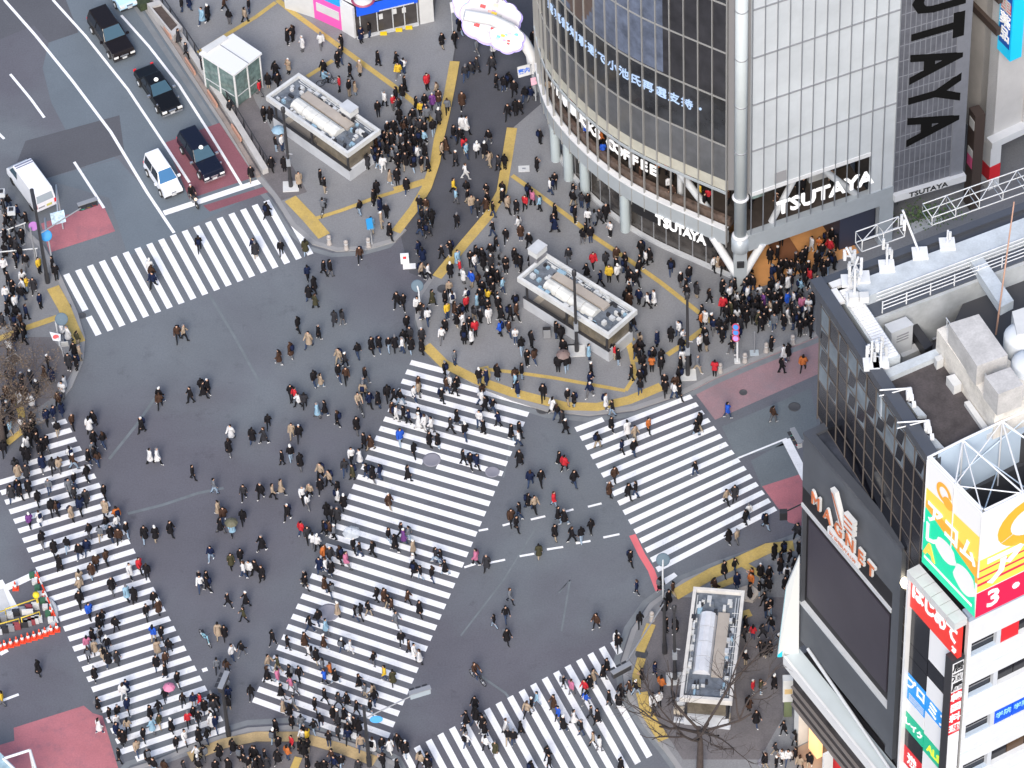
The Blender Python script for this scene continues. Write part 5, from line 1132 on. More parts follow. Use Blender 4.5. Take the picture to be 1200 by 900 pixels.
# ---------- vehicles ----------
def car(name, label, at_, to_, L, W, Hh, paint_, kind='sedan', group=None, cat='car', taxi=False, glassc=None):
    """at_ ground centre; faces towards to_; local x is forward"""
    d = (to_ - at_); rz = atan2(d.y, d.x); t = thing(name, label, cat, (at_.x, at_.y, .008), group, rz, local=True)
    gl = glassc or mat('car_glass', (.03, .075, .105), .06, spec=1.0); hw = W / 2; hl = L / 2
    if kind == 'sedan': prof = [(-hl, .35), (-hl, .72), (-hl + .15, .92), (-hl * .52, 1.0), (hl * .36, .98), (hl - .15, .80), (hl, .62), (hl, .35)]; cab = [(-hl * .56, .98), (-hl * .36, Hh), (hl * .04, Hh), (hl * .38, .96)]
    elif kind == 'van': prof = [(-hl, .35), (-hl, 1.05), (hl * .50, 1.05), (hl - .1, .92), (hl, .7), (hl, .35)]; cab = [(-hl + .02, 1.03), (-hl + .14, Hh), (hl * .20, Hh), (hl * .58, 1.0)]
    else: prof = [(-hl, .4), (-hl, 1.0), (-hl * .9, 1.1), (hl * .36, 1.1), (hl - .18, 1.0), (hl, .75), (hl, .4)]; cab = [(-hl + .05, 1.08), (-hl + .3, Hh), (hl * .08, Hh), (hl * .40, 1.08)]
    def loft(pr, y_in, name_, mt, ybot=0, zlo=None, zhi=None, par=t, ex=0):
        m_ = MB(); ys = (-1, 1); n = len(pr)
        def w_at(z): return hw - y_in * max(0, (z - pr[0][1]) / max(.01, (max(p[1] for p in pr) - pr[0][1]))) - ybot
        vs = []
        for sgn in (-1, 1):
            for x, z in pr:
                tx = .06 if abs(x) > hl * .93 else 0; vs.append((x, sgn * (w_at(z) - tx + ex), z))
        fs = [tuple(range(n)), tuple(range(n, 2 * n))[::-1]] + [(i, i + n, (i + 1) % n + n, (i + 1) % n) for i in range(n)]
        m_.raw(vs, fs); o_ = m_.build(name_, mt, par)
        bv = o_.modifiers.new('b', 'BEVEL'); bv.width = .06; bv.segments = 2; bv.limit_method = 'ANGLE'; return o_, w_at
    bo, _ = loft(prof, .10, 'body', paint_); ca, wa_ = loft(cab, .22, 'roof', paint_, ybot=.06)
    ch_ = Hh - cab[0][1]
    def quad(pts, name_): m_ = MB(); m_.face(pts); return m_.build(name_, gl, t)
    def slab(i, j, f0, f1, ww, name_):  # sloped glass front / rear
        a, b = cab[i], cab[j]; pa = (a[0] + (b[0] - a[0]) * f0, a[1] + (b[1] - a[1]) * f0); pb = (a[0] + (b[0] - a[0]) * f1, a[1] + (b[1] - a[1]) * f1)
        n = Vector((b[1] - a[1], a[0] - b[0])).normalized() * .018; n = n if (n.x > 0) == (a[0] > 0) or i == 3 else -n
        wa1, wb1 = wa_(pa[1]) * ww, wa_(pb[1]) * ww; m_ = MB(); m_.face([(pa[0] + n.x, -wa1, pa[1] + abs(n.y)), (pa[0] + n.x, wa1, pa[1] + abs(n.y)), (pb[0] + n.x, wb1, pb[1] + abs(n.y)), (pb[0] + n.x, -wb1, pb[1] + abs(n.y))]); return m_.build(name_, gl, t)
    slab(3, 2, .08, .92, .9, 'windscreen'); slab(0, 1, .2, .9, .85, 'rear_window')
    for sgn in (-1, 1):
        x0, x1 = cab[0][0] + .2, cab[3][0] - .25; xm = (x0 + x1) / 2; z0, z1 = cab[0][1] + .08, Hh - .1
        for xa, xb in ((x0 + .1, xm - .05), (xm + .05, x1)):
            f0 = lambda x, z: (x, sgn * (wa_(z) + .012), z); sh = .28 * (1 if xb == x1 else 0); sl_ = .25 if xa == x0 + .1 and kind != 'van' else 0
            m_ = MB(); p4 = [f0(xa, z0), f0(xb, z0), f0(xb - sh, z1), f0(xa + sl_, z1)]; m_.face(p4 if sgn < 0 else p4[::-1]); m_.build('side_window', glass_d, t)
        for xw in (-hl * .62, hl * .62):
            m_ = MB(); q_ = Matrix.Translation((xw, sgn * (hw - .12), .33)) @ Matrix.Rotation(pi / 2, 4, 'X'); m_.lathe([(.33, -.11), (.33, .11)], (0, 0, 0), 18, 0, q_); wh = m_.build('wheel', rubber, t)
            m_ = MB(); m_.lathe([(.19, -.135), (.19, .135)], (0, 0, 0), 12, 0, q_); m_.build('rim', lgrey, wh)
        m_ = MB(); m_.box((cab[3][0] - .25, sgn * (hw + .1), 1.05), (.14, .22, .16)); m_.build('mirror', paint_ if taxi is False else mat('chrome', (.6, .6, .62), .2, .8), t)
        m_ = MB(); m_.box((hl - .02, sgn * (hw - .30), .68), (.1, .36, .16)); m_.build('headlight', mat('lamp_glass', (.75, .75, .72), .15), t)
        m_ = MB(); m_.box((-hl + .01, sgn * (hw - .22), .78), (.08, .22, .22)); m_.build('tail_light', red, t)
    m_ = MB(); m_.box((hl - .0, 0, .68), (.06, W - 1.25, .12)); m_.build('grille', mat('chrome', (.6, .6, .62), .2, .8), t)
    m_ = MB(); m_.box((hl + .03, 0, .48), (.03, .36, .17)); m_.build('number_plate', offw, t)
    m_ = MB(); m_.box((hl + .0, 0, .40), (.08, W - .2, .14)); m_.build('bumper', dark if not taxi else mat('chrome', None), t)
    if taxi:
        m_ = MB(); m_.lathe([(.16, 0), (.17, .06), (.12, .15), (.02, .18)], (-.1 if kind == 'sedan' else .3, 0, Hh), 12); m_.build('roof_lamp', mat('lamp_white', (.85, .85, .8), .4, emit=.3), t)
        for sgn in (-1, 1): m_ = MB(); m_.box((hl * .72, sgn * (hw - .06), 1.02), (.1, .1, .14)); m_.build('fender_mirror', mat('chrome', None), t)
    return t
blk = mat('car_black', (.006, .006, .007), .2, spec=.35); blk2 = mat('car_brownblack', (.011, .008, .008), .22, spec=.35); nvy = mat('car_navy', (.007, .009, .020), .2, spec=.4); cwh = mat('car_white', (.74, .76, .80), .25)
lane = (P(172, 225) - P(85, 95)).normalized()
def veh(x, y): return P(x, y)
car('parked_suv', 'large black off road car at the head of the queue of cars', P(131, 49), P(131, 49) + lane, 4.85, 1.92, 1.85, blk2, 'suv')
car('taxi', 'black sedan taxi with chrome bumper and small roof lamp', P(186, 112), P(186, 112) + lane, 5.05, 1.82, 1.52, blk, 'sedan', taxi=True, cat='taxi')
car('taxi', 'dark navy tall taxi waiting on the maroon patch at stop line', P(236, 190), P(236, 190) + lane, 4.7, 1.82, 1.75, nvy, 'suv', taxi=True, cat='taxi')
car('minivan', 'small white minivan waiting beside the navy taxi', P(192, 214), P(192, 214) + lane, 3.7, 1.62, 1.80, cwh, 'van', cat='minivan', glassc=mat('car_glass_blue', (.03, .13, .28), .08, spec=1))
car('sedan', 'white and light blue car cut off by top edge of the picture', P(138, -8), P(138, -8) + lane, 4.6, 1.75, 1.5, mat('car_pale_blue', (.45, .66, .82), .2), 'sedan', cat='car')
# white van seen from behind
vd = (P(10, 195) - P(47, 245)).normalized(); t = thing('delivery_van', 'white high roofed delivery van seen from behind at far left', 'van', (*P(38, 226).to_2d(), .008), None, atan2(vd.y, vd.x), local=True)
m_ = MB(); m_.raw([(x, s * w_, z) for s in (-1, 1) for x, w_, z in ((-2.35, .86, .4), (-2.35, .84, 1.3), (-2.2, .74, 2.2), (1.1, .74, 2.25), (1.9, .8, 1.3), (2.35, .84, .95), (2.35, .84, .4))],
      [tuple(range(7)), tuple(range(7, 14))[::-1]] + [(i, i + 7, (i + 1) % 7 + 7, (i + 1) % 7) for i in range(7)]); o = m_.build('body', cwh, t); bv = o.modifiers.new('b', 'BEVEL'); bv.width = .08; bv.segments = 2
m_ = MB(); m_.box((.9, 0, 2.27), (.1, 1.35, .05)); m_.box((.68, 0, 2.27), (.06, 1.35, .05)); m_.build('roof_bar', mat('seam_blue', (.15, .17, .25), .5), t)
for s in (-1, 1):
    m_ = MB(); m_.face([(.5, s * .815, 1.35), (1.7, s * .83, 1.35), (1.1, s * .775, 2.05), (.5, s * .775, 2.05)]); m_.build('side_window', mat('car_glass', None), t)
    m_ = MB(); m_.box((-2.36, s * .75, .95), (.06, .14, .35)); m_.build('tail_light', red, t)
    for xw in (-1.5, 1.5): q_ = Matrix.Translation((xw, s * .74, .33)) @ Matrix.Rotation(pi / 2, 4, 'X'); m_ = MB(); m_.lathe([(.33, -.11), (.33, .11)], (0, 0, 0), 16, 0, q_); m_.build('wheel', rubber, t)
m_ = MB(); m_.face([(-2.37, .66, 1.25), (-2.37, -.66, 1.25), (-2.24, -.6, 1.95), (-2.24, .6, 1.95)]); m_.build('rear_window', mat('rear_tint', (.30, .36, .40), .15), t)
m_ = MB(); m_.box((-2.39, -.25, .8), (.03, .4, .18)); m_.build('number_plate', mat('plate_yellow', (.55, .52, .15), .5), t); m_ = MB(); m_.box((-2.37, .35, .8), (.03, .5, .1)); m_.build('badge', grey, t)
m_ = MB(); m_.face([(1.15, -.7, 2.22), (1.15, .7, 2.22), (1.88, .74, 1.36), (1.88, -.74, 1.36)][::-1]); 
o = m_.build('windscreen', mat('car_glass', None), t); o.location = (.03, 0, .02)
# motorcycle
def two_wheeler(name, label, cat, pos, heading, motor=False, group=None, col=dark):
    t = thing(name, label, cat, (pos.x, pos.y, pos.z), group, heading, local=True); r = .30 if motor else .33; wb = .62 if motor else .52; th = .06 if motor else .022
    for s in (-1, 1):
        q_ = Matrix.Translation((s * wb, 0, r)) @ Matrix.Rotation(pi / 2, 4, 'X'); m_ = MB(); m_.tube([q_ @ Vector(((r - th) * cos(a), (r - th) * sin(a), 0)) for a in [2 * pi * k / 16 for k in range(17)]], th, 0, 6, caps=False); wh = m_.build('wheel', rubber, t)
        m_ = MB(); m_.lathe([(.05, -.06), (.05, .06)], (0, 0, 0), 8, 0, q_); 
        for k in range(6): a = pi * k / 3; m_.tube([q_ @ Vector((0, 0, 0)), q_ @ Vector(((r - .03) * cos(a), (r - .03) * sin(a), 0))], .006, 0, 4)
        m_.build('spokes', lgrey, wh)
    F_ = [((-wb, 0, r), (-.1, 0, .3)), ((-.1, 0, .3), (-.2, 0, .82)), ((-.1, 0, .3), (.36, 0, .78)), ((-.18, 0, .74), (.34, 0, .82)), ((-wb, 0, r), (-.18, 0, .7)), ((wb, 0, r), (.38, 0, .85)), ((.38, 0, .85), (.34, 0, 1.02))]
    m_ = MB(); [m_.tube(f, .03 if not motor else .05, 0, 6) for f in F_]; m_.build('frame', col, t)
    m_ = MB(); m_.tube([(.28, -.27, 1.03), (.36, 0, 1.02), (.28, .27, 1.03)], .018, 0, 6); m_.build('handlebar', dark, t)
    m_ = MB(); m_.prism([(-.36, -.1), (-.04, -.03), (-.04, .03), (-.36, .1)], .83, .90); m_.build('saddle', black, t)
    if motor:
        m_ = MB(); m_.lathe([(.02, -.3), (.17, -.2), (.2, 0), (.15, .2), (.02, .3)], (0, 0, 0), 10, 0, Matrix.Translation((.12, 0, .75)) @ Matrix.Rotation(pi / 2, 4, 'Y')); m_.build('fuel_tank', black, t)
        m_ = MB(); m_.box((0, 0, .42), (.45, .3, .3)); m_.build('engine', grey, t); m_ = MB(); m_.disc((.52, 0, .86), (1, 0, .2), .11, .08); m_.build('headlight', mat('lamp_orange_white', (.9, .6, .45), .4, emit=.3), t)
    return t
two_wheeler('motorcycle', 'black motorcycle waiting at the stop line between van and taxi', 'motorcycle', Vector((*P(227, 238).to_2d(), .01)), atan2(lane.y, lane.x), True)
two_wheeler('bicycle', 'bicycle ridden by person in brown left of the bottom crossing', 'bicycle', P(560, 798), radians(-50), group='bicycles')
two_wheeler('bicycle', 'bicycle with rider heading up by the left plaza yellow line', 'bicycle', P(380, 248, .12), radians(75), group='bicycles')
two_wheeler('bicycle', 'bicycle with rider behind the upper left subway kiosk', 'bicycle', P(384, 100, .12), radians(10), group='bicycles')
two_wheeler('bicycle', 'bicycle ridden in the crowd left of diagonal crossing', 'bicycle', P(422, 482), radians(-70), group='bicycles')
two_wheeler('bicycle', 'pale blue bicycle pushed across open road near left crossing', 'bicycle', P(241, 752), radians(-60), group='bicycles', col=mat('frame_blue', (.25, .5, .62), .4))
# ---------- road works enclosure, bottom left ----------
c0 = None; cg = 'traffic cones round the road works'
cone_px = [(1, 760), (6, 758.5), (13, 756.5), (20, 754.5), (26.5, 752), (33.5, 750), (40.5, 748), (47, 746), (53.5, 743.5), (60.5, 741), (67, 738.5), (43, 681), (51.5, 700), (60, 719.5), (18.5, 690)]
cnm = ['leftmost of the cone row', 'second', 'third', 'fourth', 'fifth', 'sixth', 'seventh', 'eighth', 'ninth', 'tenth']
for i, (x, y) in enumerate(cone_px):
    p = P(x, y)
    if c0 is None:
        c0 = thing('traffic_cone', '', 'traffic cone', p, cg, local=True); m_ = MB()
        m_.box((0, 0, .03), (.42, .42, .06)); m_.build('base', mat('cone_red', (.72, .07, .03), .5), c0)
        m_ = MB(); m_.lathe([(.17, .06), (.125, .28)], (0, 0, 0), 12, 0); m_.lathe([(.125, .281), (.085, .5)], (0, 0, 0), 12, 1); m_.lathe([(.085, .501), (.035, .75), (.01, .76)], (0, 0, 0), 12, 0); m_.build('cone_body', [mat('cone_red', None), mat('cone_white', (.8, .78, .78), .5)], c0); o = c0
    else: o = copy_tree(c0)
    o.location = (p.x, p.y, .01)
    o['label'] = ('red and white cone, ' + (cnm[i] + ' from left in the front row' if 0 < i < 10 else 'leftmost of the front row at road works' if i == 0 else 'corner one at right end of front row' if i == 10 else ['topmost on the right side of road works', 'middle one on right side of road works', 'lowest before the corner on right side', 'alone on the white line at top of road works'][i - 11]))
bars = thing('works_barrier', 'red and white low barrier bars along right side of road works', 'barrier', P(55, 705))
A_, B_ = P(44, 676), P(69, 736)
for k in range(8):
    a, b = A_.lerp(B_, k / 8 + .01), A_.lerp(B_, (k + 1) / 8 - .01); m_ = MB(); m_.tube([(a.x, a.y, .55), (b.x, b.y, .55)], .06, 0, 6); m_.build('bar', white if k % 2 else mat('cone_red', None), bars)
    m_ = MB(); m_.box((a.x - .35, a.y, .25), (.35, .3, .4)); m_.build('weight', [mat('weight_green', (.04, .12, .07), .6), offw][k % 2], bars)
for i, (x0, y0, x1, y1, lb) in enumerate([(8, 725, 46, 712, 'yellow work fence nearest the white ramp, rear row'), (-30, 738, 8, 726, 'yellow work fence cut by left edge, rear row'), (27, 735, 48, 728, 'yellow work fence with dark sign board, front row'), (-12, 746, 24, 736, 'yellow work fence cut by left edge, front row')]):
    a, b = P(x0, y0), P(x1, y1); t = thing('work_fence', lb, 'fence', a, 'yellow folding fences in the road works')
    m_ = MB(); m_.tube([a, a + Vector((0, 0, 1)), b + Vector((0, 0, 1)), b], .05, 0, 6); m_.build('frame', mat('fence_yellow', (.62, .46, .06), .5), t)
    m_ = MB(); m_.tube([a + Vector((0, 0, .45)), b + Vector((0, 0, .45))], .035, 0, 6); m_.build('lower_rail', mat('fence_yellow', None), t)
    for k in range(5):
        p = a.lerp(b, (k + .5) / 5); m_ = MB(); m_.box((p.x, p.y, .3), (.5, .28, .5), 0); m_.build('weight', [lgrey, mat('weight_red', (.25, .05, .06), .6), dark, offw, grey][(k * 2 + i) % 5], t)
p = P(34, 726); m_ = MB(); m_.box((p.x, p.y, .8), (.75, .12, .5), 0); m_.own('notice_board', offw, 'small white notice board with dark digits on the yellow fence', 'notice board', loc=(p.x, p.y, .55))
q = [P(0, 712), P(10, 708), P(16, 722), P(6, 726)]; t_ = MB(); t_.prism([p.to_2d() for p in px([(-12,695),(4,690),(16,722),(0,728)])], .012, .05); t_.own('ramp_plate', offw, 'white steel plate on the ground inside the road works', 'plate', loc=(*P(4, 708).to_2d(), .012))
p = P(45, 712); t = thing('warning_light', 'yellow warning light on post at fence corner of road works', 'warning light', p); m_ = MB(); m_.tube([p, p + Vector((0, 0, 1.2))], .07); m_.build('post', mat('fence_yellow', None), t); m_ = MB(); m_.lathe([(.2, 0), (.24, .1), (.2, .28), (.05, .34)], (p.x, p.y, 1.2), 12); m_.build('lamp', yellow, t)
a = P(50, 722); m_ = MB(); m_.tube([a + Vector((cos(k / 10 * pi - pi / 2) * .9, sin(k / 10 * pi - pi / 2) * 1.4, .12)) for k in range(11)], .16, 0, 8); m_.own('grey_hose', lgrey, 'thick curved grey hose lying at right end of fences', 'hose', loc=(a.x, a.y, 0))
# steel and glass canopy at the very bottom left
t = thing('glass_canopy', 'pale blue glass canopy with white frame at bottom left corner', 'canopy', (*P(10, 905).to_2d(), .12))
m_ = MB(); m_.prism([p.to_2d() for p in px([(-30,862),(-2,880),(30,912),(0,930),(-40,930)], 4)], 3.9, 4.05); m_.build('roof', mat('canopy_glass', (.30, .42, .48), .2, var=.3, scale=.8), t)
for a, b in (((4, 889), (35, 879)), ((35, 879), (43, 905)), ((4, 889), (28, 912))): m_ = MB(); m_.tube([P(*a, 4.1), P(*b, 4.1)], .10, 0, 6); m_.build('frame', white, t)
for a in ((35, 881), (6, 891)): q_ = P(*a, 4.0); m_ = MB(); m_.tube([(q_.x, q_.y, 0), q_], .07); m_.build('post', white, t)
# ---------- bare trees ----------
def bare_tree(name, label, base, h, seed, spread=3.2, levels=5, r0=.20, twig=None, leafy=0, lean=Vector((0, 0, 0))):
    rr = random.Random(seed); t = thing(name, label, 'tree', base, 'bare street trees'); bark = mat('bark', (.055, .042, .038), .85, var=.3, scale=.3)
    tr = MB(); br = MB(); tw = MB(); tips = []
    tr.tube([base, base + Vector((.05, .03, h * .28)) + lean * .2, base + Vector((-.05, .1, h * .42)) + lean * .35], [r0 * 1.3, r0, r0 * .85], 0, 10); top = base + Vector((-.05, .1, h * .42)) + lean * .35
    def grow(p, d, L, r, lv):
        pts = [p]; n = 4
        for k in range(n):
            d = (d + Vector((rr.gauss(0, .16), rr.gauss(0, .16), rr.gauss(0, .10) + .03))).normalized(); pts.append(pts[-1] + d * L / n)
        (br if lv > 1 else tw).tube(pts, [r + (r * .55 - r) * k / n for k in range(n + 1)], 0, 6 if lv > 1 else 4, caps=False)
        if lv <= 0: tips.append(pts[-1]); return
        for k in range(rr.choice([2, 3]) if lv > 1 else 3):
            s = rr.uniform(.45, 1); q_ = pts[int(s * n)] ; dd = (d + Vector((rr.gauss(0, .6), rr.gauss(0, .6), rr.gauss(.05, .28)))).normalized(); grow(q_, dd, L * rr.uniform(.55, .8), r * .58, lv - 1)
    for k in range(6):
        a = 2 * pi * k / 6 + rr.uniform(-.3, .3); grow(top - Vector((0, 0, rr.uniform(0, h * .1))), Vector((cos(a), sin(a), rr.uniform(.5, 1.1))).normalized(), spread * rr.uniform(.5, .75), r0 * .58, levels - 1)
    tr.build('trunk', bark, t); br.build('limbs', bark, t)['kind'] = 'stuff'; tw.build('twigs', bark, t)['kind'] = 'stuff'
    if leafy:
        lf = MB()
        for _ in range(leafy):
            c_ = rr.choice(tips) + Vector((rr.gauss(0, .18), rr.gauss(0, .18), rr.gauss(0, .15))); d = Vector((rr.gauss(0, 1), rr.gauss(0, 1), rr.gauss(0, 1))).normalized(); e = d.orthogonal().normalized(); s = .055; lf.face([c_, c_ + d * s * 1.6, c_ + e * s], rr.choice([0, 0, 1]))
        lf.build('dry_leaves', [mat('leaf_brown', (.10, .07, .05), .8), mat('leaf_tan', (.17, .13, .09), .8)], t)['kind'] = 'stuff'
    return t
bare_tree('bare_tree', 'large bare winter tree in front of lower right subway kiosk', P(820, 908, .12), 11.5, 12, 7.6, 5, .19)
bare_tree('bare_tree', 'brown dry leafed tree at the left edge beside left crossing', P(4, 520, .12), 7.0, 5, 5.0, 6, .18, leafy=9000)
# odd small things
for x, y, c_, lb in ((440, 300, offw, None),): pass
p = P(478, 309, 0); m_ = MB(); m_.box((p.x - .2, p.y, .55), (.6, .12, 1.0)); m_.box((p.x + .1, p.y - .35, .1), (.9, .5, .06)); 
t = thing('folding_board', 'white folding sign board with red mark standing on dark street', 'sign board', (p.x, p.y, 0)); m_.build('board', white, t); m_ = MB(); m_.box((p.x - .2, p.y - .075, .7), (.22, .02, .22)); m_.build('red_mark', red, t)
p = P(614, 198, .12); m_ = MB(); m_.box((p.x, p.y, .14), (.8, .6, .04)); m_.box((p.x, p.y, .17), (.25, .15, .02), 1); m_.own('floor_plate', [offw, grey], 'small pale square plate lying on plaza below the gate column', 'plate', loc=(p.x, p.y, .12))
p = P(15, 425, .12); t = thing('tree_bed', 'small dark tree bed with pale stone edge on left pavement', 'tree bed', p); pq = [p.to_2d() for p in px([(5,421),(18,414),(26,421),(17,429)], .2)]; cc_ = sum(pq, Vector((0, 0))) / 4
MB().prism(pq, .12, .26).build('edge', kerbm, t); MB().prism([cc_ + (v - cc_) * .8 for v in pq], .12, .275).build('soil', mat('soil', None), t)
p = P(877, 697, .12); m_ = MB(); pts = [(p.x + .75 * cos(2 * pi * k / 5) * (1), p.y + .75 * sin(2 * pi * k / 5)) for k in range(5)]; m_.prism(pts, .12, .35); m_.own('paving_plinth', mat('plinth_beige', (.42, .38, .34), .7), 'five sided beige plinth right of the long kiosk top', 'plinth', loc=(p.x, p.y, .12))
p = P(640, 412, .12); t = thing('folding_sign', 'dark folding sign standing left of the middle kiosk wall', 'sign board', (*P(641, 394, .12).to_2d(), .12)); q_ = P(641, 394, .12); MB().box((q_.x, q_.y, .6), (.55, .1, .9)).build('board', dark, t); MB().box((q_.x, q_.y - .25, .6), (.5, .05, .8)).build('board', grey, t)
m_ = MB(); p = P(667, 408, .12); m_.box((p.x, p.y, .14), (.9, .7, .03)); m_.own('drain_cover', dark, 'dark square drain cover beside middle kiosk lamp foot', 'drain cover', loc=(p.x, p.y, .12))
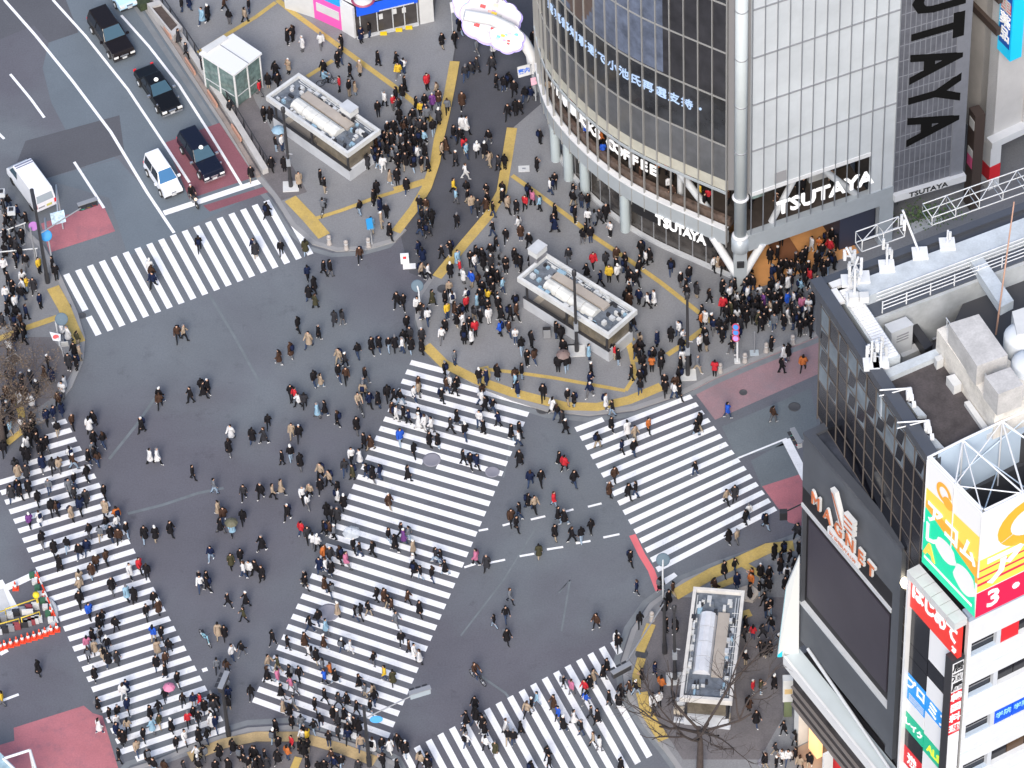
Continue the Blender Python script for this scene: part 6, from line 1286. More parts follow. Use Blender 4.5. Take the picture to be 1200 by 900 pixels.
# ================= people =================
# positions of the people read off the square: four lists of rows, each entry x y clothing-code (quarter pixels of the photograph)
CROWD = {
(0,0): "850 10k 885 0n 945 70c 972 55c 1050 10m 1072 70k 1145 60t 1165 20k 835 165d 870 225d 1175 795k 945 300d 1075 490d",
(1,0): "145 165k 170 150k 215 195w 303 185w 400 190k 490 155n 530 130k 570 265k 655 260k 690 300w 665 320y 800 375r 380 270k 395 250d 315 305k 440 325k 485 310t 90 325k 150 300t 55 370k 100 370k 15 405r 390 385r 435 405k 462 400t 600 455w 695 385k 570 500k 640 470r 655 440k 685 420k 670 490k 750 475k 790 465k 825 460v 845 410t 855 450m 895 485g 770 500y 795 510n 800 530g 855 540d 735 540k 670 535k 965 460m 870 180k 955 110k 1000 95k 930 175k 1035 205g 1110 205w 980 330d 1005 310d 1035 290d 1105 290d 1125 370k 1160 380k 1185 365k 1180 510k 965 570w 985 575w 925 610k 955 620k 890 670m 870 690t 975 665r 985 690c 1090 630k 1035 685w 1070 690k 1095 735t 935 730d 980 790w 1135 755w 1165 750k 925 860y 985 870k 1080 885k 1155 885k 645 590k 690 590m 720 560d 755 580d 790 600k 830 590k 615 600k 600 640k 635 650k 665 650g 700 650k 740 650k 785 640c 765 640k 560 660m 590 680d 615 690k 650 700g 690 700k 725 700k 755 710w 790 700k 505 725p 520 750w 545 720d 575 720k 595 760w 640 720g 665 745w 700 745k 735 755k 775 760k 805 760k 570 750k 625 820t 660 820k 705 860k 565 875k 300 820k 320 860k 200 835t 70 755k 35 525k 65 530k 90 665k 120 660w 130 760k 700 570k 730 620k 770 590d 660 620k 740 700k 680 660d 620 650k",
(2,0): "100 165k 10 400k 85 425n 60 430k 15 490k 35 490k 130 630k 115 760k 200 840c 180 865w 75 885k 285 885k 325 870d 345 860d",
(0,1): "700 340w 710 370m 715 405n 930 230k 1195 260d 830 650m 860 645t 940 890k 970 895k 15 335w 70 310k 120 320k 180 335y 245 330k 260 370k 35 395k 55 440k 25 470w 105 395w 105 435w 120 420y 155 430d 185 500n 95 470k 70 510w 75 560k 120 555n 95 590m 75 640k 110 640k 110 670k 65 690k 40 720w 290 640w 315 660w 360 680e 345 730k 370 745t 320 790d 355 790k 220 785k 205 840m 240 850n 300 885w 25 130k 60 150d 20 200k 80 80n 40 100d 120 120k 100 200k 50 230k 60 850m 100 870d 140 860d 30 860d 15 60k 35 30k 70 240d 90 280k 20 270k 45 500k 10 600d 30 540k 60 600d",
(1,1): "50 75k 10 250n 115 250k 230 245e 485 65k 550 20k 580 55n 610 80k 585 125t 540 150c 625 175c 765 45k 795 50m 775 100k 800 100d 825 110k 765 155k 795 150k 805 165d 940 120k 935 5c 1010 45t 1040 60d 1055 65m 1085 25k 1085 60k 990 10k 1155 20k 1180 50t 485 280m 315 340w 345 345k 240 365n 270 420k 245 460k 275 495e 365 575d 402 575d 195 610k 245 680t 290 640k 105 760m 160 730m 385 755t 415 770d 475 730k 540 705k 575 695k 620 695k 650 695k 385 835w 420 845m 270 860k 300 865t 510 850k 500 890c 760 250n 780 285n 775 355t 805 355w 870 270k 910 255k 910 360k 945 305c 955 345r 1005 305k 1030 280k 1025 320w 1065 320k 1100 270k 1125 240k 1135 270g 1110 165k 1170 195k 1170 335k 970 385w 1010 400b 1040 400m 905 440t 825 490e 885 485k 920 490w 660 495k 690 500k 755 515w 770 545k 785 560d 805 575w 705 600k 690 670k 685 705w 720 655d 725 705k 775 660d 775 710k 895 550y 985 475w 985 515r 930 540m 960 550k 940 590k 970 595w 1035 500c 1000 610k 1025 630r 975 640k 1010 670w 975 670k 1050 570k 1085 530k 1090 570w 1085 480y 1130 490k 1100 420w 1060 440k 1110 450k 1155 430c 1085 390k 1110 370k 1140 370g 1130 395k 1050 480k 1135 520k 1060 520k 870 660w 885 620k 1145 630b 1185 630m 930 765g 885 815k 905 880w 940 880k 1045 855k 1080 860n 1130 840k 760 885m 1190 560k 1150 560k 1020 560d 1100 320d 1060 290k",
(2,1): "20 60k 60 40r 95 20p 130 45c 30 140w 40 180m 80 215k 200 85k 195 125k 200 145n 285 20k 325 30d 355 30k 295 100k 355 110w 385 110w 410 110d 440 90k 460 165w 345 170k 330 200k 345 205k 20 310k 10 290k 40 330k 90 320k 265 290d 350 360k 380 310r 415 395n 440 310d 455 375y 490 290m 490 340k 495 370w 530 310k 530 340k 545 380k 560 400k 605 260k 600 320k 595 350k 585 400k 550 440w 550 455k 645 290k 625 300w 745 345w 595 480n 635 500w 665 490w 550 500m 535 490k 790 400k 815 430k 820 460k 830 380k 865 450d 925 480k 945 330w 965 320t 990 340m 985 440k 1025 440d 1045 430k 1075 400v 1065 430d 1100 430k 1130 420k 1160 460w 1020 470w 1055 490w 1000 500k 990 520r 1025 540e 1045 530k 1080 500k 1105 470w 1120 500k 1150 490g 1180 500v 1005 560k 1055 570w 1085 545k 1110 550k 1140 540k 1170 540k 1040 600k 970 620k 995 640k 985 660k 1155 590e 1180 590k 1165 610k 1035 690n 1030 720k 1060 660k 905 580w 890 560k 885 590o 935 600k 945 620n 905 660k 880 700w 910 700k 15 500k 20 555m 205 640k 230 660k 15 665w 45 715k 90 685w 70 770k 105 760m 45 830k 15 850m 15 880c 215 800k 255 800k 360 740c 370 820k 365 870n 455 730k 480 740r 497 765c 520 660k 545 640k 570 610w 600 690t 600 720w 595 760k 615 790k 655 760k 655 800o 620 830k 700 770k 680 680n 745 660k 780 630w 800 670w 795 710k 560 840k 600 860k 800 770w 790 800k 830 790k 870 800g 785 850k 715 885k 765 890m 950 820r 1010 600k 1070 610d 1100 580k 1060 520k 1130 570d 1190 560k 1090 420d 1150 510k 700 800k 640 770k 580 740k 240 720k",
(3,1): "10 290k 45 280k 205 235w 240 240o 275 210m 255 270k 300 190k 320 150w 290 250r 130 310k 160 300k 60 340k 20 370n 50 370k 105 380w 195 385r 190 350k 250 330k 290 300k 320 230k 260 370k 220 360k 170 400k 150 430c 95 420w 130 430k 45 440w 15 440k 70 410k 60 470k 90 500b 120 490w 150 500k 160 520p 190 530w 200 470g 180 470k 210 500k 60 520k 40 540k 90 570w 120 600k 145 590k 180 580k 175 560w 200 600k 30 600w 150 630k 10 540t 170 360k 110 340k 85 340k 140 350d 15 700k 95 735k 75 740w 65 800k 165 790o 310 320k 230 420k 5 480k 30 500k 110 540k 140 560d 175 620k 205 560k 200 640k 75 600k 10 580k 230 300k 280 340k",
(0,2): "745 40k 745 65m 890 40k 950 15k 660 180k 700 325w 735 325w 1080 215w 1070 285k 1180 230k 900 400k 1000 465g 1140 495d 1020 570t 1045 600m 1030 650k 1085 660c 1135 610k 675 690k 725 690k 795 665k 985 780n 1080 815e 1125 790k 1140 860w 1165 850w 1195 850k 965 895k 930 895w 435 150k 415 180w 435 240k 480 250k 430 290g 410 325k 440 320k 455 335m 335 160m 265 195k 215 140n 250 130n 285 100n 270 60m 290 20w 145 190k 120 210k 160 220k 145 70w 100 180w 120 260w 195 280k 215 265k 185 300k 110 310k 125 320k 70 375d 80 400t 120 400d 195 360n 245 370d 275 365t 325 315w 340 350m 405 410k 345 435k 80 465k 90 490k 50 500c 130 470k 225 465g 320 470g 175 520k 240 565k 265 570m 485 490k 490 570t 400 520d 345 500d 375 560n 330 590t 545 605o 545 640w 495 640k 135 625v 180 610w 415 675k 465 685g 515 685k 555 700m 590 670k 195 720k 250 755k 310 740k 370 770k 405 750n 450 820m 495 800m 275 830k 425 860m 650 835r 605 860w 685 865k 370 895t 30 100d 10 150d 45 190c 60 60m 90 60w 30 40m 15 290k 170 10d 110 30m 140 240k 170 250k 150 160k 20 200k 50 130k 80 20d 15 80d",
(1,2): "160 20k 180 40r 225 65d 195 60w 285 110c 320 100k 380 150k 55 160k 35 230d 165 205t 200 215k 470 180k 500 20t 530 60n 570 60k 615 30k 645 40k 675 50k 635 100m 655 125w 690 120k 715 140n 740 30w 760 10t 870 40k 930 5k 915 10m 1060 20m 1055 50w 1075 85k 1110 85k 760 130k 760 160w 790 170w 820 175w 910 180w 940 140k 1045 150w 1065 185k 1135 150n 980 210k 1195 215k 675 235b 740 295k 810 245k 850 250k 970 330k 1005 345k 1035 350n 120 330k 160 315k 205 350k 505 255k 535 260m 445 320w 485 330w 415 380d 450 400e 515 395k 545 410k 580 400n 710 405k 300 400t 340 430t 300 460k 20 490k 75 490t 115 470t 380 480k 380 510w 410 540w 215 505w 250 485t 240 535w 330 580k 355 595k 380 600d 620 535m 145 590k 210 665r 240 690d 315 660k 340 665m 365 680g 265 720w 285 730w 455 740k 485 760k 315 780o 345 790d 390 785k 395 800p 295 835n 325 840w 350 850k 620 695k 650 735k 680 675k 690 700v 715 690c 735 750t 545 760k 840 790d 865 795k 885 845k 735 815w 740 850k 770 870k 825 880k 25 735k 1030 800p 1080 825c 1195 610m 225 895k 0 860k",
(2,2): "25 15n 145 35k 190 90w 210 115k 235 145w 250 185k 260 50k 290 60k 365 20n 440 75w 470 100k 600 5k 720 10k 760 20w 785 25k 10 220k 30 240w 35 335k 85 430n 135 425k 220 335k 245 360r 290 430k 75 535k 105 550t 195 525r 215 595k 245 610k 200 680k 280 695k 325 695k 370 655k 10 600k 20 640k 125 770e 555 800k 465 170k 540 200w 575 215t 640 180o 400 250k 515 275n 570 285w 865 190w 880 170k 860 380k 480 410m 455 480m 545 490c 580 480k 1010 110b 1005 515t 1045 500p 1110 580w 1095 610k 1190 630k 1015 700k 1055 700t 995 860k 1045 840k 1125 890o 1165 870k",
(3,2): "25 130m 75 760k 60 810k 105 800k 145 760k 90 880w 5 880k 140 680d 125 840k 60 850k 30 780k",
(0,3): "370 30t 370 95k 520 30k 415 150b 480 180k 460 205k 590 65c 625 80k 720 90k 740 135m 685 155k 540 215k 465 260g 430 270k 405 300p 440 320t 500 310k 455 330t 410 355p 505 375k 545 370d 440 445k 715 260b 755 255k 735 325t 790 315k 775 375m 730 390k 770 430k 830 470k 590 510n 575 530w 455 585k 510 635k 550 625p 595 595n 770 545k 855 565k 905 570n 935 565r 740 605k 700 625k 745 665e 545 670w 595 690t 545 715n 575 745k 560 730k 460 690w 710 690c 670 730k 800 690k 555 830k 640 790t 690 830k 825 770k 865 745w 880 660r 930 580k 965 590k 1015 580k 1000 600d 905 630k 930 650k 985 650k 1010 680n 990 670w 930 740k 970 745k 175 420k 5 560y 935 20w 970 25k 1065 100k 1150 95k 1140 170e 1020 245t 1050 250k 1085 345w 1130 330k 1015 405g 1060 410m 1060 500k 1050 530k 1070 540n 1065 590k 1175 535k 1090 790k 1025 815k 920 820w 955 825w 925 865k 1125 830k 1010 890k 1070 885k 1145 860k 1165 870k 720 885k 770 890m 930 885k 1195 830k 1195 880k 860 890d",
(1,3): "230 15k 320 25m 350 50k 380 145t 290 185k 250 215k 325 220c 565 75k 600 85m 620 105k 635 120m 710 85m 765 140k 465 160k 490 155k 525 140k 655 190g 75 280k 145 300k 225 290m 315 295m 245 335w 280 360k 310 405g 400 310k 440 315w 550 375k 680 280k 715 320m 740 340w 765 365w 600 440y 640 465e 55 390t 100 400e 50 450k 100 460p 155 440k 200 445k 345 425o 320 460b 370 455k 160 490p 185 510g 115 525k 175 580w 125 600t 155 615k 320 550k 480 480k 510 520g 545 530t 555 560k 385 570d 425 560k 470 605k 535 600k 275 595k 360 630k 380 650d 410 635k 440 670w 460 680k 430 710k 480 690k 430 740n 385 720d 490 775t 545 785w 590 780k 625 785w 680 780k 700 795k 660 760k 165 665k 210 670g 270 695k 300 665k 340 760w 90 695k 225 720k 240 740y 215 740w 165 770r 145 820o 80 750k 105 780k 205 790k 240 790k 225 810k 100 840k 40 840k 10 840k 20 870k 50 870d 355 845m 400 860w 365 870n 595 865k 660 885k 480 885d 320 885k 290 890k 240 870k 770 850t 800 850k 805 880w 1115 195k 1170 165k 1175 270k 1190 80w 1025 580k 985 655k 1030 640w 1060 680k 1070 700k 980 715k 985 760w 1075 770w 1120 795e 1170 690w 1180 740k",
(2,3): "585 40n 695 25k 735 95k 755 50m 715 135k 395 200m 600 195w 500 300k 490 280w 725 220k 765 225k 445 405k 425 435k 380 455t 365 485k 240 480k 278 510p 340 510r 345 560b 115 560c 90 590k 70 615t 195 580m 215 630b 290 650w 240 680k 325 700k 370 630w 400 645k 455 560k 500 570k 510 530k 550 510m 580 515w 610 455k 670 430n 700 500o 660 580w 690 570w 665 620w 380 750t 408 775w 165 820k 175 860k 40 695k 5 745k 510 870k 90 890k 1095 380k 1130 510r 1165 510e 1145 660k 1055 15n 1120 15o 1160 50k 1180 20k 1115 70k 950 40m 1095 220k 1130 255r 1090 260d 1175 250w 1165 330k 1185 340k 1190 150k 1185 100k 1190 860k 1110 590m",
(3,3): "5 30k 80 30k 10 140k 15 220k 10 330k 50 300k 30 490k 75 705k 125 755k 35 800d 65 840w 95 840w 130 830k 195 860k 40 860k 275 870k 10 860k 150 870t",
}
import re
pts = []
for (cx, cy), s in CROWD.items():
    for x, y, c in re.findall(r'(-?\d+) (-?\d+)([a-z])', s):
        pts.append((cx * 300 + int(x) / 4, cy * 225 + int(y) / 4, c))
# clothing colours
CC = {'k': ('black', (.012, .011, .013)), 'd': ('dark grey', (.028, .028, .033)), 'g': ('grey', (.12, .13, .15)), 'w': ('white', (.56, .56, .57)), 'b': ('bright blue', (.02, .08, .42)), 'n': ('navy', (.010, .016, .045)),
      'r': ('red', (.42, .025, .035)), 'y': ('yellow', (.55, .37, .04)), 'o': ('orange', (.40, .12, .035)), 't': ('beige', (.30, .235, .175)), 'p': ('pink', (.40, .13, .22)), 'c': ('light blue', (.22, .36, .47)), 'e': ('olive', (.048, .045, .026)), 'm': ('brown', (.050, .028, .020)), 'v': ('purple', (.13, .045, .18))}
CK = list(CC)
MCOAT = {k: mat('cloth_' + v[0].replace(' ', '_'), v[1], .9, var=.12, scale=.2, spec=.12) for k, v in CC.items()}
TR = {'b': ('black trousers', (.014, .014, .016)), 'j': ('blue jeans', (.035, .055, .11)), 'g': ('grey trousers', (.13, .13, .14)), 'l': ('pale jeans', (.26, .34, .44)), 'k': ('beige trousers', (.34, .28, .21)), 'w': ('white trousers', (.58, .58, .58))}
MTR = {k: mat('trousers_' + k, v[1], .9, spec=.12) for k, v in TR.items()}
MHAIR = [mat('hair_black', (.007, .006, .006), .6, spec=.2), mat('hair_brown', (.04, .02, .012), .6, spec=.2), mat('hat_white', (.62, .62, .60), .8), mat('hat_grey', (.13, .13, .14), .8)]
HN = ['', 'brown hair', 'white hat', 'grey hat']
MSK = mat('skin', (.50, .30, .21), .55); MSH = [mat('shoes_black', (.015, .015, .015), .6), mat('shoes_white', (.68, .68, .68), .6)]
MEYE = mat('eye_dark', (.02, .012, .01), .3)
def body_mesh(name, walk, fingers, arms=0.0, seated=False):
    """one continuous skinned body facing +y; walk = half stride, arms = swing"""
    V, R, Ed = [], [], []
    def a(p, r, par=None):
        V.append(p); R.append(r if isinstance(r, tuple) else (r, r)); i = len(V) - 1
        if par is not None: Ed.append((par, i))
        return i
    hz = 0 if not seated else -.0
    pel = a((0, 0, .95), (.135, .10)); sp = a((0, .0, 1.12), (.12, .088), pel); ch = a((0, .005, 1.31), (.145, .10), sp); nb = a((0, 0, 1.43), (.075, .06), ch)
    nk = a((0, .01, 1.49), .048, nb); hd = a((0, .015, 1.575), (.074, .086), nk); tp = a((0, .01, 1.655), (.062, .07), hd)
    a((0, .105, 1.565), .016, hd)
    for s in (-1, 1):
        sh = a((s * .165, 0, 1.385), .055, ch); sw = arms * s
        if seated: el = a((s * .21, .16, 1.2), .042, sh); wr = a((s * .2, .36, 1.06), .030, el)
        elif arms > .5: el = a((s * .20, .03, 1.13), .042, sh); wr = a((s * .10, .25, 1.2), .028, el)
        else: el = a((s * .215, sw * .5 - .02, 1.13), .043, sh); wr = a((s * .225, sw * 1.4 + .05, .90), .028, el)
        wv = Vector(V[wr]); dv = (wv - Vector(V[el])).normalized(); pm = wv + dv * .075; pa = a(tuple(pm), (.034, .020), wr)
        if fingers:
            side = Vector((0, 1, 0)) - dv * dv.y; side.normalize(); inn = Vector((-s, 0, 0))
            for k, L in enumerate((.062, .072, .068, .052)):
                b = pm + side * (.030 - .019 * k) + dv * .02; i1 = a(tuple(b + dv * .018), .0095, pa); i2 = a(tuple(b + dv * (.018 + L * .5) + inn * .006), .0085, i1); a(tuple(b + dv * (.018 + L * .9) + inn * .022), .0075, i2)
            b = wv + dv * .03 + side * .030; i1 = a(tuple(b), .011, wr); a(tuple(b + side * .022 + dv * .035 + inn * .012), .009, i1)
    for s in (-1, 1):
        hp = a((s * .085, 0, .87), .088, pel)
        if seated: kn = a((s * .12, .38, .80 if s > 0 else .70), .06, hp); an = a((s * .12, .30, .40 if s > 0 else .26), .038, kn)
        else:
            st = walk * s; kn = a((s * .085, st * .55 + .04 * (walk > 0), .49 + (.03 if st < 0 and walk else 0)), .056, hp); an = a((s * .085, st * (1.0 if st > 0 else 1.25), .09 + (.06 if st < 0 and walk > .1 else 0)), .037, kn)
        p = V[an]; a((p[0], p[1] + .15, max(.028, p[2] - .065)), (.038, .028), an); a((p[0], p[1] - .04, max(.03, p[2] - .055)), .032, an)
    me = bpy.data.meshes.new(name + '_rig'); me.from_pydata(V, Ed, []); me.update()
    o = bpy.data.objects.new('rig', me); COL.objects.link(o); md = o.modifiers.new('s', 'SKIN'); md.use_smooth_shade = True
    for i, r in enumerate(R):
        sv = me.skin_vertices[0].data[i]; sv.radius = r; sv.use_root = (i == 0)
    if fingers: sb = o.modifiers.new('u', 'SUBSURF'); sb.levels = 1; sb.render_levels = 1
    bpy.context.view_layer.update(); ev = o.evaluated_get(bpy.context.evaluated_depsgraph_get()); out = bpy.data.meshes.new_from_object(ev)
    bpy.data.objects.remove(o); bpy.data.meshes.remove(me); out.name = name
    vs = [v.co.copy() for v in out.vertices]; fs = [tuple(p.vertices) for p in out.polygons]; ms = []
    for f in fs:
        c = sum((vs[i] for i in f), Vector((0, 0, 0))) / len(f)
        arm = abs(c.x) > .17 and not (c.z < .86 and not seated)
        hand = (abs(c.x) > .17 and c.z < .90 and c.z > .70 and not seated and arms <= .5) or (arms > .5 and c.y > .20 and c.z > 1.05) or (seated and c.y > .34 and c.z > .98)
        lo = (.085 if not seated else .33)
        if c.z > 1.475 or hand: ms.append(0)
        elif c.z < lo or (walk and c.z < .16 and not seated and c.y < -.12): ms.append(3)
        elif c.z < .93 and not arm or (seated and c.z < .95 and c.y > .1): ms.append(2)
        else: ms.append(1)
    return vs, fs, ms
def coat_from(vs, fs, ms, off, zcut, hem=None, flare=.02, walk=0):
    """clothing shell: the dressed faces pushed outward, plus a hanging skirt part for long coats"""
    n = [Vector((0, 0, 0)) for _ in vs]
    for f in fs:
        a, b, c = vs[f[0]], vs[f[1]], vs[f[2]]; nn = (b - a).cross(c - a)
        for i in f: n[i] += nn
    idx = {}; V = []; F = []
    for f, m in zip(fs, ms):
        c = sum((vs[i] for i in f), Vector((0, 0, 0))) / len(f)
        if (m == 1 or (m == 2 and c.z > zcut)) and c.z < 1.47:
            ff = []
            for i in f:
                if i not in idx:
                    idx[i] = len(V); nv = n[i].normalized() if n[i].length else Vector((0, 0, 1)); V.append(vs[i] + nv * off)
                ff.append(idx[i])
            F.append(tuple(ff))
    if hem:
        k0 = len(V); seg = 12
        for z, rx, ry in ((1.12, .155, .12), (.95, .175, .145), ((.95 + hem) / 2, .19 + flare, .165 + walk * .3), (hem, .21 + flare * 2, .18 + walk * .45)):
            V += [Vector((rx * cos(2 * pi * k / seg) * (1 + .05 * (k % 2)), ry * sin(2 * pi * k / seg), z)) for k in range(seg)]
        for r_ in range(3):
            for k in range(seg):
                a, b = k0 + r_ * seg + k, k0 + r_ * seg + (k + 1) % seg; F.append((a, a + seg, b + seg, b))
    return V, F
def hair_from(vs, fs, long=False, hat=False):
    m = MB(); seg = 12; c = Vector((0, -.008, 1.60)); V = []; F = []
    for i in range(6):
        th = radians(8 + i * (20 if not hat else 17)); r = .102 + (.008 if hat else 0)
        for k in range(seg):
            ph = 2 * pi * k / seg; d = Vector((sin(th) * cos(ph) * .88, sin(th) * sin(ph), cos(th))); front = max(0, sin(ph)) * (i >= 3) ; z = c.z + d.z * r + front * .045 * (i - 2)
            V.append(Vector((c.x + d.x * r, c.y + d.y * r, z)))
    for i in range(5):
        for k in range(seg): a, b = i * seg + k, i * seg + (k + 1) % seg; F.append((a, a + seg, b + seg, b))
    F.append(tuple(range(seg)))
    if long:
        k0 = len(V)
        for z, rx, ry in ((1.62, .095, .10), (1.50, .10, .095), (1.38, .085, .075)):
            V += [Vector((rx * cos(pi + pi * k / 6), -.01 + ry * sin(pi + pi * k / 6) * 1.05 - (.03 if z < 1.45 else 0), z)) for k in range(7)]
        for r_ in range(2):
            for k in range(6): a = k0 + r_ * 7 + k; F.append((a, a + 7, a + 8, a + 1))
    return V, F
POSES = [(.0, .06), (.19, .10), (.26, .14), (.13, -.08), (.0, .9), (.22, -.12)]
def mk(nm, V, F, ms=None, mats=()):
    me = bpy.data.meshes.new(nm); me.from_pydata([tuple(v) for v in V], [], F)
    for m in mats: me.materials.append(m)
    if ms: me.polygons.foreach_set('material_index', ms)
    me.polygons.foreach_set('use_smooth', [True] * len(F)); me.update(); return me
HI = []; LO = []
EYES = []
for i, (wk, ar) in enumerate(POSES):
    for fg, L in ((True, HI), (False, LO)):
        vs, fs, ms = body_mesh('person', wk, fg, ar)
        if fg:
            for sx in (-1, 1):
                k0 = len(vs); cx = sx * .032; vs += [Vector((cx + dx * .011, .098, 1.592 + dz * .006)) for dx, dz in ((-1, -1), (1, -1), (1, 1), (-1, 1))]; fs.append((k0, k0 + 3, k0 + 2, k0 + 1)); ms.append(4)
        L.append(dict(body=(vs, fs, ms), coats=[coat_from(vs, fs, ms, .022, .82), coat_from(vs, fs, ms, .050, .78), coat_from(vs, fs, ms, .026, .86, .52, .02, wk * .6)], me=None))
HAIRS = [hair_from(None, None), hair_from(None, None, True), hair_from(None, None, False, True)]
PACK = MB(); PACK.box((0, -.20, 1.22), (.28, .15, .42)); PACK.box((0, -.285, 1.14), (.2, .04, .2))
BMESH = [mk('person', *h['body'], mats=(MSK, MCOAT['d'], MTR['b'], MSH[0], MEYE)) for h in HI]
CMESH = [[mk('coat', *c, mats=(MCOAT['k'],)) for c in h['coats']] for h in HI]
HMESH = [mk('hair', *h, mats=(MHAIR[0],)) for h in HAIRS]
PMESH = mk('backpack', PACK.v, PACK.f, mats=(MCOAT['k'],))
for k_ in range(len(PMESH.polygons)): PMESH.polygons[k_].use_smooth = False
def slot(o, i, m):
    o.material_slots[i].link = 'OBJECT'; o.material_slots[i].material = m
# zones for wording, by plan polygon
def inpoly(p, poly):
    c = False; n = len(poly)
    for i in range(n):
        a, b = poly[i], poly[(i + 1) % n]
        if (a[1] > p[1]) != (b[1] > p[1]) and p[0] < (b[0] - a[0]) * (p[1] - a[1]) / (b[1] - a[1]) + a[0]: c = not c
    return c
ZN = [('left crossing', [(0,480),(88,480),(160,640),(245,800),(272,858),(150,895),(110,800),(0,590)]),
      ('diagonal crossing', [(482,420),(628,472),(512,735),(455,865),(295,830),(300,800),(400,600)]),
      ('bottom crossing', [(470,890),(705,755),(735,790),(770,885),(760,910),(470,910)]),
      ('right crossing', [(668,500),(815,455),(925,610),(780,680)]), ('far crossing', [(70,322),(335,230),(370,300),(115,395)]),
      ('bottom pavement', [(170,900),(186,886),(290,852),(385,862),(470,900),(470,960),(170,960)]),
      ('right lower plaza', [(925,632),(800,680),(740,745),(735,810),(800,905),(1000,960),(1000,640)]),
      ('left pavement', K3), ('left plaza', PV1), ('central plaza', [(505,320),(490,370),(522,430),(640,482),(745,480),(880,420),(950,394),(1000,300),(640,100),(602,149)]),
      ('side street', [(470,290),(530,60),(545,-40),(650,-40),(640,120),(602,150),(505,330)])]
def zone(x, y):
    for n, p in ZN:
        if inpoly((x, y), p): return n
    return 'open road' if x > 260 or y < 500 else 'road at left' 
rr = random.Random(21)
PEOPLE = []
seen = []
for x, y, c in pts:
    p = P(x, y, 1.1); 
    bad = any((p.x - q.x) ** 2 + (p.y - q.y) ** 2 < .30 ** 2 for q in seen)
    if bad: p = p + Vector((rr.choice((-.35, .35)), rr.choice((-.3, .3)), 0))
    seen.append(p)
    if c in 'wcp' and rr.random() < .22: c = rr.choice('kkdg')
    z = zone(x, y + 7); dk = c in 'kdmen'
    d = dict(x=x, y=y, c=c, p=p, zone=z, pose=rr.choice([0, 4, 3, 0]) if z in ('central plaza', 'left plaza', 'left pavement', 'bottom pavement', 'right lower plaza') and rr.random() < .6 else rr.choice([1, 2, 3, 5, 1, 2]),
             coat=rr.choice([0, 0, 1, 2, 2]) if c not in 'byorp' else rr.choice([0, 1]), tr=rr.choice('bbbbbbjjglkb' if c != 'w' else 'bbbjjgw'), hair=rr.choice([0, 0, 0, 1, 1]), hc=rr.choice([0] * 9 + [1, 1, 2, 3]), shoe=rr.choice([0, 0, 1]), pack=rr.random() < .12, s=rr.gauss(.955, .045),
             top=0)
    hd = {'left crossing': 20, 'diagonal crossing': 70, 'bottom crossing': -60, 'right crossing': 55, 'far crossing': -20}.get(z)
    d['rz'] = radians((hd + rr.gauss(0, 22) + (180 if rr.random() < .5 else 0)) if hd is not None and rr.random() < .85 else rr.uniform(0, 360)) if hd is not None or True else 0
    if d['hc'] >= 2: d['hair'] = 2
    d['z'] = .13 if z in ('bottom pavement', 'right lower plaza', 'left pavement', 'left plaza', 'central plaza') else .014
    PEOPLE.append(d)
# the 300 that show largest: the nearest to the camera, within the frame
PEOPLE.sort(key=lambda d: (_C - d['p']).length)
NEAR = [d for d in PEOPLE if d['y'] < 893 and d['x'] > 3][:300]; near_ids = {id(d) for d in NEAR}
FAR = [d for d in PEOPLE if id(d) not in near_ids]
KN = {0: 'short jacket', 1: 'padded jacket', 2: 'long coat'}
def base(d):
    s = CC[d['c']][0] + ' ' + KN[d['coat']] + ', ' + TR[d['tr']][0]
    if d['pack']: s += ', backpack'
    elif d['hc']: s += ', ' + HN[d['hc']]
    return s
WHERE = {'left crossing': 'on left crossing', 'diagonal crossing': 'on diagonal crossing', 'bottom crossing': 'on bottom crossing', 'right crossing': 'on right crossing', 'far crossing': 'on upper left crossing', 'open road': 'on the open road', 'road at left': 'on road at left',
         'bottom pavement': 'on bottom pavement', 'right lower plaza': 'by the lower right kiosk', 'left pavement': 'on left pavement', 'left plaza': 'on left plaza', 'central plaza': 'on central plaza', 'side street': 'in the side street'}
from collections import defaultdict
grp = defaultdict(list)
for d in PEOPLE: grp[(base(d), d['zone'])].append(d)
ORD = ['', 'first', 'second', 'third', 'fourth', 'fifth', 'sixth', 'seventh', 'eighth', 'ninth', 'tenth', 'eleventh', 'twelfth', 'thirteenth', 'fourteenth', 'fifteenth', 'sixteenth', 'seventeenth', 'eighteenth', 'nineteenth', 'twentieth']
zy = defaultdict(list)
for d in PEOPLE: zy[d['zone']].append(d['y'])
zq = {z: sorted(v) for z, v in zy.items()}
sets = []
for (b, z), L in grp.items():
    if len(L) <= 3: sets.append((b, WHERE[z], L)); continue
    v = zq[z]; c1, c2 = v[len(v) // 3], v[2 * len(v) // 3]
    for nm, f in (('far part of', lambda y: y < c1), ('middle of', lambda y: c1 <= y < c2), ('near part of', lambda y: y >= c2)):
        K = [d for d in L if f(d['y'])]
        if K: sets.append((b, WHERE[z].replace('on the', 'on').replace('in the', 'on').replace('by the', 'on').replace('on ', nm + ' '), K))
for b, wz, L in sets:
    L.sort(key=lambda d: PJ(d['p'])[0]); n = len(L)
    for i, d in enumerate(L):
        if n == 1: d['label'] = 'person in ' + b + ', ' + wz
        elif n == 2: d['label'] = ('left' if i == 0 else 'right') + ' of two in ' + b + ', ' + wz
        else: d['label'] = ('leftmost' if i == 0 else 'rightmost' if i == n - 1 else ORD[i + 1] + ' from left') + (' in ' if i in (0, n - 1) else ', ') + b + ', ' + wz
for d in PEOPLE:
    if len(d['label'].replace(',', '').split()) > 16: d['label'] = d['label'].replace('padded jacket', 'anorak').replace('short jacket', 'jacket')
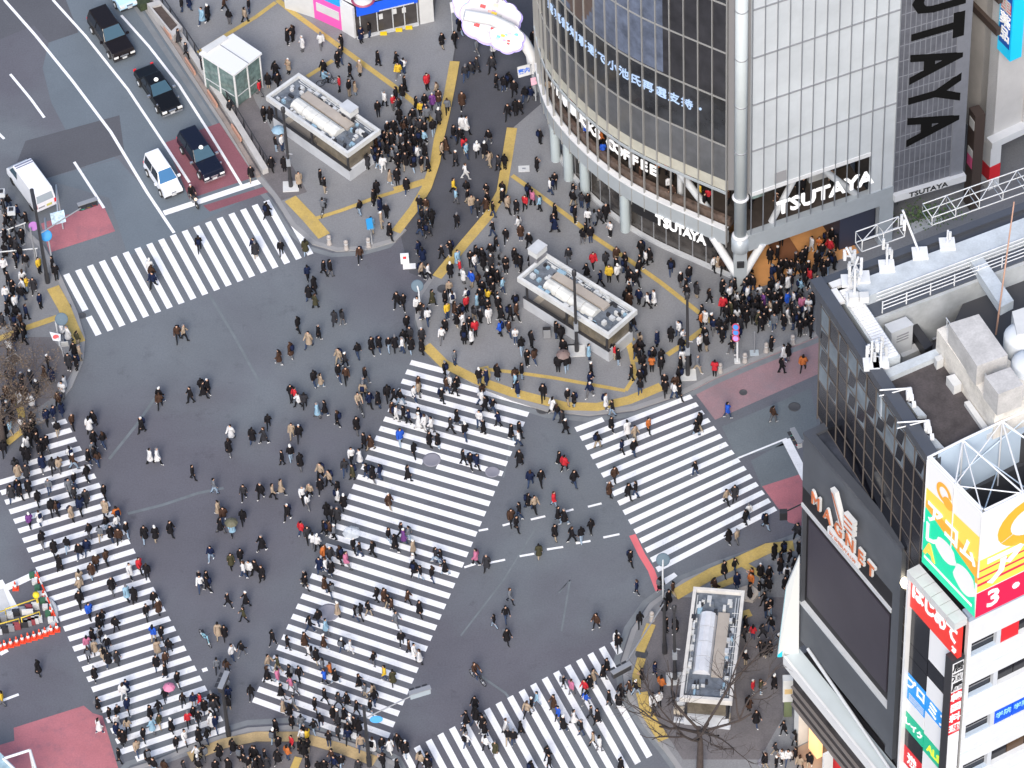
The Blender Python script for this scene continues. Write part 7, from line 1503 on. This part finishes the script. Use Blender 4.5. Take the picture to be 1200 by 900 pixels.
def make_person(d):
    o = bpy.data.objects.new('person', BMESH[d['pose']]); COL.objects.link(o); o.location = (d['p'].x, d['p'].y, d['z']); o.rotation_euler = (0, 0, d['rz']); o.scale = (d['s'],) * 3
    slot(o, 1, MCOAT['d' if d['c'] in 'kw' else d['c']]); slot(o, 2, MTR[d['tr']]); slot(o, 3, MSH[d['shoe']])
    tag(o, d['label'], 'person', 'people crossing and waiting at the square')
    c = bpy.data.objects.new('coat' if d['coat'] == 2 else 'jacket', CMESH[d['pose']][d['coat']]); COL.objects.link(c); c.parent = o; slot(c, 0, MCOAT[d['c']])
    h = bpy.data.objects.new('hat' if d['hc'] >= 2 else 'hair', HMESH[d['hair']]); COL.objects.link(h); h.parent = o; slot(h, 0, MHAIR[d['hc']])
    if d['pack']:
        k = bpy.data.objects.new('backpack', PMESH); COL.objects.link(k); k.parent = o; slot(k, 0, MCOAT['k' if d['c'] not in 'kd' else 'g'])
    return o
for d in NEAR: make_person(d)
# everybody farther off: one object
CM = list(MCOAT.values()) + list(MTR.values()) + MHAIR + [MSK] + MSH; ix = {m.name: i for i, m in enumerate(CM)}
def crowd(name, L):
    V = []; F = []; M = []
    for d in L:
        mx = Matrix.Translation((d['p'].x, d['p'].y, d['z'])) @ Matrix.Rotation(d['rz'], 4, 'Z') @ Matrix.Diagonal((d['s'],) * 3 + (1,))
        h = LO[d['pose']]; cm = [MSK, MCOAT['d' if d['c'] in 'kw' else d['c']], MTR[d['tr']], MSH[d['shoe']]]
        for (vs, fs), mf in ((h['body'][:2], [ix[cm[k].name] for k in h['body'][2]]), (h['coats'][d['coat']], ix[MCOAT[d['c']].name]), (HAIRS[d['hair']], ix[MHAIR[d['hc']].name])) + (((([p for p in PACK.v], PACK.f), ix[MCOAT['n'].name]),) if d['pack'] else ()):
            k0 = len(V); V += [tuple(mx @ Vector(v)) for v in vs]; F += [tuple(k0 + i for i in f) for f in fs]; M += mf if isinstance(mf, list) else [mf] * len(fs)
    me = bpy.data.meshes.new(name); me.from_pydata(V, [], F)
    for m in CM: me.materials.append(m)
    me.polygons.foreach_set('material_index', M); me.polygons.foreach_set('use_smooth', [True] * len(F)); me.update()
    o = bpy.data.objects.new(name, me); COL.objects.link(o); o['kind'] = 'stuff'; return o
# guests in the first-floor cafe and shoppers on the warm entrance floor join the far crowd
for i in range(1, 20):
    for k in range(2):
        p = ARC[i].lerp(IN[i], rr.uniform(.16, .75)); FAR.append(dict(p=Vector((p.x + rr.uniform(-.4, .4), p.y, 0)), c=rr.choice('kkkwrbtmyow'), z=5.62, pose=0, coat=0, tr='b', hair=0, hc=0, shoe=0, pack=False, s=rr.uniform(.85, 1), rz=rr.uniform(0, 6)))
for i in range(14):
    q = RF[0].lerp(RF[12], rr.uniform(.02, .75)) - rn * rr.uniform(.5, 7 if i % 2 else 2.8); FAR.append(dict(p=Vector((q.x, q.y, 0)), c=rr.choice('kkkwmto'), z=.16 if i % 2 else 5.66, pose=0, coat=0, tr='b', hair=0, hc=0, shoe=0, pack=False, s=1, rz=rr.uniform(0, 6)))
crowd('distant_crowd', FAR)
# riders: seated bodies
svs, sfs, sms = body_mesh('person', 0, True, .1, seated=True); SB = mk('person', svs, sfs, sms, (MSK, MCOAT['d'], MTR['b'], MSH[0])); SC = mk('jacket', *coat_from(svs, sfs, sms, .03, .9), mats=(MCOAT['k'],))
def rider(x, y, z, hd, c, tr, lab, hc=0, back=.28):
    b = P(x, y, z); o = bpy.data.objects.new('person', SB); COL.objects.link(o); o.location = (b.x - cos(hd) * back, b.y - sin(hd) * back, z); o.rotation_euler = (0, 0, hd - pi / 2); slot(o, 1, MCOAT[c]); slot(o, 2, MTR[tr]); tag(o, lab, 'person', 'people riding bicycles')
    k = bpy.data.objects.new('jacket', SC); COL.objects.link(k); k.parent = o; slot(k, 0, MCOAT[c]); h = bpy.data.objects.new('hair', HMESH[0]); COL.objects.link(h); h.parent = o; slot(h, 0, MHAIR[hc])
rider(560, 798, .02, radians(-50), 'm', 'j', 'cyclist in brown jacket on bicycle left of bottom crossing', 1)
rider(380, 248, .13, radians(75), 'g', 'b', 'cyclist in grey jacket by yellow line on left plaza')
rider(384, 100, .13, radians(10), 'c', 'b', 'cyclist in light blue jacket behind upper left kiosk')
rider(422, 482, .02, radians(-70), 't', 'g', 'cyclist in beige jacket in crowd left of diagonal crossing')
rider(227, 238, .0, atan2(lane.y, lane.x), 'k', 'b', 'motorcyclist in black jacket with white helmet at the stop line', 2, .25)
# umbrellas and a flag
def umbrella(x, y, z, r, mt, lab):
    c = P(x, y, z); t = thing('umbrella', lab, 'umbrella', (c.x, c.y, z - .9), 'umbrellas'); m_ = MB(); m_.lathe([(.03, .26), (r * .45, .20), (r * .8, .09), (r, -.03)], (c.x, c.y, z), 8); m_.f = m_.f[:-2]; m_.m = m_.m[:-2]; m_.smooth = [False] * len(m_.f); m_.build('canopy', mt, t)
    m_ = MB(); m_.tube([(c.x, c.y, z - .85), (c.x, c.y, z + .32)], .015, 0, 6); m_.build('shaft', dark, t)
    for k in range(8): m_ = MB(); a = 2 * pi * k / 8; m_.tube([(c.x, c.y, z + .2), (c.x + cos(a) * r * .97, c.y + sin(a) * r * .97, z - .03)], .008, 0, 4); m_.build('rib', grey, t)
umbrella(412, 624, 1.95, .62, mat('clear_plastic', (.62, .66, .70), .15, alpha=.55), 'clear see through umbrella at left edge of diagonal crossing'); umbrella(326, 152, 1.95, .5, mat('umbrella_bluegrey', (.22, .34, .44), .5), 'blue grey umbrella beside the upper left kiosk')
umbrella(271, 612, 1.95, .46, mat('umbrella_olive', (.10, .095, .06), .6), 'dark olive umbrella on open road between left and diagonal crossings'); umbrella(198, 805, 1.9, .42, mat('umbrella_pink', (.50, .17, .28), .5), 'pink umbrella over lower end of left crossing'); umbrella(660, 415, 1.95, .5, mat('umbrella_brown', (.17, .12, .11), .5), 'brown umbrella below the middle kiosk')
b = P(74, 412, 1.3); t = thing('flag', 'white flag with red disc held at the left pavement corner', 'flag', (b.x, b.y, .12)); MB().tube([(b.x, b.y, .6), (b.x - .2, b.y + .1, 2.7)], .02).build('pole', lgrey, t)
q = [P(58, 389, 2.2), P(71, 392, 2.2), P(71, 400, 2.0), P(62, 399, 2.0)]; m_ = MB(); m_.raw(q + [p + Vector((0, .03, 0)) for p in q], [(3, 2, 1, 0), (4, 5, 6, 7), (0, 1, 5, 4), (1, 2, 6, 5), (2, 3, 7, 6), (3, 0, 4, 7)]); m_.build('cloth', white, t)
m_ = MB(); cc_ = sum(q, Vector((0, 0, 0))) / 4 + Vector((0, -.02, .03)); m_.disc(cc_, (0, -.66, .75), .22, .03, sy=.7); m_.build('red_disc', red, t)
b = P(76, 400, 1.3); m_ = MB(); q = Matrix.Translation((b.x, b.y, 1.35)) @ Matrix.Rotation(radians(20), 4, 'X'); m_.box((0, -.25, 0), (.5, .04, .85), 0, q); m_.own('placard', offw, 'white placard with small writing beside the flag holder', 'placard')
finish()
